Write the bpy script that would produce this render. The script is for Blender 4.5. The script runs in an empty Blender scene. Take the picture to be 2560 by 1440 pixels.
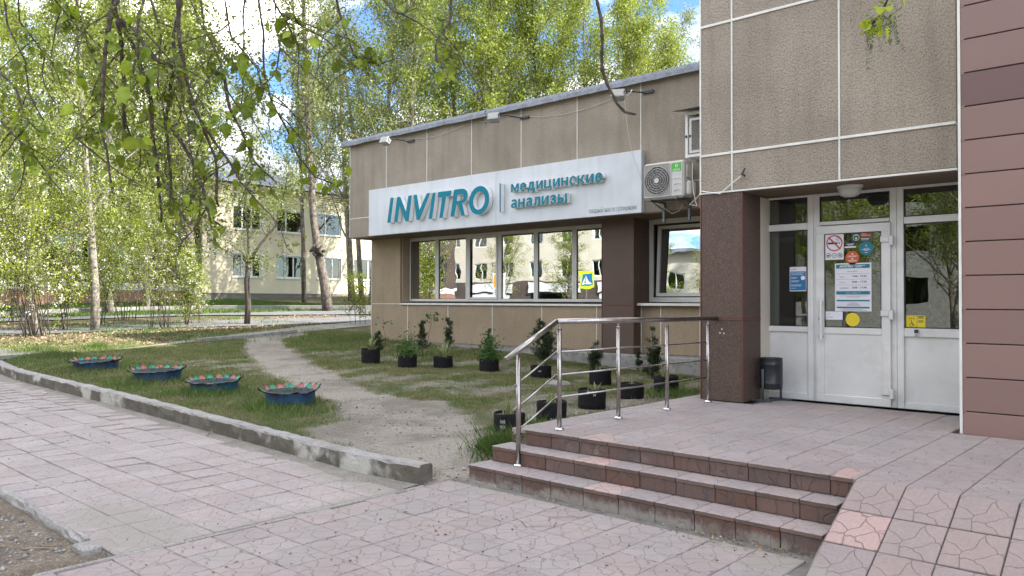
import bpy, bmesh, math, random
import numpy as np
from mathutils import Vector, Matrix, noise as mnoise
random.seed(7); rng = np.random.default_rng(7)
SC = bpy.context.scene
COL = SC.collection
# ---------------------------------------------------------------- camera
F, YAW, PITCH, ROLL = 1954.6, .73378, .016408, .002581
EYE = 1.6
_cy, _sy = math.cos(YAW), math.sin(YAW)
_fw = Vector((-_sy*math.cos(PITCH), _cy*math.cos(PITCH), math.sin(PITCH)))
_r0 = Vector((_cy, _sy, 0)); _u0 = _r0.cross(_fw)
RT = math.cos(ROLL)*_r0 + math.sin(ROLL)*_u0
UP = -math.sin(ROLL)*_r0 + math.cos(ROLL)*_u0
FW = _fw
cam_d = bpy.data.cameras.new('camera'); cam = bpy.data.objects.new('camera', cam_d); COL.objects.link(cam)
cam.matrix_world = Matrix(((RT.x, UP.x, -FW.x, 0), (RT.y, UP.y, -FW.y, 0), (RT.z, UP.z, -FW.z, EYE), (0, 0, 0, 1)))
cam_d.sensor_width = 36; cam_d.lens = 36*F/2560; cam_d.clip_start = .05; cam_d.clip_end = 2000
SC.camera = cam
# ---------------------------------------------------------------- world, sun, exposure
SUN_ROT, SUN_EL = math.radians(60), math.radians(36)
world = bpy.data.worlds.new('World'); SC.world = world; world.use_nodes = True
wn = world.node_tree; wl = wn.links; wbg = wn.nodes['Background']
sky = wn.nodes.new('ShaderNodeTexSky'); sky.sky_type = 'NISHITA'; sky.sun_disc = False
sky.sun_elevation = SUN_EL; sky.sun_rotation = SUN_ROT; sky.air_density = 1.0; sky.dust_density = .9; sky.ozone_density = 1.0
tc = wn.nodes.new('ShaderNodeTexCoord')
sep = wn.nodes.new('ShaderNodeSeparateXYZ'); wl.new(tc.outputs['Generated'], sep.inputs[0])
# project the direction on a cloud layer so that clouds flatten towards the horizon
mx = wn.nodes.new('ShaderNodeMath'); mx.operation = 'MAXIMUM'; mx.inputs[1].default_value = 0.0; wl.new(sep.outputs[2], mx.inputs[0])
ad = wn.nodes.new('ShaderNodeMath'); ad.operation = 'ADD'; ad.inputs[1].default_value = .25; wl.new(mx.outputs[0], ad.inputs[0])
dv = wn.nodes.new('ShaderNodeVectorMath'); dv.operation = 'DIVIDE'; wl.new(tc.outputs['Generated'], dv.inputs[0])
cb = wn.nodes.new('ShaderNodeCombineXYZ')
for i in range(3): wl.new(ad.outputs[0], cb.inputs[i])
wl.new(cb.outputs[0], dv.inputs[1])
cn = wn.nodes.new('ShaderNodeTexNoise'); cn.inputs['Scale'].default_value = 2.3; cn.inputs['Detail'].default_value = 7; cn.inputs['Roughness'].default_value = .55
coff = wn.nodes.new('ShaderNodeVectorMath'); coff.operation = 'ADD'; coff.inputs[1].default_value = (12.33, 18.99, 0); wl.new(dv.outputs[0], coff.inputs[0]); wl.new(coff.outputs[0], cn.inputs['Vector'])
cr = wn.nodes.new('ShaderNodeValToRGB'); cr.color_ramp.elements[0].position = .445; cr.color_ramp.elements[0].color = (0, 0, 0, 1)
cr.color_ramp.elements[1].position = .64; cr.color_ramp.elements[1].color = (1, 1, 1, 1)
wl.new(cn.outputs['Fac'], cr.inputs[0])
cm = wn.nodes.new('ShaderNodeMix'); cm.data_type = 'RGBA'; wl.new(cr.outputs[0], cm.inputs[0]); wl.new(sky.outputs[0], cm.inputs[6])
tint = wn.nodes.new('ShaderNodeMix'); tint.data_type = 'RGBA'; tint.blend_type = 'MULTIPLY'; tint.inputs[0].default_value = 1; tint.inputs[7].default_value = (.36, .50, .70, 1)
wl.new(sky.outputs[0], tint.inputs[6]); wl.new(tint.outputs[2], cm.inputs[6])
cm.inputs[7].default_value = (10.6, 9.8, 8.7, 1)
wl.new(cm.outputs[2], wbg.inputs[0]); wbg.inputs[1].default_value = .15
sun_d = bpy.data.lights.new('sun', 'SUN'); sun_d.energy = 3.8; sun_d.angle = math.radians(.53); sun_d.color = (1, .94, .84)
sun = bpy.data.objects.new('sun', sun_d); COL.objects.link(sun)
SDIR = Vector((math.sin(SUN_ROT)*math.cos(SUN_EL), math.cos(SUN_ROT)*math.cos(SUN_EL), math.sin(SUN_EL)))
sun.rotation_euler = SDIR.to_track_quat('Z', 'Y').to_euler(); sun.location = (0, 0, 30)
SC.view_settings.view_transform = 'Standard'; SC.view_settings.look = 'None'; SC.view_settings.gamma = 1
SC.view_settings.use_curve_mapping = False; SC.view_settings.exposure = 1.9
try:
    SC.cycles.max_bounces = 10; SC.cycles.transparent_max_bounces = 12; SC.cycles.caustics_reflective = False; SC.cycles.caustics_refractive = False
except Exception: pass

# ---------------------------------------------------------------- measuring the place
def ray(x, y): return (FW*F + RT*(x-1280) - UP*(y-720))/F
def PY(x, y, Y): d = ray(x, y); return Vector((0, 0, EYE)) + d*(Y/d.y)
def PX(x, y, X): d = ray(x, y); return Vector((0, 0, EYE)) + d*(X/d.x)
def PZ(x, y, z): d = ray(x, y); return Vector((0, 0, EYE)) + d*((z-EYE)/d.z)
def PD(x, y, dist): return Vector((0, 0, EYE)) + ray(x, y)*dist
def sp(a): return np.logaddexp(0, a)
def Tbase(x, y):
    t = -_sy*x + _cy*y
    return .03*sp((t-7)*1.5)/1.5 + .016*sp((t-24)*.8)/.8
def sst(a): a = np.clip(a, 0, 1); return a*a*(3-2*a)
KERB = [(-30, 5.6), (-22, 5.0), (-15.79, 4.32), (-11.5, 4.42), (-8.92, 4.42), (-7.22, 4.42), (-5.9, 4.40), (-5.12, 4.50)]
def kerb_y(x): return np.interp(x, [k[0] for k in KERB], [k[1] for k in KERB])
def GZ(x, y):
    x = np.asarray(x, float); y = np.asarray(y, float)
    z = Tbase(x, y)
    lawn = sst((y-kerb_y(x)-.05)/.5)*sst((-5.0-x)/.6)
    z = z + .05*lawn
    b = .38-.17*np.maximum(0, -4.72-x)
    z = np.where(x < -4.0, np.maximum(z, z+(b-z)*sst((y-5.0)/1.0)*(b > z)), z)
    z = z - .1*np.exp(-((x+8)**2+(y-12.8)**2)/6)
    paved = ((y < kerb_y(x)+.02) & (x < -5.05) & (x > -22)) | ((x >= -5.09) & (y < 4.93) & (x < 9))
    paved = paved | ((x > -4.6) & (y >= 4.93)) & (x < 20) & (y < 40)
    return np.where(paved, z-.07, z)
def gz(x, y): return float(GZ(x, y))
def G(px, py):
    d = ray(px, py); s = 1.0; O = Vector((0, 0, EYE))
    while s < 200:
        P = O + d*s
        if P.z <= gz(P.x, P.y): return Vector((P.x, P.y, gz(P.x, P.y)))
        s *= 1.004
    return P

# ---------------------------------------------------------------- object helpers
def thing(name, label, cat, loc=(0, 0, 0), group=None):
    o = bpy.data.objects.new(name, None); o.empty_display_size = .2; COL.objects.link(o); o.location = loc
    o['label'] = label; o['category'] = cat
    if group: o['group'] = group
    return o
def tag(o, label, cat, group=None):
    o['label'] = label; o['category'] = cat
    if group: o['group'] = group
    return o
def wloc(o):
    v = Vector((0, 0, 0))
    while o is not None: v += o.location; o = o.parent
    return v
class MB:
    def __init__(s): s.v = []; s.f = []; s.m = []
    def quad(s, a, b, c, d, m=0):
        n = len(s.v); s.v += [tuple(a), tuple(b), tuple(c), tuple(d)]; s.f.append((n, n+1, n+2, n+3)); s.m.append(m); return s
    def poly(s, pts, m=0):
        n = len(s.v); s.v += [tuple(p) for p in pts]; s.f.append(tuple(range(n, n+len(pts)))); s.m.append(m); return s
    def box(s, x0, x1, y0, y1, z0, z1, m=0, c=0.0):
        if x0 > x1: x0, x1 = x1, x0
        if y0 > y1: y0, y1 = y1, y0
        if z0 > z1: z0, z1 = z1, z0
        n = len(s.v)
        if c <= 0:
            s.v += [(x0, y0, z0), (x1, y0, z0), (x1, y1, z0), (x0, y1, z0), (x0, y0, z1), (x1, y0, z1), (x1, y1, z1), (x0, y1, z1)]
            for f in ((0, 3, 2, 1), (4, 5, 6, 7), (0, 1, 5, 4), (1, 2, 6, 5), (2, 3, 7, 6), (3, 0, 4, 7)):
                s.f.append(tuple(n+i for i in f)); s.m.append(m)
            return s
        c = min(c, (x1-x0)*.4, (y1-y0)*.4, (z1-z0)*.4)
        X = (x0, x1); Y = (y0, y1); Z = (z0, z1); sg = (1, -1); idx = {}
        for i in (0, 1):
            for j in (0, 1):
                for k in (0, 1):
                    for ax in range(3):
                        p = [X[i]+(c*sg[i] if ax != 0 else 0), Y[j]+(c*sg[j] if ax != 1 else 0), Z[k]+(c*sg[k] if ax != 2 else 0)]
                        idx[(i, j, k, ax)] = len(s.v); s.v.append(tuple(p))
        def F_(l): s.f.append(tuple(l)); s.m.append(m)
        for i in (0, 1): F_([idx[(i, a, b, 0)] for a, b in ((0, 0), (1, 0), (1, 1), (0, 1))][::(1 if i else -1)])
        for j in (0, 1): F_([idx[(a, j, b, 1)] for a, b in ((0, 0), (0, 1), (1, 1), (1, 0))][::(1 if j else -1)])
        for k in (0, 1): F_([idx[(a, b, k, 2)] for a, b in ((0, 0), (1, 0), (1, 1), (0, 1))][::(1 if k else -1)])
        for i in (0, 1):
            for j in (0, 1): F_([idx[(i, j, 0, 0)], idx[(i, j, 1, 0)], idx[(i, j, 1, 1)], idx[(i, j, 0, 1)]])
            for k in (0, 1): F_([idx[(i, 0, k, 0)], idx[(i, 1, k, 0)], idx[(i, 1, k, 2)], idx[(i, 0, k, 2)]])
        for j in (0, 1):
            for k in (0, 1): F_([idx[(0, j, k, 1)], idx[(1, j, k, 1)], idx[(1, j, k, 2)], idx[(0, j, k, 2)]])
        for i in (0, 1):
            for j in (0, 1):
                for k in (0, 1): F_([idx[(i, j, k, 0)], idx[(i, j, k, 1)], idx[(i, j, k, 2)]])
        s.fix = True
        return s
    def tube(s, pts, rad, n=8, m=0, cap=True, flat=None):
        pts = [Vector(p) for p in pts]; N = len(pts)
        if not hasattr(rad, '__len__'): rad = [rad]*N
        base = len(s.v); prev = None
        for i, p in enumerate(pts):
            d = (pts[min(i+1, N-1)]-pts[max(i-1, 0)])
            d = d.normalized() if d.length > 1e-9 else Vector((0, 0, 1))
            if prev is None:
                a = d.orthogonal().normalized()
            else:
                a = (prev - d*prev.dot(d)); a = a.normalized() if a.length > 1e-6 else d.orthogonal().normalized()
            prev = a; b = d.cross(a)
            for k in range(n):
                t = 2*math.pi*k/n; q = p + (a*math.cos(t)+b*math.sin(t))*rad[i]; s.v.append(tuple(q))
        for i in range(N-1):
            for k in range(n):
                s.f.append((base+i*n+k, base+i*n+(k+1) % n, base+(i+1)*n+(k+1) % n, base+(i+1)*n+k)); s.m.append(m)
        if cap:
            s.f.append(tuple(base+k for k in range(n))[::-1]); s.m.append(m)
            s.f.append(tuple(base+(N-1)*n+k for k in range(n))); s.m.append(m)
        return s
    def lathe(s, c, prof, n=24, m=0, cap0=True, cap1=True):
        base = len(s.v); c = Vector(c)
        for r, z in prof:
            for k in range(n):
                t = 2*math.pi*k/n; s.v.append((c.x+r*math.cos(t), c.y+r*math.sin(t), c.z+z))
        for i in range(len(prof)-1):
            for k in range(n):
                s.f.append((base+i*n+k, base+i*n+(k+1) % n, base+(i+1)*n+(k+1) % n, base+(i+1)*n+k)); s.m.append(m)
        if cap0: s.f.append(tuple(base+k for k in range(n))[::-1]); s.m.append(m)
        if cap1: s.f.append(tuple(base+(len(prof)-1)*n+k for k in range(n))); s.m.append(m)
        return s
    def discy(s, cx, y, cz, r, n=32, t=.001, r0=0, m=0):
        """disc or ring standing in an XZ plane, facing -Y"""
        b = len(s.v)
        for k in range(n):
            a = 2*math.pi*k/n; s.v.append((cx+r*math.cos(a), y-t, cz+r*math.sin(a)))
        for k in range(n):
            a = 2*math.pi*k/n; s.v.append((cx+r*math.cos(a), y, cz+r*math.sin(a)))
        if r0 <= 0:
            s.f.append(tuple(b+k for k in range(n))); s.m.append(m)
        else:
            for k in range(n):
                a = 2*math.pi*k/n; s.v.append((cx+r0*math.cos(a), y-t, cz+r0*math.sin(a)))
            for k in range(n): s.f.append((b+k, b+(k+1) % n, b+2*n+(k+1) % n, b+2*n+k)); s.m.append(m)
        for k in range(n): s.f.append((b+n+k, b+n+(k+1) % n, b+(k+1) % n, b+k)); s.m.append(m)
        return s
    def prism(s, pts, y0, y1, m=0, ms=None, hole=None):
        """polygon given as (x, z) extruded from y0 (front) to y1"""
        bm = bmesh.new(); loops = [pts]+([hole] if hole else [])
        es = []
        for L in loops:
            vs = [bm.verts.new((p[0], y0, p[1])) for p in L]
            es += [bm.edges.new((vs[i], vs[(i+1) % len(vs)])) for i in range(len(vs))]
        bmesh.ops.triangle_fill(bm, edges=es, use_beauty=True)
        bm.verts.index_update(); n = len(s.v)
        s.v += [tuple(v.co) for v in bm.verts]
        for f in bm.faces: s.f.append(tuple(n+v.index for v in f.verts)); s.m.append(m)
        bm.free()
        for L in loops:
            for i in range(len(L)):
                a, b = L[i], L[(i+1) % len(L)]
                s.quad((a[0], y0, a[1]), (b[0], y0, b[1]), (b[0], y1, b[1]), (a[0], y1, a[1]), m if ms is None else ms)
        return s
    def mesh(s, name, mats, off=Vector((0, 0, 0)), smooth=False):
        me = bpy.data.meshes.new(name)
        me.from_pydata([(v[0]-off.x, v[1]-off.y, v[2]-off.z) for v in s.v], [], s.f)
        for m in mats: me.materials.append(m)
        if len(mats) > 1: me.polygons.foreach_set('material_index', s.m)
        bm = bmesh.new(); bm.from_mesh(me); bmesh.ops.recalc_face_normals(bm, faces=bm.faces); bm.to_mesh(me); bm.free()
        if smooth: me.polygons.foreach_set('use_smooth', [True]*len(me.polygons))
        me.update(); return me
    def build(s, name, mats, parent=None, kind=None, smooth=False, label=None):
        if not isinstance(mats, (list, tuple)): mats = [mats]
        off = wloc(parent) if parent is not None else Vector((0, 0, 0))
        o = bpy.data.objects.new(name, s.mesh(name, mats, off, smooth)); COL.objects.link(o)
        o.parent = parent
        if kind: o['kind'] = kind
        if label: o['label'] = label
        return o
def piece(name, me, parent, loc, rot=(0, 0, 0), scale=(1, 1, 1), label=None):
    o = bpy.data.objects.new(name, me); COL.objects.link(o); o.parent = parent
    o.location = Vector(loc)-(wloc(parent) if parent else Vector((0, 0, 0))); o.rotation_euler = rot; o.scale = scale
    if label: o['label'] = label
    return o
def fast_mesh(name, verts, quads, mats, smooth=False):
    me = bpy.data.meshes.new(name); nv, nf = len(verts), len(quads); k = quads.shape[1]
    me.vertices.add(nv); me.vertices.foreach_set('co', verts.astype(np.float32).ravel())
    me.loops.add(nf*k); me.loops.foreach_set('vertex_index', quads.astype(np.int32).ravel())
    me.polygons.add(nf); me.polygons.foreach_set('loop_start', np.arange(0, nf*k, k, dtype=np.int32))
    me.polygons.foreach_set('loop_total', np.full(nf, k, dtype=np.int32))
    for m in mats: me.materials.append(m)
    me.update(calc_edges=True)
    return me
# text (flat print or raised letters) standing in an XZ plane and facing -Y
def text_mesh(body, x, z, y, w=None, h=None, size=.1, depth=.001, mats=None, bold=0.0, shear=0.0, align='LEFT', name='lettering', split=False, rise=0.0):
    cu = bpy.data.curves.new('t', 'FONT'); cu.body = body; cu.size = 1; cu.offset = bold; cu.shear = shear; cu.resolution_u = 2
    to = bpy.data.objects.new('t', cu); COL.objects.link(to)
    dg = bpy.context.evaluated_depsgraph_get(); me = bpy.data.meshes.new_from_object(to.evaluated_get(dg))
    bpy.data.objects.remove(to)
    v = np.zeros(len(me.vertices)*3); me.vertices.foreach_get('co', v); v = v.reshape(-1, 3)
    x0, x1 = v[:, 0].min(), v[:, 0].max(); sx = size
    if w: sx = w/(x1-x0)
    sz = size if not h else h/(v[:, 1].max())
    if w and not h: sz = sx
    if h and not w: sx = sz
    ox = {'LEFT': x, 'CENTER': x-(x1-x0)*sx/2, 'RIGHT': x-(x1-x0)*sx}[align]
    bm = bmesh.new(); bm.from_mesh(me)
    for q in bm.verts:
        lx = (q.co.x-x0)*sx
        q.co = Vector((ox+lx, y-depth, z+q.co.y*sz+rise*lx))
    bmesh.ops.remove_doubles(bm, verts=bm.verts, dist=1e-6)
    # overlapping strokes of one glyph are separate islands: step them a hair apart
    left = set(bm.verts); k_ = 0
    while left:
        st = [left.pop()]; comp = [st[0]]
        while st:
            v_ = st.pop()
            for e_ in v_.link_edges:
                o_ = e_.other_vert(v_)
                if o_ in left: left.remove(o_); st.append(o_); comp.append(o_)
        for v_ in comp: v_.co.y -= (k_ % 7)*(.0006 if depth > .004 else .00006)
        k_ += 1
    if depth > .004:
        r = bmesh.ops.extrude_face_region(bm, geom=bm.faces[:])
        for q in r['geom']:
            if isinstance(q, bmesh.types.BMVert): q.co.y = y
        bmesh.ops.recalc_face_normals(bm, faces=bm.faces)
        for f in bm.faces: f.material_index = 0 if (abs(f.normal.y) > .9 and f.calc_center_median().y < y-depth*.5) else (1 if len(mats) > 1 else 0)
    # the font's strokes overlap inside a glyph: part the front faces and step each a hair so that none are coplanar
    fr_f = [f for f in bm.faces if f.material_index == 0 and abs(f.normal.y) > .9]
    if fr_f and len(fr_f) < 20000:
        bmesh.ops.split_edges(bm, edges=[e for e in bm.edges if all(f.material_index == 0 and abs(f.normal.y) > .9 for f in e.link_faces) and len(e.link_faces) > 1])
        for k_, f in enumerate([f for f in bm.faces if abs(f.normal.y) > .9 and f.material_index == 0]):
            dy_ = (k_ % 11)*(4e-5 if depth > .004 else 1.2e-5)
            for v_ in f.verts:
                if all(abs(g_.normal.y) > .9 for g_ in v_.link_faces): v_.co.y -= dy_
    me.materials.clear()
    for m in mats: me.materials.append(m)
    bm.to_mesh(me); bm.free()
    return me
def text(body, x, z, y, mat, parent, **kw):
    off = wloc(parent) if parent else Vector((0, 0, 0))
    mats = mat if isinstance(mat, list) else [mat]
    me = text_mesh(body, x, z, y, mats=mats, **kw); me.transform(Matrix.Translation(-off)); me.name = 'lettering'
    o = bpy.data.objects.new('lettering', me); COL.objects.link(o); o.parent = parent; return o
def split_letters(o, parent, name='letter'):
    """separate a word into one mesh per character by grouping islands that overlap in x"""
    me = o.data; bm = bmesh.new(); bm.from_mesh(me); bm.faces.ensure_lookup_table()
    seen = set(); isl = []
    for f in bm.faces:
        if f.index in seen: continue
        st = [f]; seen.add(f.index); L = []
        while st:
            g = st.pop(); L.append(g)
            for e in g.edges:
                for h in e.link_faces:
                    if h.index not in seen: seen.add(h.index); st.append(h)
        xs = [v.co.x for g in L for v in g.verts]; isl.append([min(xs), max(xs), L])
    isl.sort(key=lambda a: a[0])
    out = []
    for a in isl:
        if out and a[0] < out[-1][1]+.0005 : out[-1][1] = max(out[-1][1], a[1]); out[-1][2] += a[2]
        else: out.append(a)
    for a in out:
        m = MB(); mp = {}
        for g in a[2]:
            ids = []
            for v in g.verts:
                if v.index not in mp: mp[v.index] = len(m.v); m.v.append(tuple(v.co))
                ids.append(mp[v.index])
            m.f.append(tuple(ids)); m.m.append(g.material_index)
        q = bpy.data.objects.new(name, m.mesh(name, list(me.materials))); COL.objects.link(q); q.parent = parent
    bm.free(); bpy.data.objects.remove(o)

# ---------------------------------------------------------------- materials
def M(name, c1, c2=None, d3=2, t3=.5, nscale=4, rough=.7, bump=0, bscale=40, bdist=.004, metal=0, var=0, c3=None, n3=40, a3=.3, streak=0, spec=.5, coord='pos', contrast=(.35, .65), island=0, transl=0):
    m = bpy.data.materials.new(name); m.use_nodes = True; nt = m.node_tree; N = nt.nodes; L = nt.links; b = N['Principled BSDF']
    c2 = c2 or c1
    b.inputs['Roughness'].default_value = rough; b.inputs['Metallic'].default_value = metal; b.inputs['Specular IOR Level'].default_value = spec
    if coord == 'pos':
        g = N.new('ShaderNodeNewGeometry'); vec = g.outputs['Position']
    else:
        g = N.new('ShaderNodeTexCoord'); vec = g.outputs['Object']
    m['vec'] = 0
    n = N.new('ShaderNodeTexNoise'); n.inputs['Scale'].default_value = nscale; n.inputs['Detail'].default_value = 5; L.new(vec, n.inputs['Vector'])
    r = N.new('ShaderNodeMapRange'); r.inputs[1].default_value = contrast[0]; r.inputs[2].default_value = contrast[1]; L.new(n.outputs['Fac'], r.inputs[0])
    mix = N.new('ShaderNodeMix'); mix.data_type = 'RGBA'; L.new(r.outputs[0], mix.inputs[0]); mix.inputs[6].default_value = (*c1, 1); mix.inputs[7].default_value = (*c2, 1)
    out = mix.outputs[2]
    if c3 is not None:
        n2 = N.new('ShaderNodeTexNoise'); n2.inputs['Scale'].default_value = n3; n2.inputs['Detail'].default_value = d3; L.new(vec, n2.inputs['Vector'])
        r2 = N.new('ShaderNodeMapRange'); r2.inputs[1].default_value = t3; r2.inputs[2].default_value = t3+.10; r2.inputs[4].default_value = a3; L.new(n2.outputs['Fac'], r2.inputs[0])
        mx2 = N.new('ShaderNodeMix'); mx2.data_type = 'RGBA'; L.new(r2.outputs[0], mx2.inputs[0]); L.new(out, mx2.inputs[6]); mx2.inputs[7].default_value = (*c3, 1); out = mx2.outputs[2]
    if streak:
        mp = N.new('ShaderNodeMapping'); mp.inputs['Scale'].default_value = (3.5, 3.5, .35); L.new(vec, mp.inputs[0])
        n4 = N.new('ShaderNodeTexNoise'); n4.inputs['Scale'].default_value = 1.6; n4.inputs['Detail'].default_value = 6; L.new(mp.outputs[0], n4.inputs['Vector'])
        r4 = N.new('ShaderNodeMapRange'); r4.inputs[1].default_value = .48; r4.inputs[2].default_value = .7; r4.inputs[3].default_value = 1; r4.inputs[4].default_value = 1-streak; L.new(n4.outputs['Fac'], r4.inputs[0])
        hs = N.new('ShaderNodeHueSaturation'); L.new(out, hs.inputs['Color']); L.new(r4.outputs[0], hs.inputs['Value']); out = hs.outputs[0]
    if var or island:
        if island: oi = g if coord == 'pos' else N.new('ShaderNodeNewGeometry'); src = oi.outputs['Random Per Island']; amp = island
        else: oi = N.new('ShaderNodeObjectInfo'); src = oi.outputs['Random']; amp = var
        r3 = N.new('ShaderNodeMapRange'); r3.inputs[3].default_value = 1-amp; r3.inputs[4].default_value = 1+amp; L.new(src, r3.inputs[0])
        hv = N.new('ShaderNodeHueSaturation'); L.new(out, hv.inputs['Color']); L.new(r3.outputs[0], hv.inputs['Value']); out = hv.outputs[0]
    L.new(out, b.inputs['Base Color'])
    if bump:
        bn = N.new('ShaderNodeTexNoise'); bn.inputs['Scale'].default_value = bscale; bn.inputs['Detail'].default_value = 3; L.new(vec, bn.inputs['Vector'])
        bp = N.new('ShaderNodeBump'); bp.inputs['Strength'].default_value = bump; bp.inputs['Distance'].default_value = bdist; L.new(bn.outputs['Fac'], bp.inputs['Height']); L.new(bp.outputs[0], b.inputs['Normal'])
    if transl:
        t = N.new('ShaderNodeBsdfTranslucent'); L.new(out, t.inputs['Color']); ms = N.new('ShaderNodeMixShader'); ms.inputs[0].default_value = transl
        L.new(b.outputs[0], ms.inputs[1]); L.new(t.outputs[0], ms.inputs[2]); L.new(ms.outputs[0], N['Material Output'].inputs['Surface'])
    return m
mt = {}
mt['dash'] = M('pebbledash', (.37, .328, .262), (.30, .265, .21), nscale=1.3, rough=.9, bump=1.0, bscale=56, bdist=.018, c3=(.15, .12, .085), n3=62, a3=.55, streak=.14, var=.05)
mt['dashlow'] = M('pebbledash_low', (.36, .285, .19), (.30, .24, .16), nscale=1.3, rough=.9, bump=.7, bscale=60, bdist=.01, c3=(.2, .15, .1), n3=70, a3=.45, streak=.08, var=.04)
mt['soffit'] = M('soffit_brown', (.16, .115, .075), (.13, .095, .062), nscale=2, rough=.8)
mt['granite'] = M('brown_granite', (.085, .054, .04), (.068, .044, .033), nscale=2, rough=.7, bump=.5, bscale=90, bdist=.006, c3=(.17, .12, .092), n3=85, a3=.6, var=.04)
mt['redcornice'] = M('brown_trim', (.13, .05, .035), rough=.5)
mt['clad'] = M('rose_panel', (.215, .135, .115), (.235, .15, .128), nscale=.8, rough=.4, var=.08, bump=.25, bscale=1.3, bdist=.03)
mt['claddark'] = M('dark_rose_panel', (.13, .075, .066), (.145, .082, .074), nscale=.8, rough=.38)
mt['white'] = M('white_trim', (.72, .72, .66), (.62, .62, .56), nscale=6, rough=.5)
mt['pvc'] = M('white_pvc', (.74, .75, .73), (.64, .655, .635), nscale=2.2, rough=.32, spec=.5, c3=(.5, .49, .45), n3=5, a3=.25, d3=8, t3=.55)
mt['gasket'] = M('black_gasket', (.02, .02, .02), rough=.6)
mt['signwhite'] = M('sign_white', (.60, .645, .67), (.55, .59, .615), nscale=2.5, rough=.4, streak=.08)
mt['retwhite'] = M('letter_return_white', (.80, .80, .78), rough=.4)
mt['teal'] = M('teal_letter', (.004, .20, .28), (.004, .185, .26), nscale=3, rough=.6, spec=.2)
mt['galv'] = M('galvanised_sheet', (.22, .24, .27), (.15, .165, .19), nscale=7, rough=.5, metal=.45, c3=(.32, .35, .39), n3=28, a3=.4)
mt['steel'] = M('polished_steel', (.44, .41, .38), (.32, .30, .28), nscale=12, rough=.27, metal=1)
mt['chrome'] = M('chrome_flange', (.75, .75, .75), rough=.1, metal=1)
mt['plinth'] = M('plinth_concrete', (.24, .235, .22), (.33, .325, .305), nscale=3, rough=.9, bump=.6, bscale=30, bdist=.01, c3=(.14, .135, .12), n3=9, a3=.5)
mt['concrete'] = M('kerb_concrete', (.36, .35, .325), (.26, .25, .232), nscale=5, rough=.92, bump=.8, bscale=45, bdist=.01, c3=(.13, .125, .11), n3=60, a3=.4)
mt['kerbside'] = M('kerb_side_flaking', (.09, .08, .062), (.14, .125, .10), nscale=6, rough=.95, bump=.8, bscale=35, bdist=.012, c3=(.48, .47, .42), n3=2.4, a3=.9, d3=12, t3=.495)
mt['mortar'] = M('mortar_bed', (.13, .125, .112), (.2, .195, .178), nscale=7, rough=.95, bump=.5, bscale=60)
mt['asphalt'] = M('asphalt', (.13, .135, .145), (.17, .172, .178), nscale=2.0, rough=.9, bump=.4, bscale=80, c3=(.12, .12, .12), n3=30, a3=.35)
mt['acbody'] = M('ac_white', (.60, .60, .58), (.52, .52, .50), nscale=3, rough=.45)
mt['dark'] = M('dark_metal', (.03, .03, .033), rough=.5)
mt['grey'] = M('grey_metal', (.16, .165, .17), (.12, .125, .13), nscale=9, rough=.45, metal=.3)
mt['green'] = M('label_green', (.08, .42, .05), rough=.4)
mt['print'] = M('white_print', (.85, .85, .85), rough=.5)
mt['paper'] = M('paper_white', (.72, .73, .78), rough=.55)
mt['black'] = M('black_print', (.02, .02, .022), rough=.5)
mt['greyprint'] = M('grey_print', (.16, .18, .2), rough=.5)
mt['red'] = M('red_print', (.48, .035, .025), rough=.5)
mt['orange'] = M('orange_print', (.50, .11, .03), rough=.45)
mt['tealprint'] = M('teal_print', (.01, .17, .24), rough=.45)
mt['blueprint'] = M('blue_print', (.02, .17, .38), rough=.45)
mt['navy'] = M('navy_print', (.01, .015, .06), rough=.45)
mt['dgreen'] = M('dark_green_print', (.01, .08, .04), rough=.45)
mt['yellow'] = M('yellow_print', (.72, .58, .03), rough=.45)
mt['wire'] = M('pale_cable', (.55, .52, .45), rough=.6)
mt['wirewhite'] = M('white_cable', (.75, .75, .72), rough=.5)
mt['pot'] = M('black_pot_fabric', (.006, .006, .007), (.011, .011, .012), nscale=20, rough=.75, spec=.25, bump=.3, bscale=60)
mt['soil'] = M('potting_soil', (.035, .028, .02), (.06, .05, .036), nscale=30, rough=1, bump=1, bscale=70, bdist=.02)
mt['chalk'] = M('chalk_marking', (.6, .6, .58), rough=.9)
mt['tyre'] = M('blue_painted_tyre', (.014, .07, .16), (.010, .045, .10), nscale=5, rough=.55, bump=.3, bscale=50, c3=(.03, .03, .035), n3=6, a3=.6)
mt['tyreteal'] = M('teal_painted_tyre', (.015, .10, .15), (.012, .06, .10), nscale=5, rough=.55, bump=.3, bscale=50, c3=(.03, .03, .035), n3=6, a3=.6)
mt['petalred'] = M('faded_red_petal', (.42, .17, .14), (.36, .12, .10), nscale=14, rough=.7, c3=(.2, .08, .06), n3=50, a3=.4)
mt['petalgreen'] = M('faded_green_petal', (.05, .30, .20), (.04, .22, .15), nscale=14, rough=.7, c3=(.05, .12, .09), n3=50, a3=.4)
mt['rubber'] = M('bare_rubber', (.025, .022, .02), (.09, .05, .04), nscale=25, rough=.8)
mt['bark'] = M('poplar_bark', (.22, .19, .155), (.075, .062, .05), nscale=6, rough=.95, bump=1, bscale=30, bdist=.03, c3=(.06, .052, .045), n3=14, a3=.6)
mt['barkpale'] = M('pale_bark', (.34, .315, .26), (.15, .135, .11), nscale=6, rough=.9, bump=.7, bscale=24, bdist=.02, c3=(.08, .07, .06), n3=11, a3=.6)
mt['barkdark'] = M('dark_bark', (.085, .07, .055), (.05, .042, .035), nscale=11, rough=.95, bump=.6, bscale=40)
mt['twig'] = M('twig_bark', (.10, .078, .062), (.035, .027, .022), nscale=30, rough=.85, bump=.8, bscale=160, bdist=.004)
mt['twigred'] = M('reddish_twig', (.20, .085, .045), (.12, .06, .035), nscale=30, rough=.8)
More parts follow.
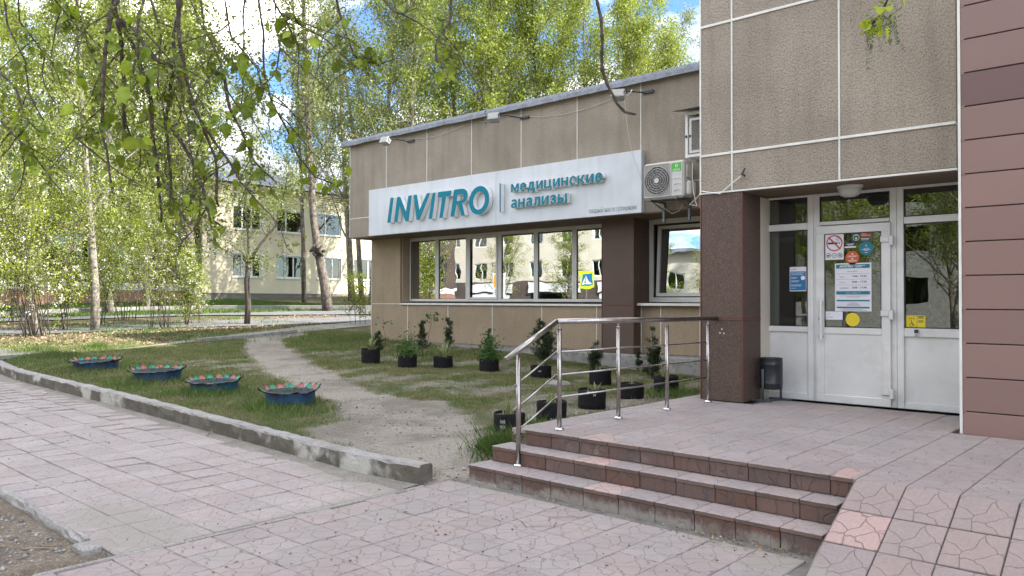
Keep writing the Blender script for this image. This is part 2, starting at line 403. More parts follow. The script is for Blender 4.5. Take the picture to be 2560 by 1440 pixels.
mt['leafpop'] = M('poplar_spring_leaf', (.29, .345, .045), (.18, .23, .03), nscale=.5, rough=.5, island=.35, transl=.45)
mt['leafpale'] = M('pale_grey_green_leaf', (.27, .31, .09), (.19, .23, .07), nscale=.5, rough=.5, island=.35, transl=.42)
mt['leafbush'] = M('bright_bush_leaf', (.34, .40, .05), (.20, .26, .03), nscale=.7, rough=.5, island=.35, transl=.45)
mt['blossom'] = M('white_blossom', (.72, .72, .62), rough=.7, island=.15, transl=.3)
mt['leafnear'] = M('near_leaf', (.25, .33, .018), (.13, .20, .014), nscale=14, rough=.28, var=.45, transl=.42)
mt['leafsmall'] = M('near_small_leaf', (.22, .27, .03), (.14, .18, .02), nscale=9, rough=.4, island=.4, transl=.4)
mt['leafsun'] = M('leaf_painted_sunlit', (.42, .52, .02), (.36, .48, .02), nscale=9, rough=.35, var=.15, transl=.5)  # backlit brightness of the top-right sprig is put into its leaf colour
mt['catkin'] = M('green_catkin', (.12, .16, .06), (.07, .10, .04), nscale=60, rough=.8, island=.3)
mt['thuja'] = M('thuja_foliage', (.05, .085, .025), (.022, .042, .014), nscale=10, rough=.75, island=.45, transl=.15)
mt['herb'] = M('herb_leaf', (.07, .16, .03), (.05, .11, .02), nscale=10, rough=.6, island=.3, transl=.3)
mt['blade'] = M('pale_plant_blade', (.22, .27, .09), (.30, .31, .15), nscale=20, rough=.55, island=.25, transl=.3)
mt['grass'] = M('grass_blades', (.125, .19, .04), (.225, .215, .09), nscale=1.6, rough=.7, island=.4, transl=.25)
mt['grassfar'] = M('bright_grass_blades', (.09, .17, .025), (.07, .12, .02), nscale=.8, rough=.7, island=.35, transl=.25)
mt['litter'] = M('dry_leaf_litter', (.22, .15, .09), (.33, .26, .16), nscale=5, rough=.9, island=.45)
mt['yellowwall'] = M('cream_render', (.66, .60, .43), (.60, .545, .39), nscale=.7, rough=.9, bump=.15, bscale=30)
mt['yplinth'] = M('grey_plinth_paint', (.20, .185, .165), (.15, .14, .125), nscale=.9, rough=.9)
mt['corr'] = M('grey_blue_corrugated_roof', (.26, .28, .33), (.20, .215, .26), nscale=2, rough=.7)
mt['brownwall'] = M('brown_board_wall', (.07, .052, .045), (.095, .07, .06), nscale=1, rough=.8)
mt['pinkwall'] = M('rose_painted_base', (.30, .155, .125), (.26, .14, .115), nscale=1.5, rough=.85)
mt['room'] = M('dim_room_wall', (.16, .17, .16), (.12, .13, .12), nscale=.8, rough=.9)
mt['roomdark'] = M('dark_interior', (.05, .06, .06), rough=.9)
mt['blind'] = M('grey_blind', (.10, .12, .12), rough=.8)
mt['beigeplain'] = M('beige_render', (.62, .57, .48), (.54, .49, .41), nscale=.6, rough=.9)
mt['bin'] = M('bin_paint', (.022, .026, .032), (.03, .034, .04), nscale=9, rough=.35, metal=.2)
mt['binleg'] = M('bin_frame_paint', (.07, .085, .10), rough=.4, metal=.2)
mt['lampglass'] = M('frosted_lamp', (.38, .39, .36), rough=.35)
mt['stick'] = M('dry_twig', (.33, .27, .2), (.18, .14, .1), nscale=30, rough=.9)
mt['curtain'] = M('window_dark_curtain', (.03, .04, .038), (.07, .085, .08), nscale=3, rough=.9)

def glass(name, tint, refl, rough=0.0):
    m = bpy.data.materials.new(name); m.use_nodes = True; nt = m.node_tree; N = nt.nodes; L = nt.links; N.remove(N['Principled BSDF'])
    gl = N.new('ShaderNodeBsdfGlossy'); gl.inputs['Roughness'].default_value = rough; gl.inputs['Color'].default_value = (.92, .96, .95, 1)
    tr = N.new('ShaderNodeBsdfTransparent'); tr.inputs[0].default_value = (*tint, 1)
    fr = N.new('ShaderNodeFresnel'); fr.inputs[0].default_value = 1.5
    r = N.new('ShaderNodeMapRange'); r.inputs[1].default_value = 0; r.inputs[2].default_value = 1; r.inputs[3].default_value = refl; r.inputs[4].default_value = 1; L.new(fr.outputs[0], r.inputs[0])
    n = N.new('ShaderNodeTexNoise'); n.inputs['Scale'].default_value = 2.2; n.inputs['Detail'].default_value = 1
    g = N.new('ShaderNodeNewGeometry'); L.new(g.outputs['Position'], n.inputs['Vector'])
    bp = N.new('ShaderNodeBump'); bp.inputs['Strength'].default_value = .5; bp.inputs['Distance'].default_value = .0022; L.new(n.outputs['Fac'], bp.inputs['Height']); L.new(bp.outputs[0], gl.inputs['Normal'])
    ms = N.new('ShaderNodeMixShader'); L.new(r.outputs[0], ms.inputs[0]); L.new(tr.outputs[0], ms.inputs[1]); L.new(gl.outputs[0], ms.inputs[2])
    L.new(ms.outputs[0], N['Material Output'].inputs['Surface']); return m
mt['glass'] = glass('window_glass', (.55, .62, .6), .52)
mt['glassdoor'] = glass('door_glass', (.5, .56, .54), .13)
mt['glassfar'] = glass('far_window_glass', (.35, .4, .4), .04)

SAND = [(-5.95, 2.35, .75, .33), (-5.35, 2.25, .4, .35), (-4.6, 4.86, .75, .16), (-3.4, 4.93, 1.3, .09), (-2.3, 4.86, .6, .16), (-1.9, 4.62, .35, .2), (-1.5, 4.42, .5, .14), (-5.9, 4.18, .9, .16), (-5.3, 4.2, .4, .22), (-5.12, 3.4, .1, 1.2)]
def tile_mat(name, c1, c2, scale, gw, dark, breakup=.0, rough=.75):
    """cast concrete tile: the mould's groove pattern is in object space, so that every tile carries the same cast"""
    m = bpy.data.materials.new(name); m.use_nodes = True; nt = m.node_tree; N = nt.nodes; L = nt.links; b = N['Principled BSDF']; b.inputs['Roughness'].default_value = rough
    b.inputs['Specular IOR Level'].default_value = .3
    tcn = N.new('ShaderNodeTexCoord'); geo = N.new('ShaderNodeNewGeometry'); oi = N.new('ShaderNodeObjectInfo')
    wn_ = N.new('ShaderNodeTexNoise'); wn_.inputs['Scale'].default_value = 7; wn_.inputs['Detail'].default_value = 1.5; L.new(tcn.outputs['Object'], wn_.inputs['Vector'])
    sc_ = N.new('ShaderNodeVectorMath'); sc_.operation = 'SCALE'; sc_.inputs['Scale'].default_value = .16; L.new(wn_.outputs['Color'], sc_.inputs[0])
    ad_ = N.new('ShaderNodeVectorMath'); ad_.operation = 'ADD'; L.new(tcn.outputs['Object'], ad_.inputs[0]); L.new(sc_.outputs[0], ad_.inputs[1])
    vo = N.new('ShaderNodeTexVoronoi'); vo.voronoi_dimensions = '2D'; vo.feature = 'DISTANCE_TO_EDGE'; vo.inputs['Scale'].default_value = scale; L.new(ad_.outputs[0], vo.inputs['Vector'])
    gr = N.new('ShaderNodeMapRange'); gr.inputs[1].default_value = gw*.3; gr.inputs[2].default_value = gw; gr.inputs[3].default_value = 1; gr.inputs[4].default_value = 0; L.new(vo.outputs['Distance'], gr.inputs[0])
    groove = gr.outputs[0]
    if breakup:
        bn_ = N.new('ShaderNodeTexNoise'); bn_.inputs['Scale'].default_value = 9; L.new(geo.outputs['Position'], bn_.inputs['Vector'])
        br = N.new('ShaderNodeMapRange'); br.inputs[1].default_value = .5-breakup*.2; br.inputs[2].default_value = .5+.1; L.new(bn_.outputs['Fac'], br.inputs[0])
        mu = N.new('ShaderNodeMath'); mu.operation = 'MULTIPLY'; L.new(groove, mu.inputs[0]); L.new(br.outputs[0], mu.inputs[1]); dirtm = mu.outputs[0]
    else: dirtm = groove
    n = N.new('ShaderNodeTexNoise'); n.inputs['Scale'].default_value = 2.1; n.inputs['Detail'].default_value = 7; n.inputs['Roughness'].default_value = .65; L.new(geo.outputs['Position'], n.inputs['Vector'])
    r = N.new('ShaderNodeMapRange'); r.inputs[1].default_value = .35; r.inputs[2].default_value = .65; L.new(n.outputs['Fac'], r.inputs[0])
    mix = N.new('ShaderNodeMix'); mix.data_type = 'RGBA'; L.new(r.outputs[0], mix.inputs[0]); mix.inputs[6].default_value = (*c1, 1); mix.inputs[7].default_value = (*c2, 1)
    f = N.new('ShaderNodeTexNoise'); f.inputs['Scale'].default_value = 60; f.inputs['Detail'].default_value = 3; L.new(geo.outputs['Position'], f.inputs['Vector'])
    fr_ = N.new('ShaderNodeMapRange'); fr_.inputs[3].default_value = .8; fr_.inputs[4].default_value = 1.2; L.new(f.outputs['Fac'], fr_.inputs[0])
    vr = N.new('ShaderNodeMapRange'); vr.inputs[3].default_value = .94; vr.inputs[4].default_value = 1.06; L.new(oi.outputs['Random'], vr.inputs[0])
    mm = N.new('ShaderNodeMath'); mm.operation = 'MULTIPLY'; L.new(fr_.outputs[0], mm.inputs[0]); L.new(vr.outputs[0], mm.inputs[1])
    hue = N.new('ShaderNodeHueSaturation'); L.new(mix.outputs[2], hue.inputs['Color']); L.new(mm.outputs[0], hue.inputs['Value'])
    wr = N.new('ShaderNodeMath'); wr.operation = 'FRACT'; m7 = N.new('ShaderNodeMath'); m7.operation = 'MULTIPLY'; m7.inputs[1].default_value = 7.31; L.new(oi.outputs['Random'], m7.inputs[0]); L.new(m7.outputs[0], wr.inputs[0])
    sr = N.new('ShaderNodeMapRange'); sr.inputs[3].default_value = .75; sr.inputs[4].default_value = 1.15; L.new(wr.outputs[0], sr.inputs[0]); L.new(sr.outputs[0], hue.inputs['Saturation'])
    # drifts of dust and sand lying on the paving, blotchy, with their own outline
    dn = N.new('ShaderNodeTexNoise'); dn.inputs['Scale'].default_value = .9; dn.inputs['Detail'].default_value = 8; dn.inputs['Roughness'].default_value = .7; L.new(geo.outputs['Position'], dn.inputs['Vector'])
    dr = N.new('ShaderNodeMapRange'); dr.inputs[1].default_value = .56; dr.inputs[2].default_value = .68; dr.inputs[4].default_value = .55; L.new(dn.outputs['Fac'], dr.inputs[0])
    dm = N.new('ShaderNodeMix'); dm.data_type = 'RGBA'; L.new(dr.outputs[0], dm.inputs[0]); L.new(hue.outputs[0], dm.inputs[6]); dm.inputs[7].default_value = (.30, .285, .25, 1)
    # named drifts of grey sand at their real places (world metres), ragged by noise
    en = N.new('ShaderNodeTexNoise'); en.inputs['Scale'].default_value = 7; en.inputs['Detail'].default_value = 9; en.inputs['Roughness'].default_value = .75; L.new(geo.outputs['Position'], en.inputs['Vector'])
    acc = None
    for (cx_, cy_, rx_, ry_) in SAND:
        s1 = N.new('ShaderNodeVectorMath'); s1.operation = 'SUBTRACT'; s1.inputs[1].default_value = (cx_, cy_, 0); L.new(geo.outputs['Position'], s1.inputs[0])
        s2 = N.new('ShaderNodeVectorMath'); s2.operation = 'MULTIPLY'; s2.inputs[1].default_value = (1/rx_, 1/ry_, 12 if cx_ > -5 else 0); L.new(s1.outputs[0], s2.inputs[0])
        s3 = N.new('ShaderNodeVectorMath'); s3.operation = 'LENGTH'; L.new(s2.outputs[0], s3.inputs[0])
        if acc is None: acc = s3.outputs['Value']
        else: mn = N.new('ShaderNodeMath'); mn.operation = 'MINIMUM'; L.new(acc, mn.inputs[0]); L.new(s3.outputs['Value'], mn.inputs[1]); acc = mn.outputs[0]
    e2 = N.new('ShaderNodeMath'); e2.operation = 'MULTIPLY_ADD'; e2.inputs[1].default_value = 2.4; L.new(en.outputs['Fac'], e2.inputs[0]); L.new(acc, e2.inputs[2])
    sm_ = N.new('ShaderNodeMapRange'); sm_.inputs[1].default_value = 1.75; sm_.inputs[2].default_value = 2.25; sm_.inputs[3].default_value = .92; sm_.inputs[4].default_value = 0; L.new(e2.outputs[0], sm_.inputs[0])
    scol = N.new('ShaderNodeMix'); scol.data_type = 'RGBA'; L.new(fr_.outputs[0], scol.inputs[0]); scol.inputs[6].default_value = (.24, .22, .185, 1); scol.inputs[7].default_value = (.29, .27, .235, 1)
    gm = N.new('ShaderNodeMix'); gm.data_type = 'RGBA'; gmf = N.new('ShaderNodeMath'); gmf.operation = 'MULTIPLY'; gmf.inputs[1].default_value = dark; L.new(dirtm, gmf.inputs[0])
    L.new(gmf.outputs[0], gm.inputs[0]); L.new(dm.outputs[2], gm.inputs[6]); gm.inputs[7].default_value = (.095, .082, .072, 1)
    sg_ = N.new('ShaderNodeMix'); sg_.data_type = 'RGBA'; L.new(sm_.outputs[0], sg_.inputs[0]); L.new(gm.outputs[2], sg_.inputs[6]); L.new(scol.outputs[2], sg_.inputs[7]); L.new(sg_.outputs[2], b.inputs['Base Color'])
    hh = N.new('ShaderNodeMath'); hh.operation = 'MULTIPLY'; hh.inputs[1].default_value = -1.0; L.new(groove, hh.inputs[0])
    h2 = N.new('ShaderNodeMath'); h2.operation = 'MULTIPLY_ADD'; h2.inputs[1].default_value = .25; L.new(f.outputs['Fac'], h2.inputs[0]); L.new(hh.outputs[0], h2.inputs[2])
    bp = N.new('ShaderNodeBump'); bp.inputs['Strength'].default_value = .8; bp.inputs['Distance'].default_value = .005; L.new(h2.outputs[0], bp.inputs['Height']); L.new(bp.outputs[0], b.inputs['Normal'])
    return m
mt['tile'] = tile_mat('paving_tile', (.335, .288, .272), (.285, .253, .243), 8.0, .032, .5, breakup=1.9)
mt['tileleft'] = tile_mat('old_paving_tile', (.325, .285, .27), (.37, .325, .305), 10.5, .036, .55, breakup=1.2)
mt['tilepink'] = tile_mat('pinker_paving_tile', (.43, .315, .285), (.40, .30, .275), 8.0, .045, .55)
mt['ramptile'] = tile_mat('ramp_tile', (.31, .25, .232), (.265, .225, .21), 7.0, .022, .5)
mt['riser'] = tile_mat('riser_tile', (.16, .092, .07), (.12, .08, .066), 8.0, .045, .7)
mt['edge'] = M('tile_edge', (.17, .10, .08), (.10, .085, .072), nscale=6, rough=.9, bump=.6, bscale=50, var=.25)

# ---------------------------------------------------------------- ground sheet
_gz0 = GZ
def GZ(x, y):
    x = np.asarray(x, float); y = np.asarray(y, float)
    z = _gz0(x, y)
    return np.where((y < 1.97) & (x < -5.12) & (x > -30), Tbase(x, y)+.015, z)
def inpoly(x, y, P):
    c = np.zeros(x.shape, bool); n = len(P)
    for i in range(n):
        x1, y1 = P[i]; x2, y2 = P[(i+1) % n]
        k = ((y1 > y) != (y2 > y)) & (x < (x2-x1)*(y-y1)/((y2-y1) or 1e-9)+x1); c ^= k
    return c
def sdist(x, y, P):
    d = np.full(x.shape, 1e9); n = len(P)
    for i in range(n):
        ax, ay = P[i]; bx, by = P[(i+1) % n]; ex, ey = bx-ax, by-ay
        t = np.clip(((x-ax)*ex+(y-ay)*ey)/(ex*ex+ey*ey+1e-12), 0, 1)
        d = np.minimum(d, np.hypot(x-ax-t*ex, y-ay-t*ey))
    return np.where(inpoly(x, y, P), -d, d)
_ph = rng.uniform(0, 6.28, (24, 2)); _k = rng.normal(0, 1, (24, 2))
def wob(x, y, s=1.0):
    r = 0
    for i in range(24):
        f = s*(1+i*.35); r = r+np.sin(_k[i, 0]*f*x+_k[i, 1]*f*y+_ph[i, 0])/(1+i*.35)
    return r/3.0
def GP(l): return [tuple(G(*q)[:2]) for q in l]
dirt = GP([(618, 846), (640, 900), (690, 938), (760, 966), (820, 990), (868, 1025), (875, 1048), (800, 1068), (745, 1078), (900, 1128), (1085, 1185)])
dirt += [(-5.0, 4.2), (-3.5, 4.2), (-3.5, 5.5), (-4.9, 5.6)] + GP([(1225, 1085), (1180, 1068), (1130, 1035), (1080, 1005), (1000, 1000), (930, 985), (860, 955), (800, 925), (745, 895), (712, 868), (705, 848), (760, 838), (740, 826), (660, 832)])
bare = GP([(1130, 1030), (1250, 1010), (1400, 985), (1440, 1010), (1560, 985), (1700, 965), (1750, 985), (1430, 1060), (1330, 1075), (1240, 1070)])
litterP = GP([(-400, 860), (0, 880), (140, 890), (280, 868), (440, 862), (600, 838), (800, 815), (880, 806), (880, 782), (500, 800), (0, 812), (-400, 820)])
def masks(x, y):
    w = wob(x, y, 2.2); w2 = wob(x+9, y-4, 6.0)
    d = sdist(x, y, dirt); g = sst((d+.12*w+.06*w2+.03)/.30)
    b = sdist(x, y, bare); g = g*(1-.75*sst((-b+.15*w)/.5))
    g = g*np.where((y < 1.97), 0, 1)
    w3 = wob(x-5, y+8, 3.2); g = g*(1-.7*sst((w3+.1)/.5)*(x > -16)*sst((y-6.2)/1.5))
    # worn, thin growth between the kerb and the pots
    l = np.where((y < 1.97) & (x > -14), .55, sst((-sdist(x, y, litterP)+.25*w)/.8))
    return g, l
def axis(segs):
    a = []
    for lo, hi, st in segs: a += list(np.arange(lo, hi, st))
    a.append(segs[-1][1]); return np.array(a)
gx = axis([(-400, -100, 50), (-100, -50, 5), (-50, -24, .6), (-24, -4, .09), (-4, 4, .5), (4, 40, 4), (40, 400, 40)])
gy = axis([(-400, -60, 40), (-60, 0, 3), (0, 2.0, .25), (2.0, 4.2, .15), (4.2, 14.2, .09), (14.2, 26, .45), (26, 60, 2), (60, 400, 34)])
# a row of vertices just on each side of the paving borders
gx = np.unique(np.concatenate([gx, [-5.12, -5.085, -5.045]])); gy = np.unique(np.concatenate([gy, [1.96, 1.98, 4.92, 4.94]]))
X_, Y_ = np.meshgrid(gx, gy, indexing='ij'); Zg = GZ(X_, Y_)
near = (X_ < -4.0) & (X_ > -24) & (Y_ > 4.3) & (Y_ < 14)
gm_, lm_ = masks(X_, Y_)
Zg = Zg + near*(.012*wob(X_, Y_, 5)+.006*wob(X_, Y_, 14))*(1-.3*gm_)
Zg = np.where((X_ < -4.6) & (Y_ > 13.9) & (X_ > -17.7), Zg-.15, Zg)
V = np.stack([X_.ravel(), Y_.ravel(), Zg.ravel()], 1); nyy = len(gy)
i0 = (np.arange(len(gx)-1)[:, None]*nyy+np.arange(nyy-1)[None, :]).ravel()
Q = np.stack([i0, i0+nyy, i0+nyy+1, i0+1], 1)
def ground_mat():
    m = bpy.data.materials.new('ground_soil_and_turf'); m.use_nodes = True; nt = m.node_tree; N = nt.nodes; L = nt.links; b = N['Principled BSDF']; b.inputs['Roughness'].default_value = .95; b.inputs['Specular IOR Level'].default_value = .2
    g = N.new('ShaderNodeNewGeometry')
    def noise(s, d=5, r=.55):
        n = N.new('ShaderNodeTexNoise'); n.inputs['Scale'].default_value = s; n.inputs['Detail'].default_value = d; n.inputs['Roughness'].default_value = r; L.new(g.outputs['Position'], n.inputs['Vector']); return n.outputs['Fac']
    def mr(v, a, b_, c=0, d=1):
        r = N.new('ShaderNodeMapRange'); r.inputs[1].default_value = a; r.inputs[2].default_value = b_; r.inputs[3].default_value = c; r.inputs[4].default_value = d; L.new(v, r.inputs[0]); return r.outputs[0]
    def mix(f, a, c):
        x = N.new('ShaderNodeMix'); x.data_type = 'RGBA'
        L.new(f, x.inputs[0])
        for s, i in ((a, 6), (c, 7)):
            if isinstance(s, tuple): x.inputs[i].default_value = (*s, 1)
            else: L.new(s, x.inputs[i])
        return x.outputs[2]
    dirtc = mix(mr(noise(1.1, 8, .7), .42, .6), (.30, .275, .23), (.18, .162, .13))
    dirtc = mix(mr(noise(38, 3), .52, .62, 0, .55), dirtc, (.12, .105, .085))
    dirtc = mix(mr(noise(90, 2), .60, .66, 0, .5), dirtc, (.5, .48, .43))
    turf = mix(mr(noise(1.6, 6), .4, .6), (.075, .085, .035), (.14, .125, .07))
    turf = mix(mr(noise(24, 4), .5, .6, 0, .6), turf, (.05, .042, .028))
    lit = mix(mr(noise(14, 5), .4, .6), (.17, .125, .08), (.085, .068, .045))
    lit = mix(mr(noise(45, 3), .56, .62, 0, .8), lit, (.34, .27, .18))
    a1 = N.new('ShaderNodeAttribute'); a1.attribute_name = 'grass'; a2 = N.new('ShaderNodeAttribute'); a2.attribute_name = 'litter'
    c = mix(a1.outputs['Fac'], dirtc, turf); c = mix(a2.outputs['Fac'], c, lit)
    L.new(c, b.inputs['Base Color'])
    bp = N.new('ShaderNodeBump'); bp.inputs['Strength'].default_value = .8; bp.inputs['Distance'].default_value = .025; L.new(noise(22, 6, .7), bp.inputs['Height']); L.new(bp.outputs[0], b.inputs['Normal'])
    return m
gme = fast_mesh('ground', V, Q, [ground_mat()])
for nm, arr in (('grass', gm_), ('litter', lm_)):
    at = gme.attributes.new(nm, 'FLOAT', 'POINT'); at.data.foreach_set('value', arr.ravel().astype(np.float32))
ground = bpy.data.objects.new('ground', gme); COL.objects.link(ground); ground['kind'] = 'structure'
gme.polygons.foreach_set('use_smooth', [True]*len(gme.polygons))

# ---------------------------------------------------------------- projection test for pieces
def proj(p):
    v = Vector(p)-Vector((0, 0, EYE)); d = v.dot(FW)
    if d < .2: return None
    return (1280+F*v.dot(RT)/d, 720-F*v.dot(UP)/d, d)
def seen(p, mg=60):
    q = proj(p); return q is not None and -mg < q[0] < 2560+mg and -mg < q[1] < 1440+mg

def chbox(name, x, y, z, c, mats):
    m = MB(); m.box(-x/2, x/2, -y/2, y/2, -z/2, z/2, 0, c); return m.mesh(name, mats)
TP = .32; TG = .005
tm_front = chbox('tile', TP-TG, TP-TG, .04, .005, [mt['tile']])
tm_left = chbox('tile', .3205, .3205, .04, .005, [mt['tileleft']])
tm_pink = chbox('tile', TP-TG, TP-TG, .04, .005, [mt['tilepink']])
def struct(name, mb, mats, **k): return mb.build(name, mats, None, kind='structure', **k)
def lay(parent, xs, ys, me, ok, zf, stuffname='outer_tiles', maxn=296, rnd=.002, pink=.008, tiltf=None, tp=TP):
    c = []
    for x in xs:
        for y in ys:
            if ok(x, y): c.append((x, y))
    vis = [(p, proj((p[0], p[1], zf(*p)))) for p in c]
    inn = [(p, q[2]) for p, q in vis if q and seen((p[0], p[1], zf(*p)))]
    inn.sort(key=lambda a: a[1]); keep = {a[0] for a in inn[:maxn]}
    rest = MB()
    for p in c:
        z = zf(*p)-.02; dz = random.uniform(-rnd, rnd)
        if p in keep:
            rx, ry = tiltf(*p) if tiltf else (0, 0)
            piece('tile', tm_pink if random.random() < pink else me, parent, (p[0], p[1], z+dz), (rx+random.uniform(-.006, .006), ry+random.uniform(-.006, .006), random.choice([0, 1, 2, 3])*math.pi/2+random.uniform(-.004, .004)))
        else:
            h = (tp-TG)/2; rest.box(p[0]-h, p[0]+h, p[1]-h, p[1]+h, z-.02+dz, z+.02+dz)
    if rest.v:
        o = rest.build(stuffname, [me.materials[0]], parent, kind='stuff')
# front paving
bed = MB(); bed.box(-5.06, 6, -3, 4.965, -.12, -.012); fp = struct('front_paving', bed, [mt['mortar']])
fx = [-3.5-.16+TP*i for i in range(-4, 30)]; fy = [3.87-.16+TP*i for i in range(-20, 4)]
lay(fp, fx, fy, tm_front, lambda x, y: x > -5.05 and x < 5.5 and y < 4.93 and not (x > -1.8 and y > 4.45), lambda x, y: 0.0)
# left-hand older paving that climbs gently
nb = MB(); xs_ = np.linspace(-5.125, -22, 40)
for i in range(39):
    a, c = xs_[i], xs_[i+1]; ya, yb = 1.97, None
    nb.quad((a, 1.97, float(Tbase(a, 1.97))-.013), (c, 1.97, float(Tbase(c, 1.97))-.013), (c, kerb_y(c)+.05, float(Tbase(c, kerb_y(c)))-.013), (a, kerb_y(a)+.05, float(Tbase(a, kerb_y(a)))-.013))
lp = struct('left_paving', nb, [mt['mortar']])
def tl(x, y):
    e = .1; gxx = (float(Tbase(x+e, y))-float(Tbase(x-e, y)))/(2*e); gyy = (float(Tbase(x, y+e))-float(Tbase(x, y-e)))/(2*e)
    return (gyy, -gxx)
lay(lp, [-5.13-.165-.325*i for i in range(0, 50)], [2.0+.16+.325*i for i in range(0, 8)], tm_left, lambda x, y: y < kerb_y(x)-.13, lambda x, y: float(Tbase(x, y)), pink=.0, tiltf=tl)
# cut tiles and grit filling the strip along the kerb
gs = MB()
for i in range(60):
    a = -5.13-.28*i; c = a-.28
    ry = 2.0+.325*int((kerb_y(a)-.13-2.0+.16)/.325) if False else kerb_y(a)-.30
    gs.quad((a, kerb_y(a)-.34, float(Tbase(a, 4.1))-.006), (c, kerb_y(c)-.34, float(Tbase(c, 4.1))-.006), (c, kerb_y(c)+.02, float(Tbase(c, 4.4))+.004), (a, kerb_y(a)+.02, float(Tbase(a, 4.4))+.004))
struct('grit_strip', gs, [M('grit_sand', (.27, .255, .22), (.20, .185, .155), nscale=5, rough=.95, bump=.7, bscale=70, c3=(.10, .09, .075), n3=50, a3=.5)])
# edging board between the two pavings
eb = thing('edging_strip', 'narrow worn concrete edging strip dividing the old paving from the front paving', 'edging', (-5.09, 3, 0))
y = 0.6; k = 0
while y < 4.5:
    L_ = random.uniform(.75, 1.05); m = MB(); m.box(-5.118+random.uniform(-.004, .004), -5.085, y, min(4.52, y+L_-.01), -.1, .006+random.uniform(-.003, .004), 0, .006)
    m.build('kerb_stone', [mt['concrete']], eb); m = MB(); m.box(-5.078, -5.052, y, min(4.52, y+L_-.01), -.1, .000, 0, .004); m.build('tile_edge', [mt['edge']], eb); y += L_
# ---------------------------------------------------------------- kerbs
def kerb(parent, pts, wid, h, seg, mats, seed=0):
    """chain of weathered stones; pts: outer bottom edge going away, stone grows to +Y side"""
    P = [Vector((x, y, 0)) for x, y in pts]; d = [0]
    for i in range(len(P)-1): d.append(d[-1]+(P[i+1]-P[i]).length)
    def at(s):
        s = max(0, min(d[-1]-1e-6, s))
        for i in range(len(P)-1):
            if s <= d[i+1]: return P[i].lerp(P[i+1], (s-d[i])/(d[i+1]-d[i]))
    s = 0; n = 0
    while s < d[-1]-.05:
        e = min(d[-1], s+seg*random.uniform(.9, 1.1)); m = MB(); k = max(3, int((e-s)/.09)); rows = []
        prof = [(0, -.12), (.0, -.02), (.004, h*.45), (.008, h-.02), (.022, h), (wid*.5, h+.004), (wid-.02, h), (wid, h-.02), (wid, -.12)]
        for i in range(k+1):
            u = s+.0015+(e-s-.003)*i/k; p = at(u); q = at(u+.15)-at(u-.15); q.normalize(); nrm = Vector((q.y, -q.x, 0)); nrm = nrm if nrm.y > 0 else -nrm
            zb = float(Tbase(p.x, p.y)); row = []
            for j, (a, b) in enumerate(prof):
                w3 = p+nrm*a; nz = mnoise.noise(Vector((w3.x*6, w3.y*6+j*.7, seed+b*9)))*.009+mnoise.noise(Vector((w3.x*22, w3.y*9+j*1.7, seed+b*30)))*.006
                edge = .012*(abs(mnoise.noise(Vector((w3.x*9+3, j*2., seed)))) > .28) if j in (3, 4) else 0
                row.append(len(m.v)); m.v.append((w3.x+nrm.x*(nz+edge), w3.y+nrm.y*(nz+edge), zb+b+(nz if b > 0 else 0)-edge))
            rows.append(row)
        for i in range(k):
            for j in range(len(prof)-1):
                m.f.append((rows[i][j], rows[i+1][j], rows[i+1][j+1], rows[i][j+1])); m.m.append(1 if j < 3 else 0)
        for r in (rows[0], rows[-1]): m.f.append(tuple(r)); m.m.append(1)
        m.build('kerb_stone', mats, parent); s = e; n += 1
kt = thing('kerb', 'long crumbling concrete kerb with flaking whitewash along the tyre planter lawn', 'kerb', (-8, 4.45, 0))
sm = [(x, float(np.interp(x, np.linspace(-5.12, -23, 80), np.convolve(np.pad([kerb_y(v) for v in np.linspace(-5.12, -23, 80)], 5, 'edge'), np.ones(11)/11, 'valid')))) for x in np.linspace(-5.12, -22.5, 70)] if False else [(x, float(np.mean([kerb_y(x+o) for o in np.linspace(-1, 1, 9)])) if x < -6.3 else float(kerb_y(x))) for x in np.linspace(-5.13, -22.5, 70)]
kerb(kt, sm, .18, .165, 2.6, [mt['concrete'], mt['kerbside']], 3)
ks = thing('kerb', 'low narrow concrete kerb ending in a broken block at the bottom left corner', 'kerb', (-6, 1.9, 0))
kerb(ks, [(-5.42, 1.885), (-7.3, 1.92), (-12, 2.0)], .075, .06, 1.9, [mt['concrete'], mt['concrete']], 11)
m = MB(); m.box(-5.40, -5.22, 1.83, 1.95, -.1, .055, 0, .012); o = m.build('kerb_stone', [mt['concrete']], ks); 

# ---------------------------------------------------------------- entrance platform, steps, ramp
XL, XR = -4.72, -1.82
pf = MB(); pf.box(XL+.02, 6, 5.45, 9.6, -.3, .385); pf = struct('entrance_platform', pf, [mt['mortar']])
lx = [-1.8-.155+.31*i for i in range(-9, 15)]; ly = [5.43+.155+.31*i for i in range(0, 12)]
lm_t = chbox('tile', .31-.006, .31-.006, .035, .004, [mt['tile']])
def lz(x, y): return .42
lay(pf, lx, ly, lm_t, lambda x, y: not (x > -1.7 and y > 7.95) and not (-4.66 < x < -4.1 and 8.65 < y < 9.1), lz, pink=.0, rnd=.0012, tp=.31)
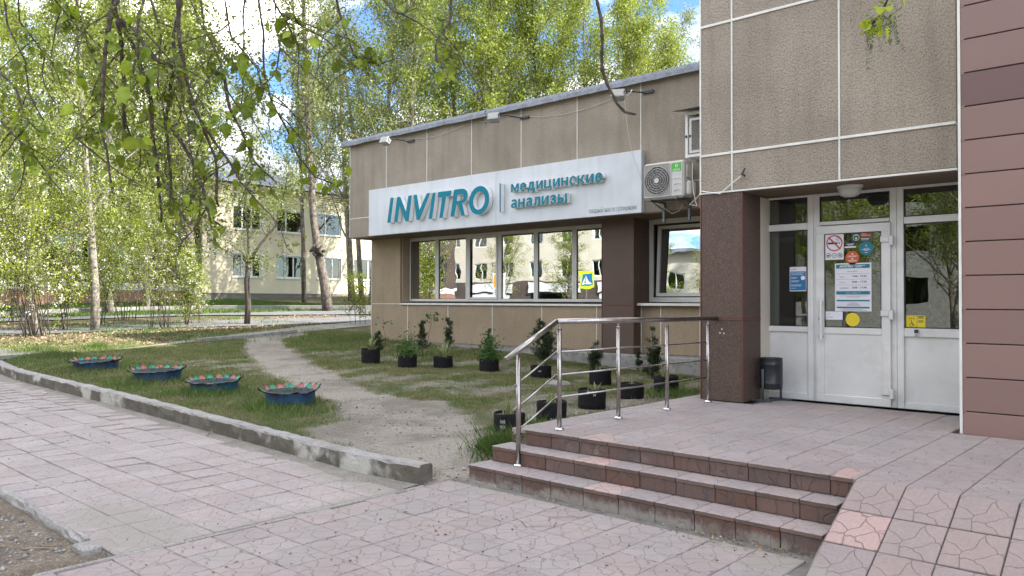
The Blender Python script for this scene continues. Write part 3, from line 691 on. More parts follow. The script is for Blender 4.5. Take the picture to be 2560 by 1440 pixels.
# one slightly taller/pinker tile near the platform edge, as in the photograph
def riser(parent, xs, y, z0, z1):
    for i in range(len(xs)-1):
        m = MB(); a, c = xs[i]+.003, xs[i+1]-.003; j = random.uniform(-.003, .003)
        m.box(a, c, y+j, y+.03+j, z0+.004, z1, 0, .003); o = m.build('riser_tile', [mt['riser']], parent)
def treads(parent, xs, y0, y1, z, mats, over=.012, pinks=()):
    for i in range(len(xs)-1):
        m = MB(); a, c = xs[i]+.003, xs[i+1]-.003; j = random.uniform(-.0015, .0015)
        cx, cy = (a+c)/2, (y0+y1)/2
        b = MB(); b.box(a-cx, c-cx, y0-over-cy, y1-cy, -.03, 0, 0, .004)
        me = b.mesh('tread_tile', [mt['tilepink'] if i in pinks else mt['tile'], mt['edge']])
        for p in me.polygons:
            if abs(p.normal.z) < .5: p.material_index = 1
        piece('tread_tile', me, parent, (cx, cy, z+j), (0, 0, 0), label='noticeably pinker tread tile' if i in pinks else None)
st = MB(); st.box(-4.96, XR, 4.985, 5.30, -.3, .105); st.box(-4.91, XR, 5.235, 5.60, -.3, .245); st.box(XL+.01, XR, 5.46, 5.7, -.3, .385)
st = struct('entrance_steps', st, [mt['mortar']])
b1 = [-4.98, -4.66, -4.35, -4.04, -3.71, -3.38, -3.06, -2.74, -2.43, -2.12, -1.84]
b2 = [-4.93, -4.62, -4.30, -3.99, -3.67, -3.35, -3.03, -2.71, -2.40, -2.09, -1.84]
b3 = [-4.72, -4.42, -4.11, -3.80, -3.49, -3.18, -2.87, -2.56, -2.25, -1.97, -1.82]
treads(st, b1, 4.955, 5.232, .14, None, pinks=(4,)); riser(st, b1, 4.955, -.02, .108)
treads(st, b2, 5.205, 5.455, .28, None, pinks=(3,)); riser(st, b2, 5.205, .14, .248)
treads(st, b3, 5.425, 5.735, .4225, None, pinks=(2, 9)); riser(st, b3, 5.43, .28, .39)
# left ends of the steps and of the platform
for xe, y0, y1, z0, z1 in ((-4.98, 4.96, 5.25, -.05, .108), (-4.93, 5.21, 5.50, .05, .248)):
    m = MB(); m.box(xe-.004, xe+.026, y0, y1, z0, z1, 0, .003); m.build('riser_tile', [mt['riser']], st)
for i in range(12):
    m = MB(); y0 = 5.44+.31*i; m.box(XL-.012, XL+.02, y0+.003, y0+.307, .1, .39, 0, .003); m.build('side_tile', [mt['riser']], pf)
rp = MB()
pts = [(4.55, -.05), (4.55, -.014), (5.44, .404), (5.44, -.05)]
for a, c in ((0, 1), (1, 2), (2, 3)):
    rp.quad((XR+.01, pts[a][0], pts[a][1]), (XR+.01, pts[c][0], pts[c][1]), (6, pts[c][0], pts[c][1]), (6, pts[a][0], pts[a][1]))
rp.poly([(XR+.01, p[0], p[1]) for p in pts]); rp = struct('entrance_ramp', rp, [mt['mortar']])
sl = math.atan2(.42, .88); RL = math.hypot(.42, .88)/3
rt_m = chbox('tile', .31-.008, RL-.008, .035, .004, [mt['ramptile']]); rt_p = chbox('tile', .31-.008, RL-.008, .035, .004, [mt['tilepink']])
for i in range(14):
    for j in range(3):
        s_ = RL*(j+.5); yy = 4.55+s_*math.cos(sl)+.0175*math.sin(sl); zz = s_*math.sin(sl)-.0175*math.cos(sl)
        x = -1.8+.155+.31*i
        piece('tile', rt_p if (i == 0 and j == 1) else rt_m, rp, (x, yy, zz+random.uniform(-.002, .002)), (sl+random.uniform(-.008, .008), random.uniform(-.01, .01), 0), label='pinker ramp tile' if (i == 0 and j == 1) else None)
m = MB(); m.box(XR-.005, XR+.014, 4.6, 5.43, -.05, .0)
# ---------------------------------------------------------------- far paths and road on the slope
def ribbon(name, A, B, mat, lift, n=24, kind='structure'):
    def res(P, n):
        P = [Vector((p[0], p[1])) for p in P]; d = [0]
        for i in range(len(P)-1): d.append(d[-1]+(P[i+1]-P[i]).length)
        o = []
        for k in range(n+1):
            s = d[-1]*k/n*.99999
            for i in range(len(P)-1):
                if s <= d[i+1]: o.append(P[i].lerp(P[i+1], (s-d[i])/(d[i+1]-d[i]))); break
        return o
    A = res(A, n); B = res(B, n); m = MB(); nw = 6
    for i in range(n+1):
        for j in range(nw+1):
            p = A[i].lerp(B[i], j/nw)
            if j in (0, nw): p = p + Vector((mnoise.noise(Vector((p.x*1.3, p.y*1.3, lift*50))), mnoise.noise(Vector((p.x*1.3, p.y*1.3, 7+lift*50)))))*.16
            m.v.append((p.x, p.y, gz(p.x, p.y)+lift))
    for i in range(n):
        for j in range(nw): m.f.append((i*(nw+1)+j, (i+1)*(nw+1)+j, (i+1)*(nw+1)+j+1, i*(nw+1)+j+1)); m.m.append(0)
    return m.build(name, [mat], None, kind=kind)
mt['pathdirt'] = M('dusty_path', (.30, .285, .25), (.235, .22, .19), nscale=1.6, rough=.95, bump=.5, bscale=40, c3=(.12, .11, .09), n3=25, a3=.4)
ribbon('footpath', GP([(265, 879), (500, 855), (620, 845), (760, 831), (960, 812)]), GP([(380, 864), (520, 845), (620, 833), (740, 819), (960, 800)]), mt['pathdirt'], .02, 60)
ribbon('pavement', GP([(-200, 850), (130, 836), (400, 822), (620, 816), (760, 812), (980, 802)]), GP([(-200, 830), (130, 820), (400, 806), (620, 799), (760, 797), (980, 790)]), mt['asphalt'], .03, 40)
ribbon('road', GP([(-300, 820), (122, 803), (500, 790), (700, 790), (1000, 786)]), GP([(-300, 806), (122, 789), (500, 778), (700, 779), (1000, 778)]), mt['asphalt'], .04, 40)
ribbon('side_road', GP([(-260, 925), (-60, 908), (20, 902), (62, 893)]), GP([(-260, 882), (-60, 878), (60, 878), (120, 881)]), M('dark_asphalt', (.10, .10, .105), (.13, .13, .13), nscale=3, rough=.9), .03, 20)
# far kerb
fk = thing('kerb', 'pale concrete kerb of the far road below the cream building lawn', 'kerb', tuple(G(700, 778)))
FK = [G(-200, 812), G(122, 789), G(350, 781), G(505, 777), G(700, 777), G(880, 777), G(1000, 777)]
s = 0
for i in range(len(FK)-1):
    a, b = FK[i], FK[i+1]; n = max(1, int((b-a).length/2.0))
    for k in range(n):
        p, q = a.lerp(b, k/n), a.lerp(b, (k+.985)/n); dd = (q-p).normalized(); nr = Vector((dd.y, -dd.x, 0)); nr = nr if nr.x < 0 else -nr
        mm_ = MB(); zt = gz(p.x, p.y)
        for w0 in ((0, -.1), (.0, .24), (.16, .25), (.16, -.1)):
            pass
        A_ = [p+nr*w+Vector((0, 0, z)) for w, z in ((0, -.1), (0, .24), (.16, .25), (.16, -.1))]; B_ = [q+nr*w+Vector((0, 0, z)) for w, z in ((0, -.1), (0, .24), (.16, .25), (.16, -.1))]
        for j in range(3): mm_.quad(A_[j], B_[j], B_[j+1], A_[j+1])
        mm_.poly(A_); mm_.poly(B_); mm_.build('kerb_stone', [mt['concrete']], fk)
# stone edging of the footpath
fe = thing('kerb', 'short weathered stone edging beside the dusty footpath behind the lawn', 'kerb', tuple(G(640, 842)))
E1 = GP([(500, 856), (620, 846), (745, 832)])
for i in range(2):
    a, b = Vector(E1[i]), Vector(E1[i+1]); n = 3
    for k in range(n):
        p, q = a.lerp(b, k/n), a.lerp(b, (k+.97)/n); d_ = (q-p).normalized(); nr = Vector((-d_.y, d_.x)); nr = nr if nr.x < 0 else -nr
        m = MB(); z0 = gz(p.x, p.y); z1 = gz(q.x, q.y); h = .10
        A_ = [(p.x+nr.x*w, p.y+nr.y*w, z0+z) for w, z in ((0, -.1), (0, h), (.14, h), (.14, -.1))]; B_ = [(q.x+nr.x*w, q.y+nr.y*w, z1+z) for w, z in ((0, -.1), (0, h), (.14, h), (.14, -.1))]
        for j in range(3): m.quad(A_[j], B_[j], B_[j+1], A_[j+1])
        m.poly(A_); m.poly(B_); m.build('kerb_stone', [mt['concrete']], fe)

# ================================================================ single-storey wing
W = thing('low_wing', 'long single-storey wing in beige pebble-dash panels with a grey metal roof edge', 'building', (-12, 13.4, .4))
YF = 13.0
FJ = [-17.76, -16.18, -14.59, -13.02, -11.46, -9.90, -8.34, -7.06, -4.6]
def part(mb, name, mats, parent=None, **k): return mb.build(name, mats, parent if parent is not None else W, **k)
for i in range(len(FJ)-1):
    a, b = FJ[i], FJ[i+1]
    m = MB(); m.box(a+.011, b-.011, YF+random.uniform(-.002, .002), YF+.05, 3.852, 5.93, 0, .003); part(m, 'panel', [mt['dash']])
    m = MB(); m.box(a+.011, b-.011, YF+random.uniform(-.002, .002), YF+.05, 3.325, 3.828, 0, .003); part(m, 'panel', [mt['dash']])
    if i: m = MB(); m.box(a-.009, a+.009, YF-.004, YF+.03, 3.33, 5.93); part(m, 'joint_strip', [mt['white']])
m = MB(); m.box(FJ[0]-.006, FJ[0]+.009, YF-.004, YF+.03, 3.33, 5.93); part(m, 'joint_strip', [mt['white']])
m = MB(); m.box(FJ[0], FJ[-1], YF-.008, YF+.03, 3.83, 3.85); part(m, 'joint_strip', [mt['white']])
# left return of the fascia
m = MB(); m.box(FJ[0], FJ[0]+.03, YF+.053, 24, 3.33, 5.93); part(m, 'side_panel', [mt['dash']])
m = MB(); m.box(FJ[0]+.035, FJ[-1], YF+.055, 23.9, 3.36, 5.9); part(m, 'wall', [mt['beigeplain']])
m = MB(); m.box(FJ[0]+.01, FJ[-1], YF+.004, 14.3, 3.30, 3.322); part(m, 'soffit', [mt['soffit']])
# roof edge flashing with a dented lower lip
N_ = 150
for s_i in range(6):
    xa = FJ[0]-.22+(FJ[-1]-FJ[0]+.22)*s_i/6; xb = FJ[0]-.22+(FJ[-1]-FJ[0]+.22)*(s_i+1)/6-.004
    m = MB(); n = 26; R_ = []
    for i in range(n+1):
        x = xa+(xb-xa)*i/n; w = .022*mnoise.noise(Vector((x*1.7, 3, 0)))+.018*max(0, mnoise.noise(Vector((x*4.5, 9, 0))))
        zt = 6.02+.01*mnoise.noise(Vector((x*.6, 1, 0)))
        pr = [(YF+.5, zt+.03), (YF-.02, zt), (YF-.14, zt-.035), (YF-.155-w*.5, zt-.10), (YF-.15-w, zt-.185-w), (YF-.13-w, zt-.183-w), (YF-.13, zt-.06), (YF+.02, zt-.03)]
        R_.append([len(m.v)+j for j in range(len(pr))]); m.v += [(x, a, b) for a, b in pr]
    for i in range(n):
        for j in range(7): m.f.append((R_[i][j], R_[i+1][j], R_[i+1][j+1], R_[i][j+1])); m.m.append(0)
    part(m, 'roof_flashing', [mt['galv']])
m = MB(); m.box(FJ[0]-.2, FJ[0]+.05, YF-.1, 24, 5.86, 6.04); part(m, 'roof_flashing', [mt['galv']])
m = MB(); m.box(FJ[0], FJ[-1], YF+.3, 24, 5.95, 6.03); part(m, 'roof', [mt['galv']])
# lower wall
YW = 13.75; LJ = [-17.75, -16.18, -14.60, -13.04, -11.48, -9.94, -9.60]
ZB = .50
def lowpanel(a, b, zb, zt, y=YW, mat='dashlow'):
    m = MB(); m.box(a+.009, b-.009, y+random.uniform(-.002, .002), y+.06, zb, zt, 0, .003); part(m, 'panel', [mt[mat]])
for i in range(6):
    lowpanel(LJ[i], LJ[i+1], ZB+.01*i, 1.50)
    if i: m = MB(); m.box(LJ[i]-.008, LJ[i]+.008, YW-.004, YW+.03, ZB+.01*i, 1.5); part(m, 'joint_strip', [mt['white']])
m = MB(); m.box(-17.757, -17.742, YW-.004, YW+.03, ZB, 3.3); part(m, 'joint_strip', [mt['white']])
m = MB(); m.box(-17.73, -16.5, YW, YW+.06, 1.52, 3.3, 0, .003); part(m, 'panel', [mt['dashlow']])
m = MB(); m.box(-16.5, -16.46, YW+.062, 14.1, 1.56, 3.3); part(m, 'window_jamb', [mt['dashlow']])
m = MB(); m.box(-17.74, -17.68, YW+.065, 24, .1, 3.3); part(m, 'side_panel', [mt['dashlow']])
m = MB(); m.box(-17.75, -16.5, YW-.004, YW+.03, 1.502, 1.518); part(m, 'joint_strip', [mt['white']])
# plinth
m = MB(); m.box(-17.7, -4.6, YW+.02, YW+.10, -.2, ZB+.06); part(m, 'plinth', [mt['plinth']])
m = MB(); m.box(-10.9, -4.62, 13.30, YW+.02, -.1, .52, 0, .02); part(m, 'plinth_slab', [mt['plinth']])
# window ledges
m = MB(); m.box(-16.46, -9.6, YW-.05, 14.12, 1.522, 1.535); m.box(-16.46, -9.6, YW-.05, YW-.044, 1.49, 1.522); part(m, 'window_ledge', [mt['white']])
m = MB(); m.box(-8.84, -4.65, 13.6, 14.12, 1.548, 1.56); m.box(-8.84, -4.65, 13.6, 13.606, 1.51, 1.548); part(m, 'window_ledge', [mt['white']])
# right stretch of the lower wall (stands a little forward)
RJ = [-8.81, -8.35, -7.47, -6.0, -4.66]
for i in range(4):
    lowpanel(RJ[i], RJ[i+1], .53, 1.51)
    m = MB(); m.box(RJ[i]-.01, RJ[i]+.01, YW-.005, YW+.03, .53, 1.51); part(m, 'joint_strip', [mt['white']])
# brown column
def granite_box(parent, x0, x1, y0, y1, z0, z1, zj, mat='granite'):
    c = .03
    for a, b in ((z0, zj-.012), (zj+.012, z1)):
        m = MB(); m.box(x0+.012, x1-.012, y0, y0+c, a, b, 0, .002); part(m, 'cladding_panel', [mt[mat]], parent)
        m = MB(); m.box(x1-c, x1, y0+.012, y1, a, b, 0, .002); part(m, 'cladding_panel', [mt[mat]], parent)
        m = MB(); m.box(x0, x0+c, y0+.012, y1, a, b, 0, .002); part(m, 'cladding_panel', [mt[mat]], parent)
    m = MB(); m.box(x0-.004, x1+.004, y0-.006, y1, zj-.011, zj+.011); part(m, 'trim', [mt['redcornice']], parent)
    for x in (x0, x1): m = MB(); m.box(x-.008, x+.008, y0-.005, y0+.012, z0, z1); part(m, 'trim', [mt['redcornice']], parent)
    m = MB(); m.box(x0+c+.002, x1-c-.002, y0+c+.002, y1-.002, z0, z1); part(m, 'core', [mt['dark']], parent)
granite_box(W, -9.60, -8.82, 13.47, 14.2, .45, 3.30, 1.52)
# rooms behind the glass
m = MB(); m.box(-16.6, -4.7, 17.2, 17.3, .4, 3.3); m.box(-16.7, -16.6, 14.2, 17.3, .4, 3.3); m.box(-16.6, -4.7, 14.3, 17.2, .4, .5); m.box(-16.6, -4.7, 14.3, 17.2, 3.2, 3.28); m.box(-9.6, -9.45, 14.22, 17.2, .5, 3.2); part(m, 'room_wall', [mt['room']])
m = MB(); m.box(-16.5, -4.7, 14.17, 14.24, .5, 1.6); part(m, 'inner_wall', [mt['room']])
def pane(parent, x0, x1, y, z0, z1, mat='glass', name='pane'):
    m = MB(); m.box(x0, x1, y, y+.012, z0, z1); return part(m, name, [mt[mat]], parent)
def frame(parent, x0, x1, y0, y1, z0, z1, t, mat='pvc', name='frame', gas=True):
    """four butted members round an opening, outer size given"""
    m = MB(); c = .005
    m.box(x0, x1, y0, y1, z1-t, z1, 0, c); m.box(x0, x1, y0, y1, z0, z0+t, 0, c); m.box(x0, x0+t, y0+.001, y1, z0+t, z1-t, 0, c); m.box(x1-t, x1, y0+.001, y1, z0+t, z1-t, 0, c)
    o = part(m, name, [mt[mat]], parent)
    if gas:
        g = MB(); y = (y0+y1)/2-.012; e = .008; a, b, p, q = x0+t, x1-t, z0+t, z1-t
        g.box(a, b, y, y+.02, q-e, q-.0005); g.box(a, b, y, y+.02, p+.0005, p+e); g.box(a+.0005, a+e, y, y+.02, p+e, q-e); g.box(b-e, b-.0005, y, y+.02, p+e, q-e); part(g, 'gasket', [mt['gasket']], parent)
    return o
YG = 14.06
mt['framegrey'] = M('grey_window_frame', (.56, .56, .53), (.50, .50, .47), nscale=3, rough=.4)  # even grey for the wing's window frames and the inner sash
wins = [(-16.50, -15.37), (-15.37, -14.22), (-14.22, -13.10), (-13.10, -11.93), (-11.93, -10.79), (-10.79, -9.60)]
for k, (a, b) in enumerate(wins):
    w = bpy.data.objects.new('window', None); COL.objects.link(w); w.parent = W; w.location = Vector(((a+b)/2, YG, 1.58))-W.location
    t = .065
    frame(w, a, b, YG, YG+.07, 1.58, 3.28, t, 'framegrey')
    if k == 2:
        frame(w, a+t-.012, b-t+.012, YG-.022, YG-.002, 1.58+t-.012, 3.28-t+.012, .055, 'framegrey', 'sash', False)
    pane(w, a+t, b-t, YG+.035, 1.58+t, 3.28-t)
    m = MB(); m.box(a+t, b-t, YG+.16, YG+.17, 3.02 if k != 5 else 2.98, 3.2); part(m, 'blind', [mt['blind']], w)
# tilted window on the right, leaning in at the top
w = bpy.data.objects.new('window', None); COL.objects.link(w); w.parent = W; w.location = Vector((-7.7, YG, 1.58))-W.location; w['label'] = 'single window tilted open inwards, right of the brown column'
frame(w, -8.82, -6.5, YG, YG+.07, 1.58, 3.30, .10, 'framegrey')
s_ = MB(); x0, x1, z0, z1 = -8.66, -6.62, 1.70, 3.17
def lean(mb, piv=1.70, ang=.055):
    mb.v = [(v[0], v[1]+(v[2]-piv)*math.sin(ang), piv+(v[2]-piv)*math.cos(ang)) for v in mb.v]; return mb
for bx_ in ((x0, x1, z1-.07, z1), (x0, x1, z0, z0+.07), (x0, x0+.07, z0+.07, z1-.07), (x1-.07, x1, z0+.07, z1-.07)): s_.box(bx_[0], bx_[1], YG+.005, YG+.06, bx_[2], bx_[3], 0, .004)
part(lean(s_), 'sash', [mt['framegrey']], w); g_ = MB(); g_.box(x0+.07, x1-.07, YG+.03, YG+.04, z0+.07, z1-.07); part(lean(g_), 'pane', [mt['glass']], w)
m = MB(); m.box(-16.5, -4.65, YG+.001, YG+.08, 3.281, 3.30); part(m, 'window_head', [mt['framegrey']])

# ================================================================ sign
S = thing('shop_sign', 'long white sign box with raised teal clinic lettering over the window band', 'sign', (-12.5, 12.94, 3.9))
YS = 12.88
for a, b in ((-16.76, -12.113), (-12.107, -8.25)):
    m = MB(); m.box(a, b, YS, YF-.006, 3.315, 4.535, 0, .004); part(m, 'sign_panel', [mt['signwhite']], S)
YL = 12.75
def tr(zx, zy): p = PY(940+zx/4.129, 420+zy/4.129, YL); return (p.x, p.z)
LT = [mt['teal'], mt['retwhite']]
def letter(pts, hole=None, raw=False):
    m = MB(); P = pts if raw else [tr(*q) for q in pts]; H = None if not hole else (hole if raw else [tr(*q) for q in hole])
    m.prism(P, YL, YS-.012, 0, 1, H); return part(m, 'letter', LT, S)
letter([(150, 307), (182, 305), (151, 563), (115, 566)])
letter([(218, 300), (251, 297), (309, 448), (335, 286), (370, 282), (338, 546), (304, 549), (245, 392), (221, 556), (187, 558)])
letter([(387, 278), (422, 274), (449, 430), (525, 261), (560, 258), (450, 535), (418, 537)])
letter([(585, 256), (618, 253), (579, 524), (543, 527)])
letter([(641, 248), (779, 231), (774, 286), (724, 292), (690, 514), (653, 517), (684, 297), (636, 303)])
letter([(806, 224), (880, 213), (915, 216), (938, 234), (948, 262), (947, 295), (935, 327), (915, 350), (890, 366), (918, 487), (880, 492), (852, 374), (830, 376), (808, 500), (768, 503)],
       [(841, 277), (878, 271), (900, 276), (909, 292), (903, 315), (888, 330), (862, 338), (834, 341)])
el = lambda cx, cy, rx, ry, sh: [(cx+rx*math.cos(t)+sh*math.sin(t)*ry, cy-ry*math.sin(t)-0*t) for t in np.linspace(0, 2*math.pi, 41)[:-1]]
letter(el(1065, 333, 103, 148, .10), el(1064, 335, 60, 94, .10))
letter([(1275, 160), (1288, 158), (1288, 457), (1275, 459)])
def wordpx(s, p0, p1, xh, mat, depth, bold, split=False):
    a = PY(*p0, YL); b = PY(*p1, YL); zt = PY(p0[0], p0[1]-xh, YL).z-a.z
    rise = (b.z-a.z)/(b.x-a.x)
    o = text(s, a.x, a.z, YL+depth, mat, S, w=b.x-a.x, h=zt*1.0, depth=depth, bold=bold, rise=0)
    return o
def zpx(x, y): return (940+x/4.129, 420+y/4.129)
def arc(cx, cy, rx, ry, a0, a1, n=14): return [(cx+rx*math.cos(math.radians(a0+(a1-a0)*i/n)), cy+ry*math.sin(math.radians(a0+(a1-a0)*i/n))) for i in range(n+1)]
GL = {  # letterforms drawn for this sign: width, [(outline, hole)]
 'м': (1.05, [([(0, 0), (0, 1), (.27, 1), (.525, .5), (.78, 1), (1.05, 1), (1.05, 0), (.82, 0), (.82, .62), (.6, .2), (.45, .2), (.23, .62), (.23, 0)], None)]),
 'и': (.85, [([(0, 0), (0, 1), (.24, 1), (.24, .36), (.61, 1), (.85, 1), (.85, 0), (.61, 0), (.61, .64), (.24, 0)], None)]),
 'н': (.83, [([(0, 0), (0, 1), (.24, 1), (.24, .61), (.59, .61), (.59, 1), (.83, 1), (.83, 0), (.59, 0), (.59, .41), (.24, .41), (.24, 0)], None)]),
 'ц': (.94, [([(0, 0), (0, 1), (.24, 1), (.24, .2), (.58, .2), (.58, 1), (.82, 1), (.82, .2), (.94, .2), (.94, -.24), (.74, -.24), (.74, 0)], None)]),
 'к': (.86, [([(0, 0), (0, 1), (.24, 1), (.24, .6), (.34, .6), (.56, 1), (.83, 1), (.55, .52), (.86, 0), (.58, 0), (.35, .4), (.24, .4), (.24, 0)], None)]),
 'л': (.82, [([(0, 0), (0, .21), (.08, .22), (.15, .35), (.18, 1), (.82, 1), (.82, 0), (.58, 0), (.58, .8), (.39, .8), (.37, .35), (.3, .08), (.14, 0)], None)]),
 'д': (.96, [([(0, -.24), (0, .2), (.1, .2), (.2, .45), (.24, 1), (.83, 1), (.83, .2), (.96, .2), (.96, -.24), (.75, -.24), (.75, 0), (.21, 0), (.21, -.24)], [(.36, .2), (.59, .2), (.59, .8), (.45, .8), (.42, .5)])]),
 'с': (.78, [(arc(.42, .5, .42, .53, 48, 312)+arc(.42, .5, .18, .33, 308, 52), None)]),
 'е': (.84, [(arc(.42, .5, .42, .53, -9, 312)+arc(.42, .5, .18, .33, 305, 196), arc(.42, .5, .18, .33, 17, 163))]),
 'а': (.76, [([(.06, .72), (.12, .93), (.35, 1.02), (.6, .98), (.74, .8), (.76, .6), (.76, 0), (.54, 0), (.52, .1), (.38, -.02), (.22, -.03), (.05, .06), (0, .26), (.06, .46), (.22, .57), (.52, .6), (.52, .7), (.46, .8), (.36, .83), (.27, .8), (.23, .7)], [(.52, .43), (.52, .3), (.42, .18), (.32, .16), (.24, .22), (.25, .34), (.34, .41)])]),
 'з': (.72, [([(.03, .75), (.1, .93), (.32, 1.02), (.56, .98), (.68, .8), (.66, .62), (.56, .53), (.69, .42), (.72, .24), (.6, .04), (.35, -.03), (.1, .04), (0, .25), (.22, .3), (.28, .19), (.38, .16), (.47, .22), (.48, .34), (.4, .42), (.22, .42), (.22, .61), (.38, .61), (.45, .7), (.42, .8), (.34, .83), (.26, .8), (.23, .72)], None)]),
 'ы': (1.06, [([(0, 0), (0, 1), (.24, 1), (.24, .64), (.46, .64), (.66, .55), (.72, .33), (.66, .1), (.46, 0)], [(.24001, .44), (.24, .19), (.42, .19), (.49, .25), (.49, .38), (.42, .44)]), ([(.82, 0), (.82, 1), (1.06, 1), (1.06, 0)], None)])}
GL['ы'][1][0] = (GL['ы'][1][0][0], [(.23, .44), (.23, .2), (.42, .2), (.49, .25), (.49, .38), (.42, .44)])
def zpx(x, y): return (940+x/4.129, 420+y/4.129)
def word(s_, p0, p1, xh):
    a = PY(*p0, YL); b = PY(*p1, YL); h = PY(p0[0], p0[1]-xh, YL).z-a.z; tot = sum(GL[c][0] for c in s_)+.15*(len(s_)-1); k = (b.x-a.x)/tot; x = a.x
    for c in s_:
        m = MB()
        for o_, hl in GL[c][1]: m.prism([(x+p*k, a.z+q*h) for p, q in o_], YL, YS-.012, 0, 1, [(x+p*k, a.z+q*h) for p, q in hl] if hl else None)
        part(m, 'letter', LT, S); x += (GL[c][0]+.15)*k
word('медицинские', zpx(1393, 252), zpx(2340, 148), 84/4.129)
word('анализы', zpx(1393, 414), zpx(1972, 352), 88/4.129)
a = PY(1472, 534, YS); b = PY(1591, 524, YS); text('товарный знак по сублицензии', a.x, a.z, YS-.001, mt['greyprint'], S, w=b.x-a.x, h=.105, depth=.002)

# ================================================================ air conditioner
A = thing('air_conditioner', 'white outdoor air conditioner with round fan grille on wall brackets beside the sign', 'air conditioner', (-7.56, 12.7, 3.4))
m = MB(); m.box(-7.96, -7.12, 12.5, 12.84, 3.49, 4.16, 0, .03); part(m, 'body', [mt['acbody']], A)
m = MB(); m.box(-7.93, -7.385, 12.494, 12.499, 3.53, 4.12, 0, .002); part(m, 'fan_recess', [M('fan_plate', (.30, .30, .265), rough=.6)], A)
cx, cz = -7.66, 3.825; m = MB(); m.discy(cx, 12.493, cz, .262, 40, .001); part(m, 'fan_opening', [mt['dark']], A)
m = MB()
for k, r in enumerate((.26, .215, .17, .125, .08)):
    pts = []
    for t in np.linspace(0, 2*math.pi, 49):
        wv = .012*math.cos(2*t) if k < 4 else 0; pts.append((cx+(r+wv)*math.cos(t), 12.478, cz+(r-wv*.2)*math.sin(t)))
    m.tube(pts, .004, 5, cap=False)
for i in range(17):
    z = cz-.255+.51*i/16; h = math.sqrt(max(0, .262**2-(z-cz)**2)); m.tube([(cx-h, 12.484, z), (cx+h, 12.484, z)], .0018, 4)
for i in range(12):
    t = 2*math.pi*i/12; m.tube([(cx+.07*math.cos(t), 12.482, cz+.07*math.sin(t)), (cx+.262*math.cos(t), 12.482, cz+.262*math.sin(t))], .0016, 4)
part(m, 'fan_grille', [mt['acbody']], A)
m = MB(); m.discy(cx, 12.476, cz, .05, 24, .008); part(m, 'hub_cap', [mt['acbody']], A)
m = MB()
for (a, b, z) in ((0, 0, 0),):
    x0, x1, z0, z1, r = -7.935, -7.38, 3.525, 4.125, .05; pts = []
    for (qx, qz, t0) in ((x1-r, z1-r, 0), (x0+r, z1-r, math.pi/2), (x0+r, z0+r, math.pi), (x1-r, z0+r, 1.5*math.pi)):
        for j in range(5): t = t0+j*math.pi/8; pts.append((qx+r*math.cos(t), 12.492, qz+r*math.sin(t)))
    pts.append(pts[0]); m.tube(pts, .009, 6, cap=False)
part(m, 'grille_rim', [mt['acbody']], A)
m = MB(); m.box(-7.355, -7.165, 12.497, 12.499, 3.96, 4.115); lb = part(m, 'label_plate', [mt['green']], A)
text('LESSAR', -7.33, 3.975, 12.4965, mt['print'], A, w=.14, h=.03, depth=.001, bold=.01)
m = MB(); m.discy(-7.26, 12.4965, 4.06, .028, 20, .001, .019); part(m, 'emblem', [mt['print']], A)
for z in (3.83, 3.73, 3.62):
    m = MB(); m.tube([(-7.31, 12.497, z-.02), (-7.29, 12.494, z), (-7.20, 12.494, z), (-7.18, 12.497, z-.02)], .006, 5); part(m, 'side_vent', [mt['acbody']], A)
m = MB(); m.box(-7.118, -7.09, 12.58, 12.75, 3.85, 4.08, 0, .01); m.box(-7.118, -7.02, 12.56, 12.80, 3.52, 3.78, 0, .03); part(m, 'valve_cover', [mt['acbody']], A)
for x in (-7.80, -7.26):
    m = MB(); m.box(x-.02, x+.02, 12.46, 13.0, 3.45, 3.487, 0, .003); m.box(x-.022, x+.022, 12.94, 12.995, 3.1, 3.45, 0, .003); m.tube([(x, 12.55, 3.45), (x, 12.95, 3.33)], .012, 6); part(m, 'bracket', [mt['grey']], A)
m = MB(); m.box(-7.94, -7.14, 12.52, 12.82, 3.474, 3.49); part(m, 'base_rail', [mt['grey']], A)
c_ = MB(); c_.tube([PY(1652, 505, 12.9), PY(1662, 522, 12.9), PY(1680, 534, 12.9), PY(1698, 527, 12.9), PY(1710, 505, 12.9)], .006, 6)
tag(c_.build('cable', [mt['wire']]), 'thin pale cable looping under the air conditioner brackets', 'cable')
c_ = MB(); P_ = [PY(1731, 408, 12.6), PY(1731, 440, 12.6), PY(1734, 480, 12.6), PY(1740, 508, 12.6), PY(1743, 514, 12.6), PY(1760, 500, 8.55), PY(1800, 484, 8.53), PY(1830, 458, 8.53), PY(1845, 446, 8.53), PY(1858, 434, 8.53)]
P_ = P_[:5]+[Vector((-7.0, 12.5, 3.33)), Vector((-5.2, 9.5, 3.0)), Vector((-4.62, 8.55, 2.93))]+P_[6:]
c_.tube(P_, .007, 6); tag(c_.build('cable', [mt['wirewhite']]), 'white cable hanging beside the air conditioner and running to the entrance block', 'cable')
c_ = MB(); c_.tube([PY(1862, 420, 8.5), PY(1858, 430, 8.5), PY(1853, 437, 8.5)], .010, 6); c_.tube([PY(1856, 433, 8.5), PY(1862, 440, 8.5), PY(1861, 436, 8.48)], .012, 6); c_.tube([PY(1853, 437, 8.5), PY(1853, 437, 8.585)], .006, 5)
tag(c_.build('cable_hook', [mt['black']]), 'small black bent hook with cable end on the entrance block wall', 'hook')

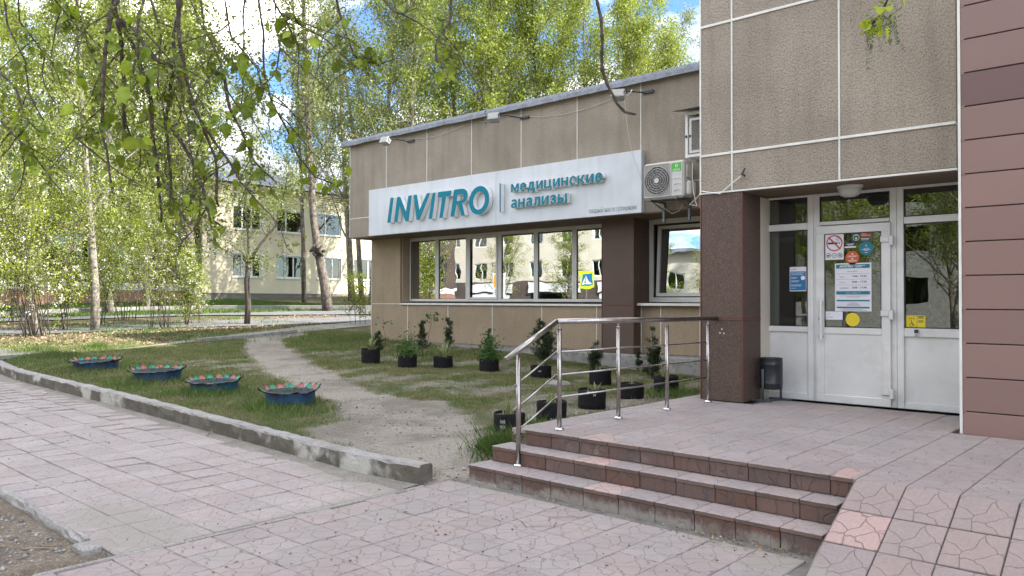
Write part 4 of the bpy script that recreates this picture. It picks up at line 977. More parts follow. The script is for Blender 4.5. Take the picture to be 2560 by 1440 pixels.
# wire cage box
CG = thing('meshed_cage', 'white framed wire mesh cage with a small tin roof half hidden by the entrance block', 'cage', (-6.7, 12.7, 4.2))
x0, x1, z0, z1 = -7.14, -6.0, 4.20, 5.02
m = MB()
for a in (x0, x1-.05): m.box(a, a+.05, 12.6, 12.65, z0, z1)
m.box(x0+.05, x1-.05, 12.6, 12.65, z0, z0+.05); m.box(x0+.05, x1-.05, 12.6, 12.65, z1-.05, z1); m.box(x0, x0+.04, 12.65, 13, z0, z0+.04); m.box(x0, x0+.04, 12.65, 13, z1-.04, z1)
part(m, 'outer_frame', [mt['pvc']], CG)
m = MB(); t = .045; a, b, p, q = x0+.09, x1-.1, z0+.07, z1-.12
m.box(a, a+t, 12.585, 12.625, p, q); m.box(b-t, b, 12.585, 12.625, p, q); m.box(a+t, b-t, 12.585, 12.625, p, p+t); m.box(a+t, b-t, 12.585, 12.625, q-t, q); part(m, 'door_frame', [mt['acbody']], CG)
m = MB(); st_ = .06; aa, bb, pp, qq = a+t, b-t, p+t, q-t
for sgn in (1, -1):
    for i in range(-30, 40):
        s0 = aa+i*st_; pts = []
        xA = max(aa, s0) ; 
        # line x = s0 + k*(z-pp)*.6 clipped to the rectangle
        k = .6*sgn; zs = [pp, qq]; 
        lo, hi = pp, qq
        if k > 0: lo = max(lo, pp+(aa-s0)/k); hi = min(hi, pp+(bb-s0)/k)
        else: lo = max(lo, pp+(bb-s0)/k); hi = min(hi, pp+(aa-s0)/k)
        if hi-lo > .01: m.tube([(s0+k*(lo-pp), 12.6, lo), (s0+k*(hi-pp), 12.6, hi)], .003, 4)
part(m, 'wire_mesh', [mt['grey']], CG)
m = MB(); m.poly([(x0-.16, 12.40, z1+.015), (x1+.1, 12.40, z1+.015), (x1+.1, 12.99, z1+.13), (x0-.16, 12.99, z1+.13)]); m.poly([(x0-.16, 12.40, z1+.005), (x1+.1, 12.40, z1+.005), (x1+.1, 12.99, z1+.12), (x0-.16, 12.99, z1+.12)]); part(m, 'tin_roof', [mt['galv']], CG)
m = MB(); m.box(x0+.1, x1-.1, 12.90, 12.985, z0+.06, z1-.06); part(m, 'dark_backing', [mt['grey']], CG)  # added dark sheet, so that the cage reads dark inside
m = MB(); m.box(-6.92, -6.3, 12.75, 12.88, z0+.1, z1-.2, 0, .02); part(m, 'inner_unit', [mt['acbody']], CG)
m = MB(); m.tube([(-6.88, 12.70, 4.75), (-6.80, 12.69, 4.80), (-6.8, 12.7, 4.5), (-6.86, 12.69, 4.42), (-6.78, 12.7, 4.3)], .014, 6); part(m, 'cable', [mt['black']], CG)
m = MB(); m.box(-7.125, -7.10, 12.575, 12.6, 4.56, 4.60); m.box(-7.045, -7.02, 12.57, 12.585, 4.56, 4.60); part(m, 'latch', [mt['dark']], CG)

# floodlights
mt['lampgrey'] = M('grey_lamp_paint', (.38, .39, .39), (.3, .31, .31), nscale=9, rough=.5)
def flood(px, py, label, yaw, arm):
    p = PY(px, py, 12.5); T = thing('floodlight', label, 'floodlight', tuple(p), 'floodlights under the roof edge of the low wing')
    R_ = Matrix.Rotation(yaw, 3, 'Z') @ Matrix.Rotation(-.45, 3, 'X')
    def place(mb): mb.v = [tuple(R_ @ Vector(v)+p) for v in mb.v]; return mb
    m = MB(); m.box(-.12, .12, -.02, .12, -.09, .07, 0, .02); part(place(m), 'housing', [mt['lampgrey']], T)
    m = MB(); m.box(-.13, .13, -.045, -.018, -.10, .08, 0, .006); part(place(m), 'bezel', [mt['lampgrey']], T)
    m = MB(); m.box(-.11, .11, -.049, -.0455, -.08, .06); part(place(m), 'lens', [mt['lampglass']], T)
    m = MB()
    for i in range(6): m.box(-.1, .1, .122, .14, -.07+.025*i, -.062+.025*i)
    part(place(m), 'cooling_fin', [mt['grey']], T)
    m = MB(); m.tube([p+Vector((.13, 0, 0)), p+Vector((.16, .05, .08)), p+Vector((.16, .05, -.02))], .010, 5); m.tube([p+Vector((.16, .05, .03)), p+Vector(arm)], .012, 5); part(m, 'yoke', [mt['black']], T)
    q = p+Vector(arm); m = MB(); m.box(q.x-.03, q.x+.22, 12.95, 12.992, q.z-.025, q.z+.025, 0, .003); part(m, 'wall_plate', [mt['dark']], T)
flood(962, 350, 'grey floodlight at the far left end of the roof edge', .15, (.36, .44, -.02))
flood(1234, 291, 'grey floodlight at the middle of the roof edge above the sign', .35, (.40, .44, -.02))
flood(1545, 234, 'grey floodlight nearest the meshed cage, behind the bare twig', .5, (.28, .44, .06))
def wire(pts, Y, label, r=.004):
    m = MB(); P = [PY(a, b, Y) for a, b in pts]; Q = []
    for i in range(len(P)-1):
        for k in range(6): Q.append(P[i].lerp(P[i+1], k/6))
    Q.append(P[-1]); m.tube(Q, r, 5); return tag(m.build('cable', [mt['wire']]), label, 'cable', None)
wire([(978, 344), (1010, 346), (1060, 346), (1100, 338), (1140, 322), (1185, 305), (1225, 303)], 12.97, 'thin cable sagging between the left and middle floodlights')
wire([(1250, 285), (1300, 290), (1350, 292), (1410, 286), (1470, 270), (1525, 250)], 12.97, 'thin cable sagging between the middle and right floodlights')
wire([(1560, 240), (1566, 300), (1573, 350), (1585, 400), (1600, 440), (1608, 460)], 12.86, 'thin cable dropping from the right floodlight across the sign corner')
c_ = MB(); c_.tube([PY(1562, 236, 12.6), PY(1570, 238, 12.6), PY(1577, 230, 12.6), PY(1580, 224, 12.7)], .009, 6); tag(c_.build('cable', [mt['wirewhite']]), 'short white cable curled behind the right floodlight', 'cable')

# ================================================================ entrance block
B = thing('entrance_block', 'taller entrance block faced in beige pebble-dash panels divided by white strips', 'building', (-3.3, 8.7, .42))
YB = 8.58; BX = [-4.65, -4.24, -3.0, -1.875]; BZ = [2.905, 3.36, 4.93, 6.5, 8.1, 9.7, 11.3, 12.9]
for i in range(3):
    for j in range(len(BZ)-1):
        m = MB(); m.box(BX[i]+.007, BX[i+1]-.007, YB+random.uniform(-.002, .002), YB+.05, BZ[j]+(.018 if j else .014), BZ[j+1]-.018, 0, .003); part(m, 'panel', [mt['dash']], B)
for x in BX[:3]:
    m = MB(); m.box(x-.009, x+.009, YB-.010, YB+.04, 2.905, 12.9); part(m, 'joint_strip', [mt['white']], B)
for z in BZ[1:-1]:
    for i in range(3):
        m = MB(); m.box(BX[i]+.010, BX[i+1]-.010, YB-.016, YB+.04, z-.016, z+.014, 0, .002); part(m, 'joint_strip', [mt['white']], B)
m = MB(); m.box(-4.66, -1.875, YB-.014, YB+.02, 2.892, 2.912); part(m, 'drip_edge', [mt['white']], B)
m = MB(); m.box(-4.65, 2, YB+.055, 26, 2.93, 12.9); part(m, 'wall', [mt['beigeplain']], B)
m = MB(); m.box(-4.645, -1.5, YB+.022, 9.42, 2.88, 2.90); part(m, 'soffit', [mt['soffit']], B)
m = MB(); m.box(-4.60, -4.12, YB+.5, 24, .3, 2.87); part(m, 'side_wall', [mt['beigeplain']], B)
granite_box(B, -4.65, -4.12, 8.58, 9.08, .42, 2.89, 1.39)
m = MB()
for x, z in ((-4.375, 1.27), (-4.40, 1.225), (-4.35, 1.22)): m.discy(x, 8.579, z, .009, 10, .001)
part(m, 'screw_hole_filler', [mt['white']], B)
# glazed entrance screen
YD = 9.32; SCN = bpy.data.objects.new('entrance_screen', None); COL.objects.link(SCN); SCN.parent = B; SCN.location = Vector((-3, YD, .42))-B.location
def fr(mb, *a): mb.box(*a, 0, .005)
m = MB(); t0, t1 = YD, YD+.07
fr(m, -4.20, -2.0, t0, t1, 2.865, 2.879)  # head
z_tb0, z_tb1 = 2.465, 2.535
for a, b in ((-3.64, -3.57), (-3.567, -3.497), (-2.715, -2.645), (-2.642, -2.572)): fr(m, a, b, t0+.001, t1, .42, 2.864)
fr(m, -4.20, -3.642, t0+.002, t1, z_tb0, z_tb1+.01); fr(m, -4.2, -3.642, t0+.002, t1, 1.235, 1.30); fr(m, -4.2, -3.642, t0+.002, t1, .42, .50)
fr(m, -3.495, -2.717, t0+.002, t1, 2.50, 2.545); fr(m, -3.495, -2.717, t0+.002, t1, 2.845, 2.864)
fr(m, -2.570, -2.0, t0+.002, t1, 2.465, 2.54); fr(m, -2.57, -2.0, t0+.002, t1, 1.215, 1.31); fr(m, -2.57, -2.0, t0+.002, t1, .42, .49)
fr(m, -4.2, -3.642, t0+.002, t1, 2.855, 2.864); fr(m, -2.57, -2.0, t0+.002, t1, 2.85, 2.864)
part(m, 'frame', [mt['pvc']], SCN)
def gask(parent, x0, x1, z0, z1, y=YD+.012):
    g = MB(); e = .010
    g.box(x0, x1, y, y+.02, z1-e, z1); g.box(x0, x1, y, y+.02, z0, z0+e); g.box(x0, x0+e, y, y+.02, z0+e, z1-e); g.box(x1-e, x1, y, y+.02, z0+e, z1-e); part(g, 'gasket', [mt['gasket']], parent)
for (a, b, p, q) in ((-4.2, -3.641, 2.546, 2.854), (-3.496, -2.716, 2.546, 2.844), (-2.571, -2.0, 2.541, 2.849), (-4.2, -3.641, 1.301, 2.464), (-2.571, -2.0, 1.311, 2.464)):
    gask(SCN, a, b, p, q); pane(SCN, a+.002, b-.002, YD+.03, p+.002, q-.002, 'glassdoor')
for a, b, p, q in ((-4.2, -3.641, .501, 1.234), (-2.571, -2.0, .491, 1.214)):
    m = MB(); m.box(a, b, YD+.028, YD+.05, p, q); part(m, 'lower_panel', [mt['pvc']], SCN)
# door leaf, proud of the frame
D = bpy.data.objects.new('door', None); COL.objects.link(D); D.parent = B; D.location = Vector((-3.1, YD-.03, .42))-B.location
y0, y1 = YD-.035, YD-.004
m = MB(); X0, X1, Z0, Z1 = -3.53, -2.70, .425, 2.49
fr(m, X0, X1, y0, y1, Z1-.095, Z1); fr(m, X0, X1, y0, y1, Z0, Z0+.09); fr(m, X0, X0+.098, y0+.001, y1, Z0+.09, Z1-.095); fr(m, X1-.096, X1, y0+.001, y1, Z0+.09, Z1-.095); fr(m, X0+.098, X1-.096, y0+.001, y1, 1.225, 1.30)
part(m, 'leaf_frame', [mt['pvc']], D)
gask(D, X0+.098, X1-.096, 1.30, Z1-.095, YD-.022); pane(D, X0+.099, X1-.097, YD-.018, 1.301, Z1-.096, 'glassdoor')
m = MB(); m.box(X0+.098, X1-.096, YD-.02, YD-.006, Z0+.09, 1.225); part(m, 'lower_panel', [mt['pvc']], D)
m = MB(); m.tube([(-3.455, y0-.045, 1.15), (-3.455, y0-.045, 1.65)], .016, 12); 
for z in (1.22, 1.58): m.box(-3.475, -3.435, y0-.05, y0, z-.02, z+.02, 0, .004); m.box(-3.51, -3.44, y0-.012, y0-.0005, z-.02, z+.02, 0, .003)
part(m, 'handle', [mt['pvc']], D)
m = MB(); m.box(-3.495, -3.483, y0-.004, y0-.0005, 1.38, 1.42, 0, .002); part(m, 'lock', [mt['grey']], D)
for z in (2.29, 1.46, .58):
    m = MB(); m.box(-2.80, -2.71, y0-.022, y0-.001, z-.022, z+.045, 0, .005); m.box(-2.708, -2.665, y0-.035, y0+.01, z-.06, z+.05, 0, .006); part(m, 'hinge', [mt['pvc']], D)
# a second, inner sash standing open inside the left sidelight
m = MB(); m.box(-4.12, -4.06, 9.5, 9.54, 1.33, 2.40, 0, .004); m.box(-3.86, -3.80, 9.5, 9.54, 1.33, 2.40, 0, .004); m.box(-4.06, -3.86, 9.5, 9.54, 2.34, 2.40); m.box(-4.06, -3.86, 9.5, 9.54, 1.33, 1.39); part(m, 'inner_sash', [mt['framegrey']], SCN)
# vestibule behind the glass
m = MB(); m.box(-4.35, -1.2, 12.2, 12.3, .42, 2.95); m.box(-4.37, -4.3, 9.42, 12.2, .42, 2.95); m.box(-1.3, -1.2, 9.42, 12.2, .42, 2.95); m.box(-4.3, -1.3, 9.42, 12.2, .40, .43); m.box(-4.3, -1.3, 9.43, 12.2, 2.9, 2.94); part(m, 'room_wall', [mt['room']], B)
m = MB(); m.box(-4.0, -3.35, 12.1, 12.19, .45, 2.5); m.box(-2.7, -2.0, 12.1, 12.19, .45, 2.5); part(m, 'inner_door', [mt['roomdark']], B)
# ceiling lamp
LM = thing('ceiling_lamp', 'frosted oval ceiling lamp under the canopy above the door', 'lamp', (-3.0, 8.86, 2.88))
def ell(mb, c, prof, rx, ry, n=28):
    b = len(mb.v)
    for r, z in prof:
        for k in range(n): t = 2*math.pi*k/n; mb.v.append((c[0]+rx*r*math.cos(t), c[1]+ry*r*math.sin(t), c[2]+z))
    for i in range(len(prof)-1):
        for k in range(n): mb.f.append((b+i*n+k, b+i*n+(k+1) % n, b+(i+1)*n+(k+1) % n, b+(i+1)*n+k)); mb.m.append(0)
    mb.f.append(tuple(b+(len(prof)-1)*n+k for k in range(n))); mb.m.append(0); return mb
part(ell(MB(), (-2.99, 8.86, 2.879), [(.2, 0), (1, 0), (1.03, -.012), (1, -.03)], .135, .10), 'base', [mt['acbody']], LM)
part(ell(MB(), (-2.99, 8.86, 2.849), [(.93, 0), (.9, -.04), (.75, -.075), (.45, -.095), (.1, -.1)], .135, .10), 'shade', [mt['lampglass']], LM, smooth=True)

# notices on the glass ------------------------------------------------------------
YN = YD-.030  # on the door glass... the glass face of the leaf is at YD-.018
YN = YD-.0185
def note(name, label, x0, x1, z0, z1, mat, y=YN, cat='notice'):
    T = thing(name, label, cat, ((x0+x1)/2, y, z0)); m = MB(); m.box(x0, x1, y-.0015, y, z0, z1); part(m, 'sheet', [mt[mat]], T); return T
T = note('no_smoking_notice', 'white no-smoking notice with red ring at top left of the door glass', -3.42, -3.21, 2.09, 2.385, 'paper'); y = YN-.0016
cx, cz = -3.315, 2.283
m = MB(); m.box(cx-.075, cx+.03, y-.0006, y, cz-.012, cz+.010); m.box(cx+.036, cx+.044, y-.0006, y, cz-.012, cz+.01); m.box(cx+.052, cx+.06, y-.0006, y, cz-.012, cz+.01); part(m, 'cigarette', [mt['black']], T)
m = MB(); m.tube([(cx+.035, y, cz+.02), (cx+.05, y, cz+.035), (cx+.02, y, cz+.045), (cx+.03, y, cz+.07), (cx+.055, y, cz+.06), (cx+.06, y, cz+.045)], .003, 4); part(m, 'smoke_drawing', [mt['black']], T)
m = MB(); m.discy(cx, y-.0007, cz, .094, 36, .0006, .080); part(m, 'red_ring', [mt['red']], T)
m = MB(); a = .068; w_ = .008; m.poly([(cx-a-w_, y-.0014, cz+a), (cx-a+w_, y-.0014, cz+a+w_), (cx+a+w_, y-.0014, cz-a), (cx+a-w_, y-.0014, cz-a-w_)]); part(m, 'slash', [mt['red']], T)
for k, x in enumerate((-3.385, -3.317, -3.25)):
    m = MB(); m.discy(x, y-.0002, 2.14, .029, 20, .0006, .024); part(m, 'icon_ring', [mt['black']], T)
    m = MB()
    if k == 0: m.box(x-.013, x+.010, y-.0008, y, 2.128, 2.148); m.box(x+.010, x+.017, y-.0008, y, 2.136, 2.145)
    elif k == 1: m.box(x-.016, x+.016, y-.0008, y, 2.143, 2.147); m.box(x-.014, x+.010, y-.0008, y, 2.132, 2.136)
    else: m.box(x-.013, x+.008, y-.0008, y, 2.136, 2.146); m.box(x+.006, x+.015, y-.0008, y, 2.143, 2.153); m.box(x-.013, x-.008, y-.0008, y, 2.125, 2.136); m.box(x+.003, x+.008, y-.0008, y, 2.125, 2.136); m.poly([(x-.02, y-.0012, 2.158), (x-.016, y-.0012, 2.161), (x+.02, y-.0012, 2.122), (x+.016, y-.0012, 2.119)])
    part(m, 'icon', [mt['black']], T)
T = note('security_sticker', 'red and dark green security sticker at top right of the door glass', -3.12, -2.91, 2.292, 2.385, 'dgreen')
m = MB(); m.box(-3.02, -2.912, y-.0005, y, 2.342, 2.383); part(m, 'red_field', [mt['red']], T)
m = MB(); m.discy(-3.07, y, 2.338, .036, 20, .0006, .032); m.poly([(-3.085, y-.001, 2.335), (-3.055, y-.001, 2.335), (-3.07, y-.001, 2.310)]); m.box(-3.09, -3.05, y-.001, y, 2.355, 2.359); part(m, 'shield_emblem', [mt['print']], T)
text('ОБЪЕКТ', -3.012, 2.366, y-.0006, mt['print'], T, w=.06, h=.011, depth=.0005); text('ОХРАНЯЕТСЯ', -3.012, 2.348, y-.0006, mt['print'], T, w=.095, h=.011, depth=.0005)
m = MB(); m.box(-3.015, -2.925, y-.0008, y, 2.318, 2.324); m.box(-3.015, -2.935, y-.0008, y, 2.304, 2.308); part(m, 'fine_print', [mt['print']], T)
T = note('small_sticker', 'small navy and white sticker between the no-smoking notice and teal disc', -3.20, -3.07, 2.222, 2.285, 'navy')
m = MB(); m.box(-3.199, -3.071, y-.0006, y, 2.223, 2.238); m.box(-3.18, -3.09, y-.0006, y, 2.262, 2.268); m.box(-3.165, -3.105, y-.0006, y, 2.25, 2.255); part(m, 'fine_print', [mt['print']], T)
def disc(label, cx, cz, r, mat, lines):
    T = thing('round_sticker', label, 'sticker', (cx, YN, cz-r)); m = MB(); m.discy(cx, YN-.0005, cz, r, 36, .001); part(m, 'disc', [mt[mat]], T)
    if lines:
        m = MB()
        for (dx, dz, w, h) in lines: m.box(cx+dx-w/2, cx+dx+w/2, YN-.0022, YN-.0016, cz+dz-h/2, cz+dz+h/2)
        part(m, 'fine_print', [mt['print']], T)
disc('teal round sticker at the upper right of the door glass', -2.96, 2.21, .079, 'tealprint', [(0, .03, .03, .003), (0, .03, .003, .03), (0, -.002, .06, .004), (0, -.015, .10, .004), (0, -.026, .055, .004), (0, -.05, .03, .005)])
disc('orange round sticker in the middle of the door glass', -3.113, 2.105, .078, 'orange', [(0, .045, .02, .012), (0, .022, .11, .004), (0, .012, .09, .003), (0, -.012, .02, .012), (0, -.03, .10, .004), (0, -.04, .08, .003)])
disc('plain yellow round sticker at the bottom of the door glass', -3.113, 1.395, .078, 'yellow', None)
T = note('opening_hours_notice', 'large white and teal opening hours notice in the centre of the door glass', -3.31, -2.905, 1.49, 2.045, 'paper')
for a_ in ((-3.297, -2.922, 1.985, 2.03), (-3.297, -2.922, 1.682, 1.722), (-3.29, -2.925, 1.603, 1.622), (-3.29, -2.925, 1.523, 1.542)): m = MB(); m.box(a_[0], a_[1], y-.0006, y, a_[2], a_[3]); part(m, 'teal_band', [mt['tealprint']], T)
m = MB()
for z in (1.922, 1.858, 1.792): m.box(-3.297, -2.922, y-.0006, y, z-.001, z+.0015)
for z in (1.592, 1.578, 1.563, 1.55): m.box(-3.29, -2.925, y-.0005, y, z, z+.0012)
part(m, 'ruled_lines', [mt['greyprint']], T, kind='stuff')
y2 = y-.0007
text('INVITRO', -3.258, 1.996, y2, mt['print'], T, w=.15, h=.026, depth=.0005, bold=.02, shear=.3)
m = MB(); m.box(-3.093, -3.091, y2-.0005, y2, 1.994, 2.024); part(m, 'divider', [mt['print']], T)
text('медицинские', -3.078, 2.010, y2, mt['print'], T, w=.105, h=.011, depth=.0005, bold=.01); text('анализы', -3.078, 1.994, y2, mt['print'], T, w=.07, h=.011, depth=.0005, bold=.01)
text('режим работы:', -3.17, 1.945, y2, mt['black'], T, w=.12, h=.012, depth=.0005)
for (d_, h_, z) in (('будни', '7.00 - 19.00', 1.882), ('суббота', '8.00 - 17.00', 1.818), ('воскресенье', '8.00 - 17.00', 1.752)):
    text(d_, -3.255, z, y2, mt['black'], T, h=.012, w={'будни': .047, 'суббота': .06, 'воскресенье': .098}[d_], depth=.0005); text(h_, -3.115, z, y2, mt['black'], T, w=.158, h=.022, depth=.0005, bold=.015)
text('г. Реж, ул. Чапаева, д. 30', -3.195, 1.696, y2, mt['print'], T, w=.17, h=.011, depth=.0005, bold=.005)
m = MB()
for (a, b, z) in ((-3.26, -2.95, 1.664), (-3.18, -3.03, 1.652), (-3.15, -3.06, 1.583), (-3.17, -3.04, 1.569), (-3.18, -3.03, 1.556), (-3.16, -3.05, 1.611), (-3.22, -3.0, 1.51), (-3.26, -2.95, 1.50)): m.box(a, b, y2-.0004, y2, z, z+.004)
part(m, 'fine_print', [mt['greyprint']], T)
T = note('white_card', 'white card with pull instruction at the bottom left of the door glass', -3.42, -3.225, 1.39, 1.485, 'paper')
text('На себя', -3.405, 1.412, y, mt['tealprint'], T, w=.068, h=.014, depth=.0005, bold=.01); m = MB(); m.discy(-3.385, y, 1.455, .010, 16, .0005, .007); part(m, 'emblem', [mt['greyprint']], T)
yb = YD+.029
T = note('job_poster', 'blue recruitment poster in the left sidelight of the entrance', -3.868, -3.665, 1.725, 2.02, 'paper', yb)
m = MB(); m.box(-3.862, -3.671, yb-.0022, yb-.0016, 1.735, 1.965); part(m, 'blue_field', [mt['blueprint']], T); yy = yb-.0023
text('INVITRO', -3.85, 1.985, yb-.0017, mt['tealprint'], T, w=.065, h=.012, depth=.0005, bold=.01, shear=.3)
text('Присоединяйтесь', -3.852, 1.942, yy, mt['print'], T, w=.165, h=.014, depth=.0005, bold=.01); text('к нашей команде', -3.852, 1.921, yy, mt['print'], T, w=.15, h=.014, depth=.0005, bold=.01)
m = MB(); m.discy(-3.705, yy, 1.885, .026, 20, .0006); part(m, 'picture_disc', [mt['print']], T)
m = MB()
for z, w in ((1.89, .08), (1.878, .06), (1.85, .10), (1.838, .09), (1.80, .13), (1.788, .12), (1.76, .06)): m.box(-3.85, -3.85+w, yy-.0005, yy, z, z+.004)
part(m, 'fine_print', [mt['print']], T)
T = note('accessibility_sign', 'yellow wheelchair and call-bell sign at the lower left of the right-hand glass', -2.562, -2.358, 1.313, 1.452, 'yellow', yb); yy = yb-.0017
m = MB(); fx0, fx1, fz0, fz1 = -2.558, -2.362, 1.317, 1.448; e = .003
m.box(fx0, fx1, yy-.0005, yy, fz0, fz0+e); m.box(fx0, fx1, yy-.0005, yy, fz1-e, fz1); m.box(fx0, fx0+e, yy-.0005, yy, fz0, fz1); m.box(fx1-e, fx1, yy-.0005, yy, fz0, fz1); m.box(-2.448, -2.445, yy-.0005, yy, fz0, fz1); part(m, 'border', [mt['black']], T)
m = MB(); m.discy(-2.505, yy, 1.345, .019, 20, .0006, .014); m.discy(-2.505, yy, 1.392, .006, 12, .0006); m.tube([(-2.505, yy, 1.384), (-2.503, yy, 1.362), (-2.485, yy, 1.361), (-2.476, yy, 1.338), (-2.468, yy, 1.341)], .0032, 5); m.tube([(-2.504, yy, 1.374), (-2.488, yy, 1.373)], .0025, 5); part(m, 'wheelchair_symbol', [mt['black']], T)
m = MB(); m.discy(-2.50, yy, 1.417, .007, 12, .0006)
for sx in (-1, 1):
    for r in (.018, .027):
        m.tube([(-2.50+sx*r*math.cos(t), yy, 1.417+r*math.sin(t)) for t in np.linspace(-.7, .7, 6)], .0016, 4)
part(m, 'bell_symbol', [mt['black']], T)
m = MB()
for z, w in ((1.437, .06), (1.428, .05), (1.418, .058), (1.395, .05), (1.384, .06), (1.373, .045)): m.box(-2.435, -2.435+w, yy-.0005, yy, z, z+.005)
part(m, 'fine_print', [mt['black']], T)
T = thing('doorbell', 'small grey call button on the frame under the yellow wheelchair sign', 'doorbell', (-2.44, YD, 1.23))
m = MB(); m.box(-2.465, -2.418, YD-.022, YD, 1.222, 1.30, 0, .005); part(m, 'body', [mt['acbody']], T); m = MB(); m.box(-2.462, -2.421, YD-.0235, YD-.0225, 1.258, 1.297); part(m, 'faceplate', [mt['dark']], T); m = MB(); m.discy(-2.4415, YD-.023, 1.24, .011, 16, .002, .006); part(m, 'button', [mt['greyprint']], T)

# litter bin
T = thing('litter_bin', 'dark round litter bin hung on a low metal stand beside the brown pillar', 'bin', (-4.05, 8.98, .42))
bc = (-3.955, 9.0); bz = .56
m = MB(); m.lathe((bc[0], bc[1], bz), [(.10, .0), (.128, .004), (.132, .02), (.132, .065), (.135, .07), (.132, .075), (.132, .29), (.135, .295), (.132, .30), (.132, .365), (.136, .37), (.125, .37), (.122, .36), (.122, .03)], 36, cap1=True); part(m, 'drum', [mt['bin']], T, smooth=False)
m = MB(); m.box(bc[0]-.055, bc[0]-.025, 8.845, 8.865, .44, .80, 0, .003); m.box(bc[0]+.06, bc[0]+.085, 9.10, 9.12, .44, .62, 0, .003); part(m, 'post', [mt['binleg']], T)
m = MB(); m.box(bc[0]-.16, bc[0]+.09, 8.80, 8.825, .424, .442, 0, .003); m.box(bc[0]-.07, bc[0]+.20, 9.10, 9.125, .424, .442, 0, .003); m.tube([(bc[0]-.04, 8.82, .434), (bc[0]+.07, 9.11, .434)], .012, 5); part(m, 'foot', [mt['binleg']], T)

# ================================================================ rose clad wing
R = thing('rose_clad_wing', 'tall wing clad in long rose-brown horizontal panels at the right edge', 'building', (2, 8.2, .42))
YR = 7.94; z = .3155; k = 0
while z < 13:
    dk = (abs(z-3.36) < .1)
    for (a, b) in ((-1.705, 1.30), (1.312, 4.3), (4.312, 7.3)):
        m = MB(); m.box(a, b, YR, YR+.02, z+.005, z+.2995, 0, .003); part(m, 'cladding_panel', [mt['claddark'] if dk and a < 0 else mt['clad']], R)
    m = MB(); m.box(-1.70, -1.675, YR-.004, YR, z-.012, z+.012, 0, .002); part(m, 'clip', [mt['clad']], R)
    z += .3045
m = MB(); m.box(-1.70, 12, YR+.03, 26, .3, 13); part(m, 'wall', [mt['dark']], R)
m = MB(); m.box(-1.728, -1.706, YR-.006, YR+.03, .42, 13); part(m, 'corner_strip', [mt['white']], R)
m = MB(); m.box(-1.73, -1.706, YR+.03, 9.4, .42, 13); part(m, 'side_face', [mt['white']], R)

# ================================================================ railing
RL_ = thing('handrail', 'polished steel handrail with three lower rails at the left side of the steps', 'railing', (-4.5, 6.8, .42))
P1, P2 = (-4.48, 5.60), (-4.445, 8.40)
m = MB(); m.tube([(-4.60, 5.02, 1.085), (-4.49, 5.585, 1.412)], .026, 16); m.tube([(-4.49, 5.585, 1.412), (-4.44, 8.585, 1.395)], .026, 16); part(m, 'top_rail', [mt['steel']], RL_, smooth=False)
for i, (x, y, z0, z1) in enumerate(((-4.60, 5.19, .14, 1.15), (-4.48, 5.62, .42, 1.36), (-4.48, 6.57, .42, 1.35), (-4.46, 7.47, .42, 1.35), (-4.44, 8.36, .42, 1.345))):
    m = MB(); m.tube([(x, y, z0), (x, y, z1-.02)], .0215, 16); m.tube([(x, y, z1-.02), (x, y, z1)], [.0225, .017], 16); p_ = part(m, 'post', [mt['steel']], RL_)
    m = MB(); m.tube([(x, y, z1-.005), (x, y, z1+.05)], .008, 8); part(m, 'pin', [mt['steel']], p_)
    m = MB(); m.lathe((x, y, z0), [(.045, .001), (.045, .012), (.036, .022), (.024, .026)], 20); part(m, 'flange', [mt['chrome']], p_)
for za, zb in ((.845, 1.13), (.635, .92), (.425, .715)):
    m = MB(); m.tube([(-4.615, 5.15, za), (-4.505, 5.60, zb)], .0085, 8); m.tube([(-4.505, 5.60, zb), (-4.465, 8.42, zb-.01)], .0085, 8); part(m, 'lower_rail', [mt['steel']], RL_)
# smooth the round parts only
for o in list(bpy.data.objects):
    if o.type == 'MESH' and o.name.split('.')[0] in ('top_rail', 'post', 'flange', 'lower_rail', 'drum'):
        me = o.data
        for p in me.polygons: p.use_smooth = len(p.vertices) == 4

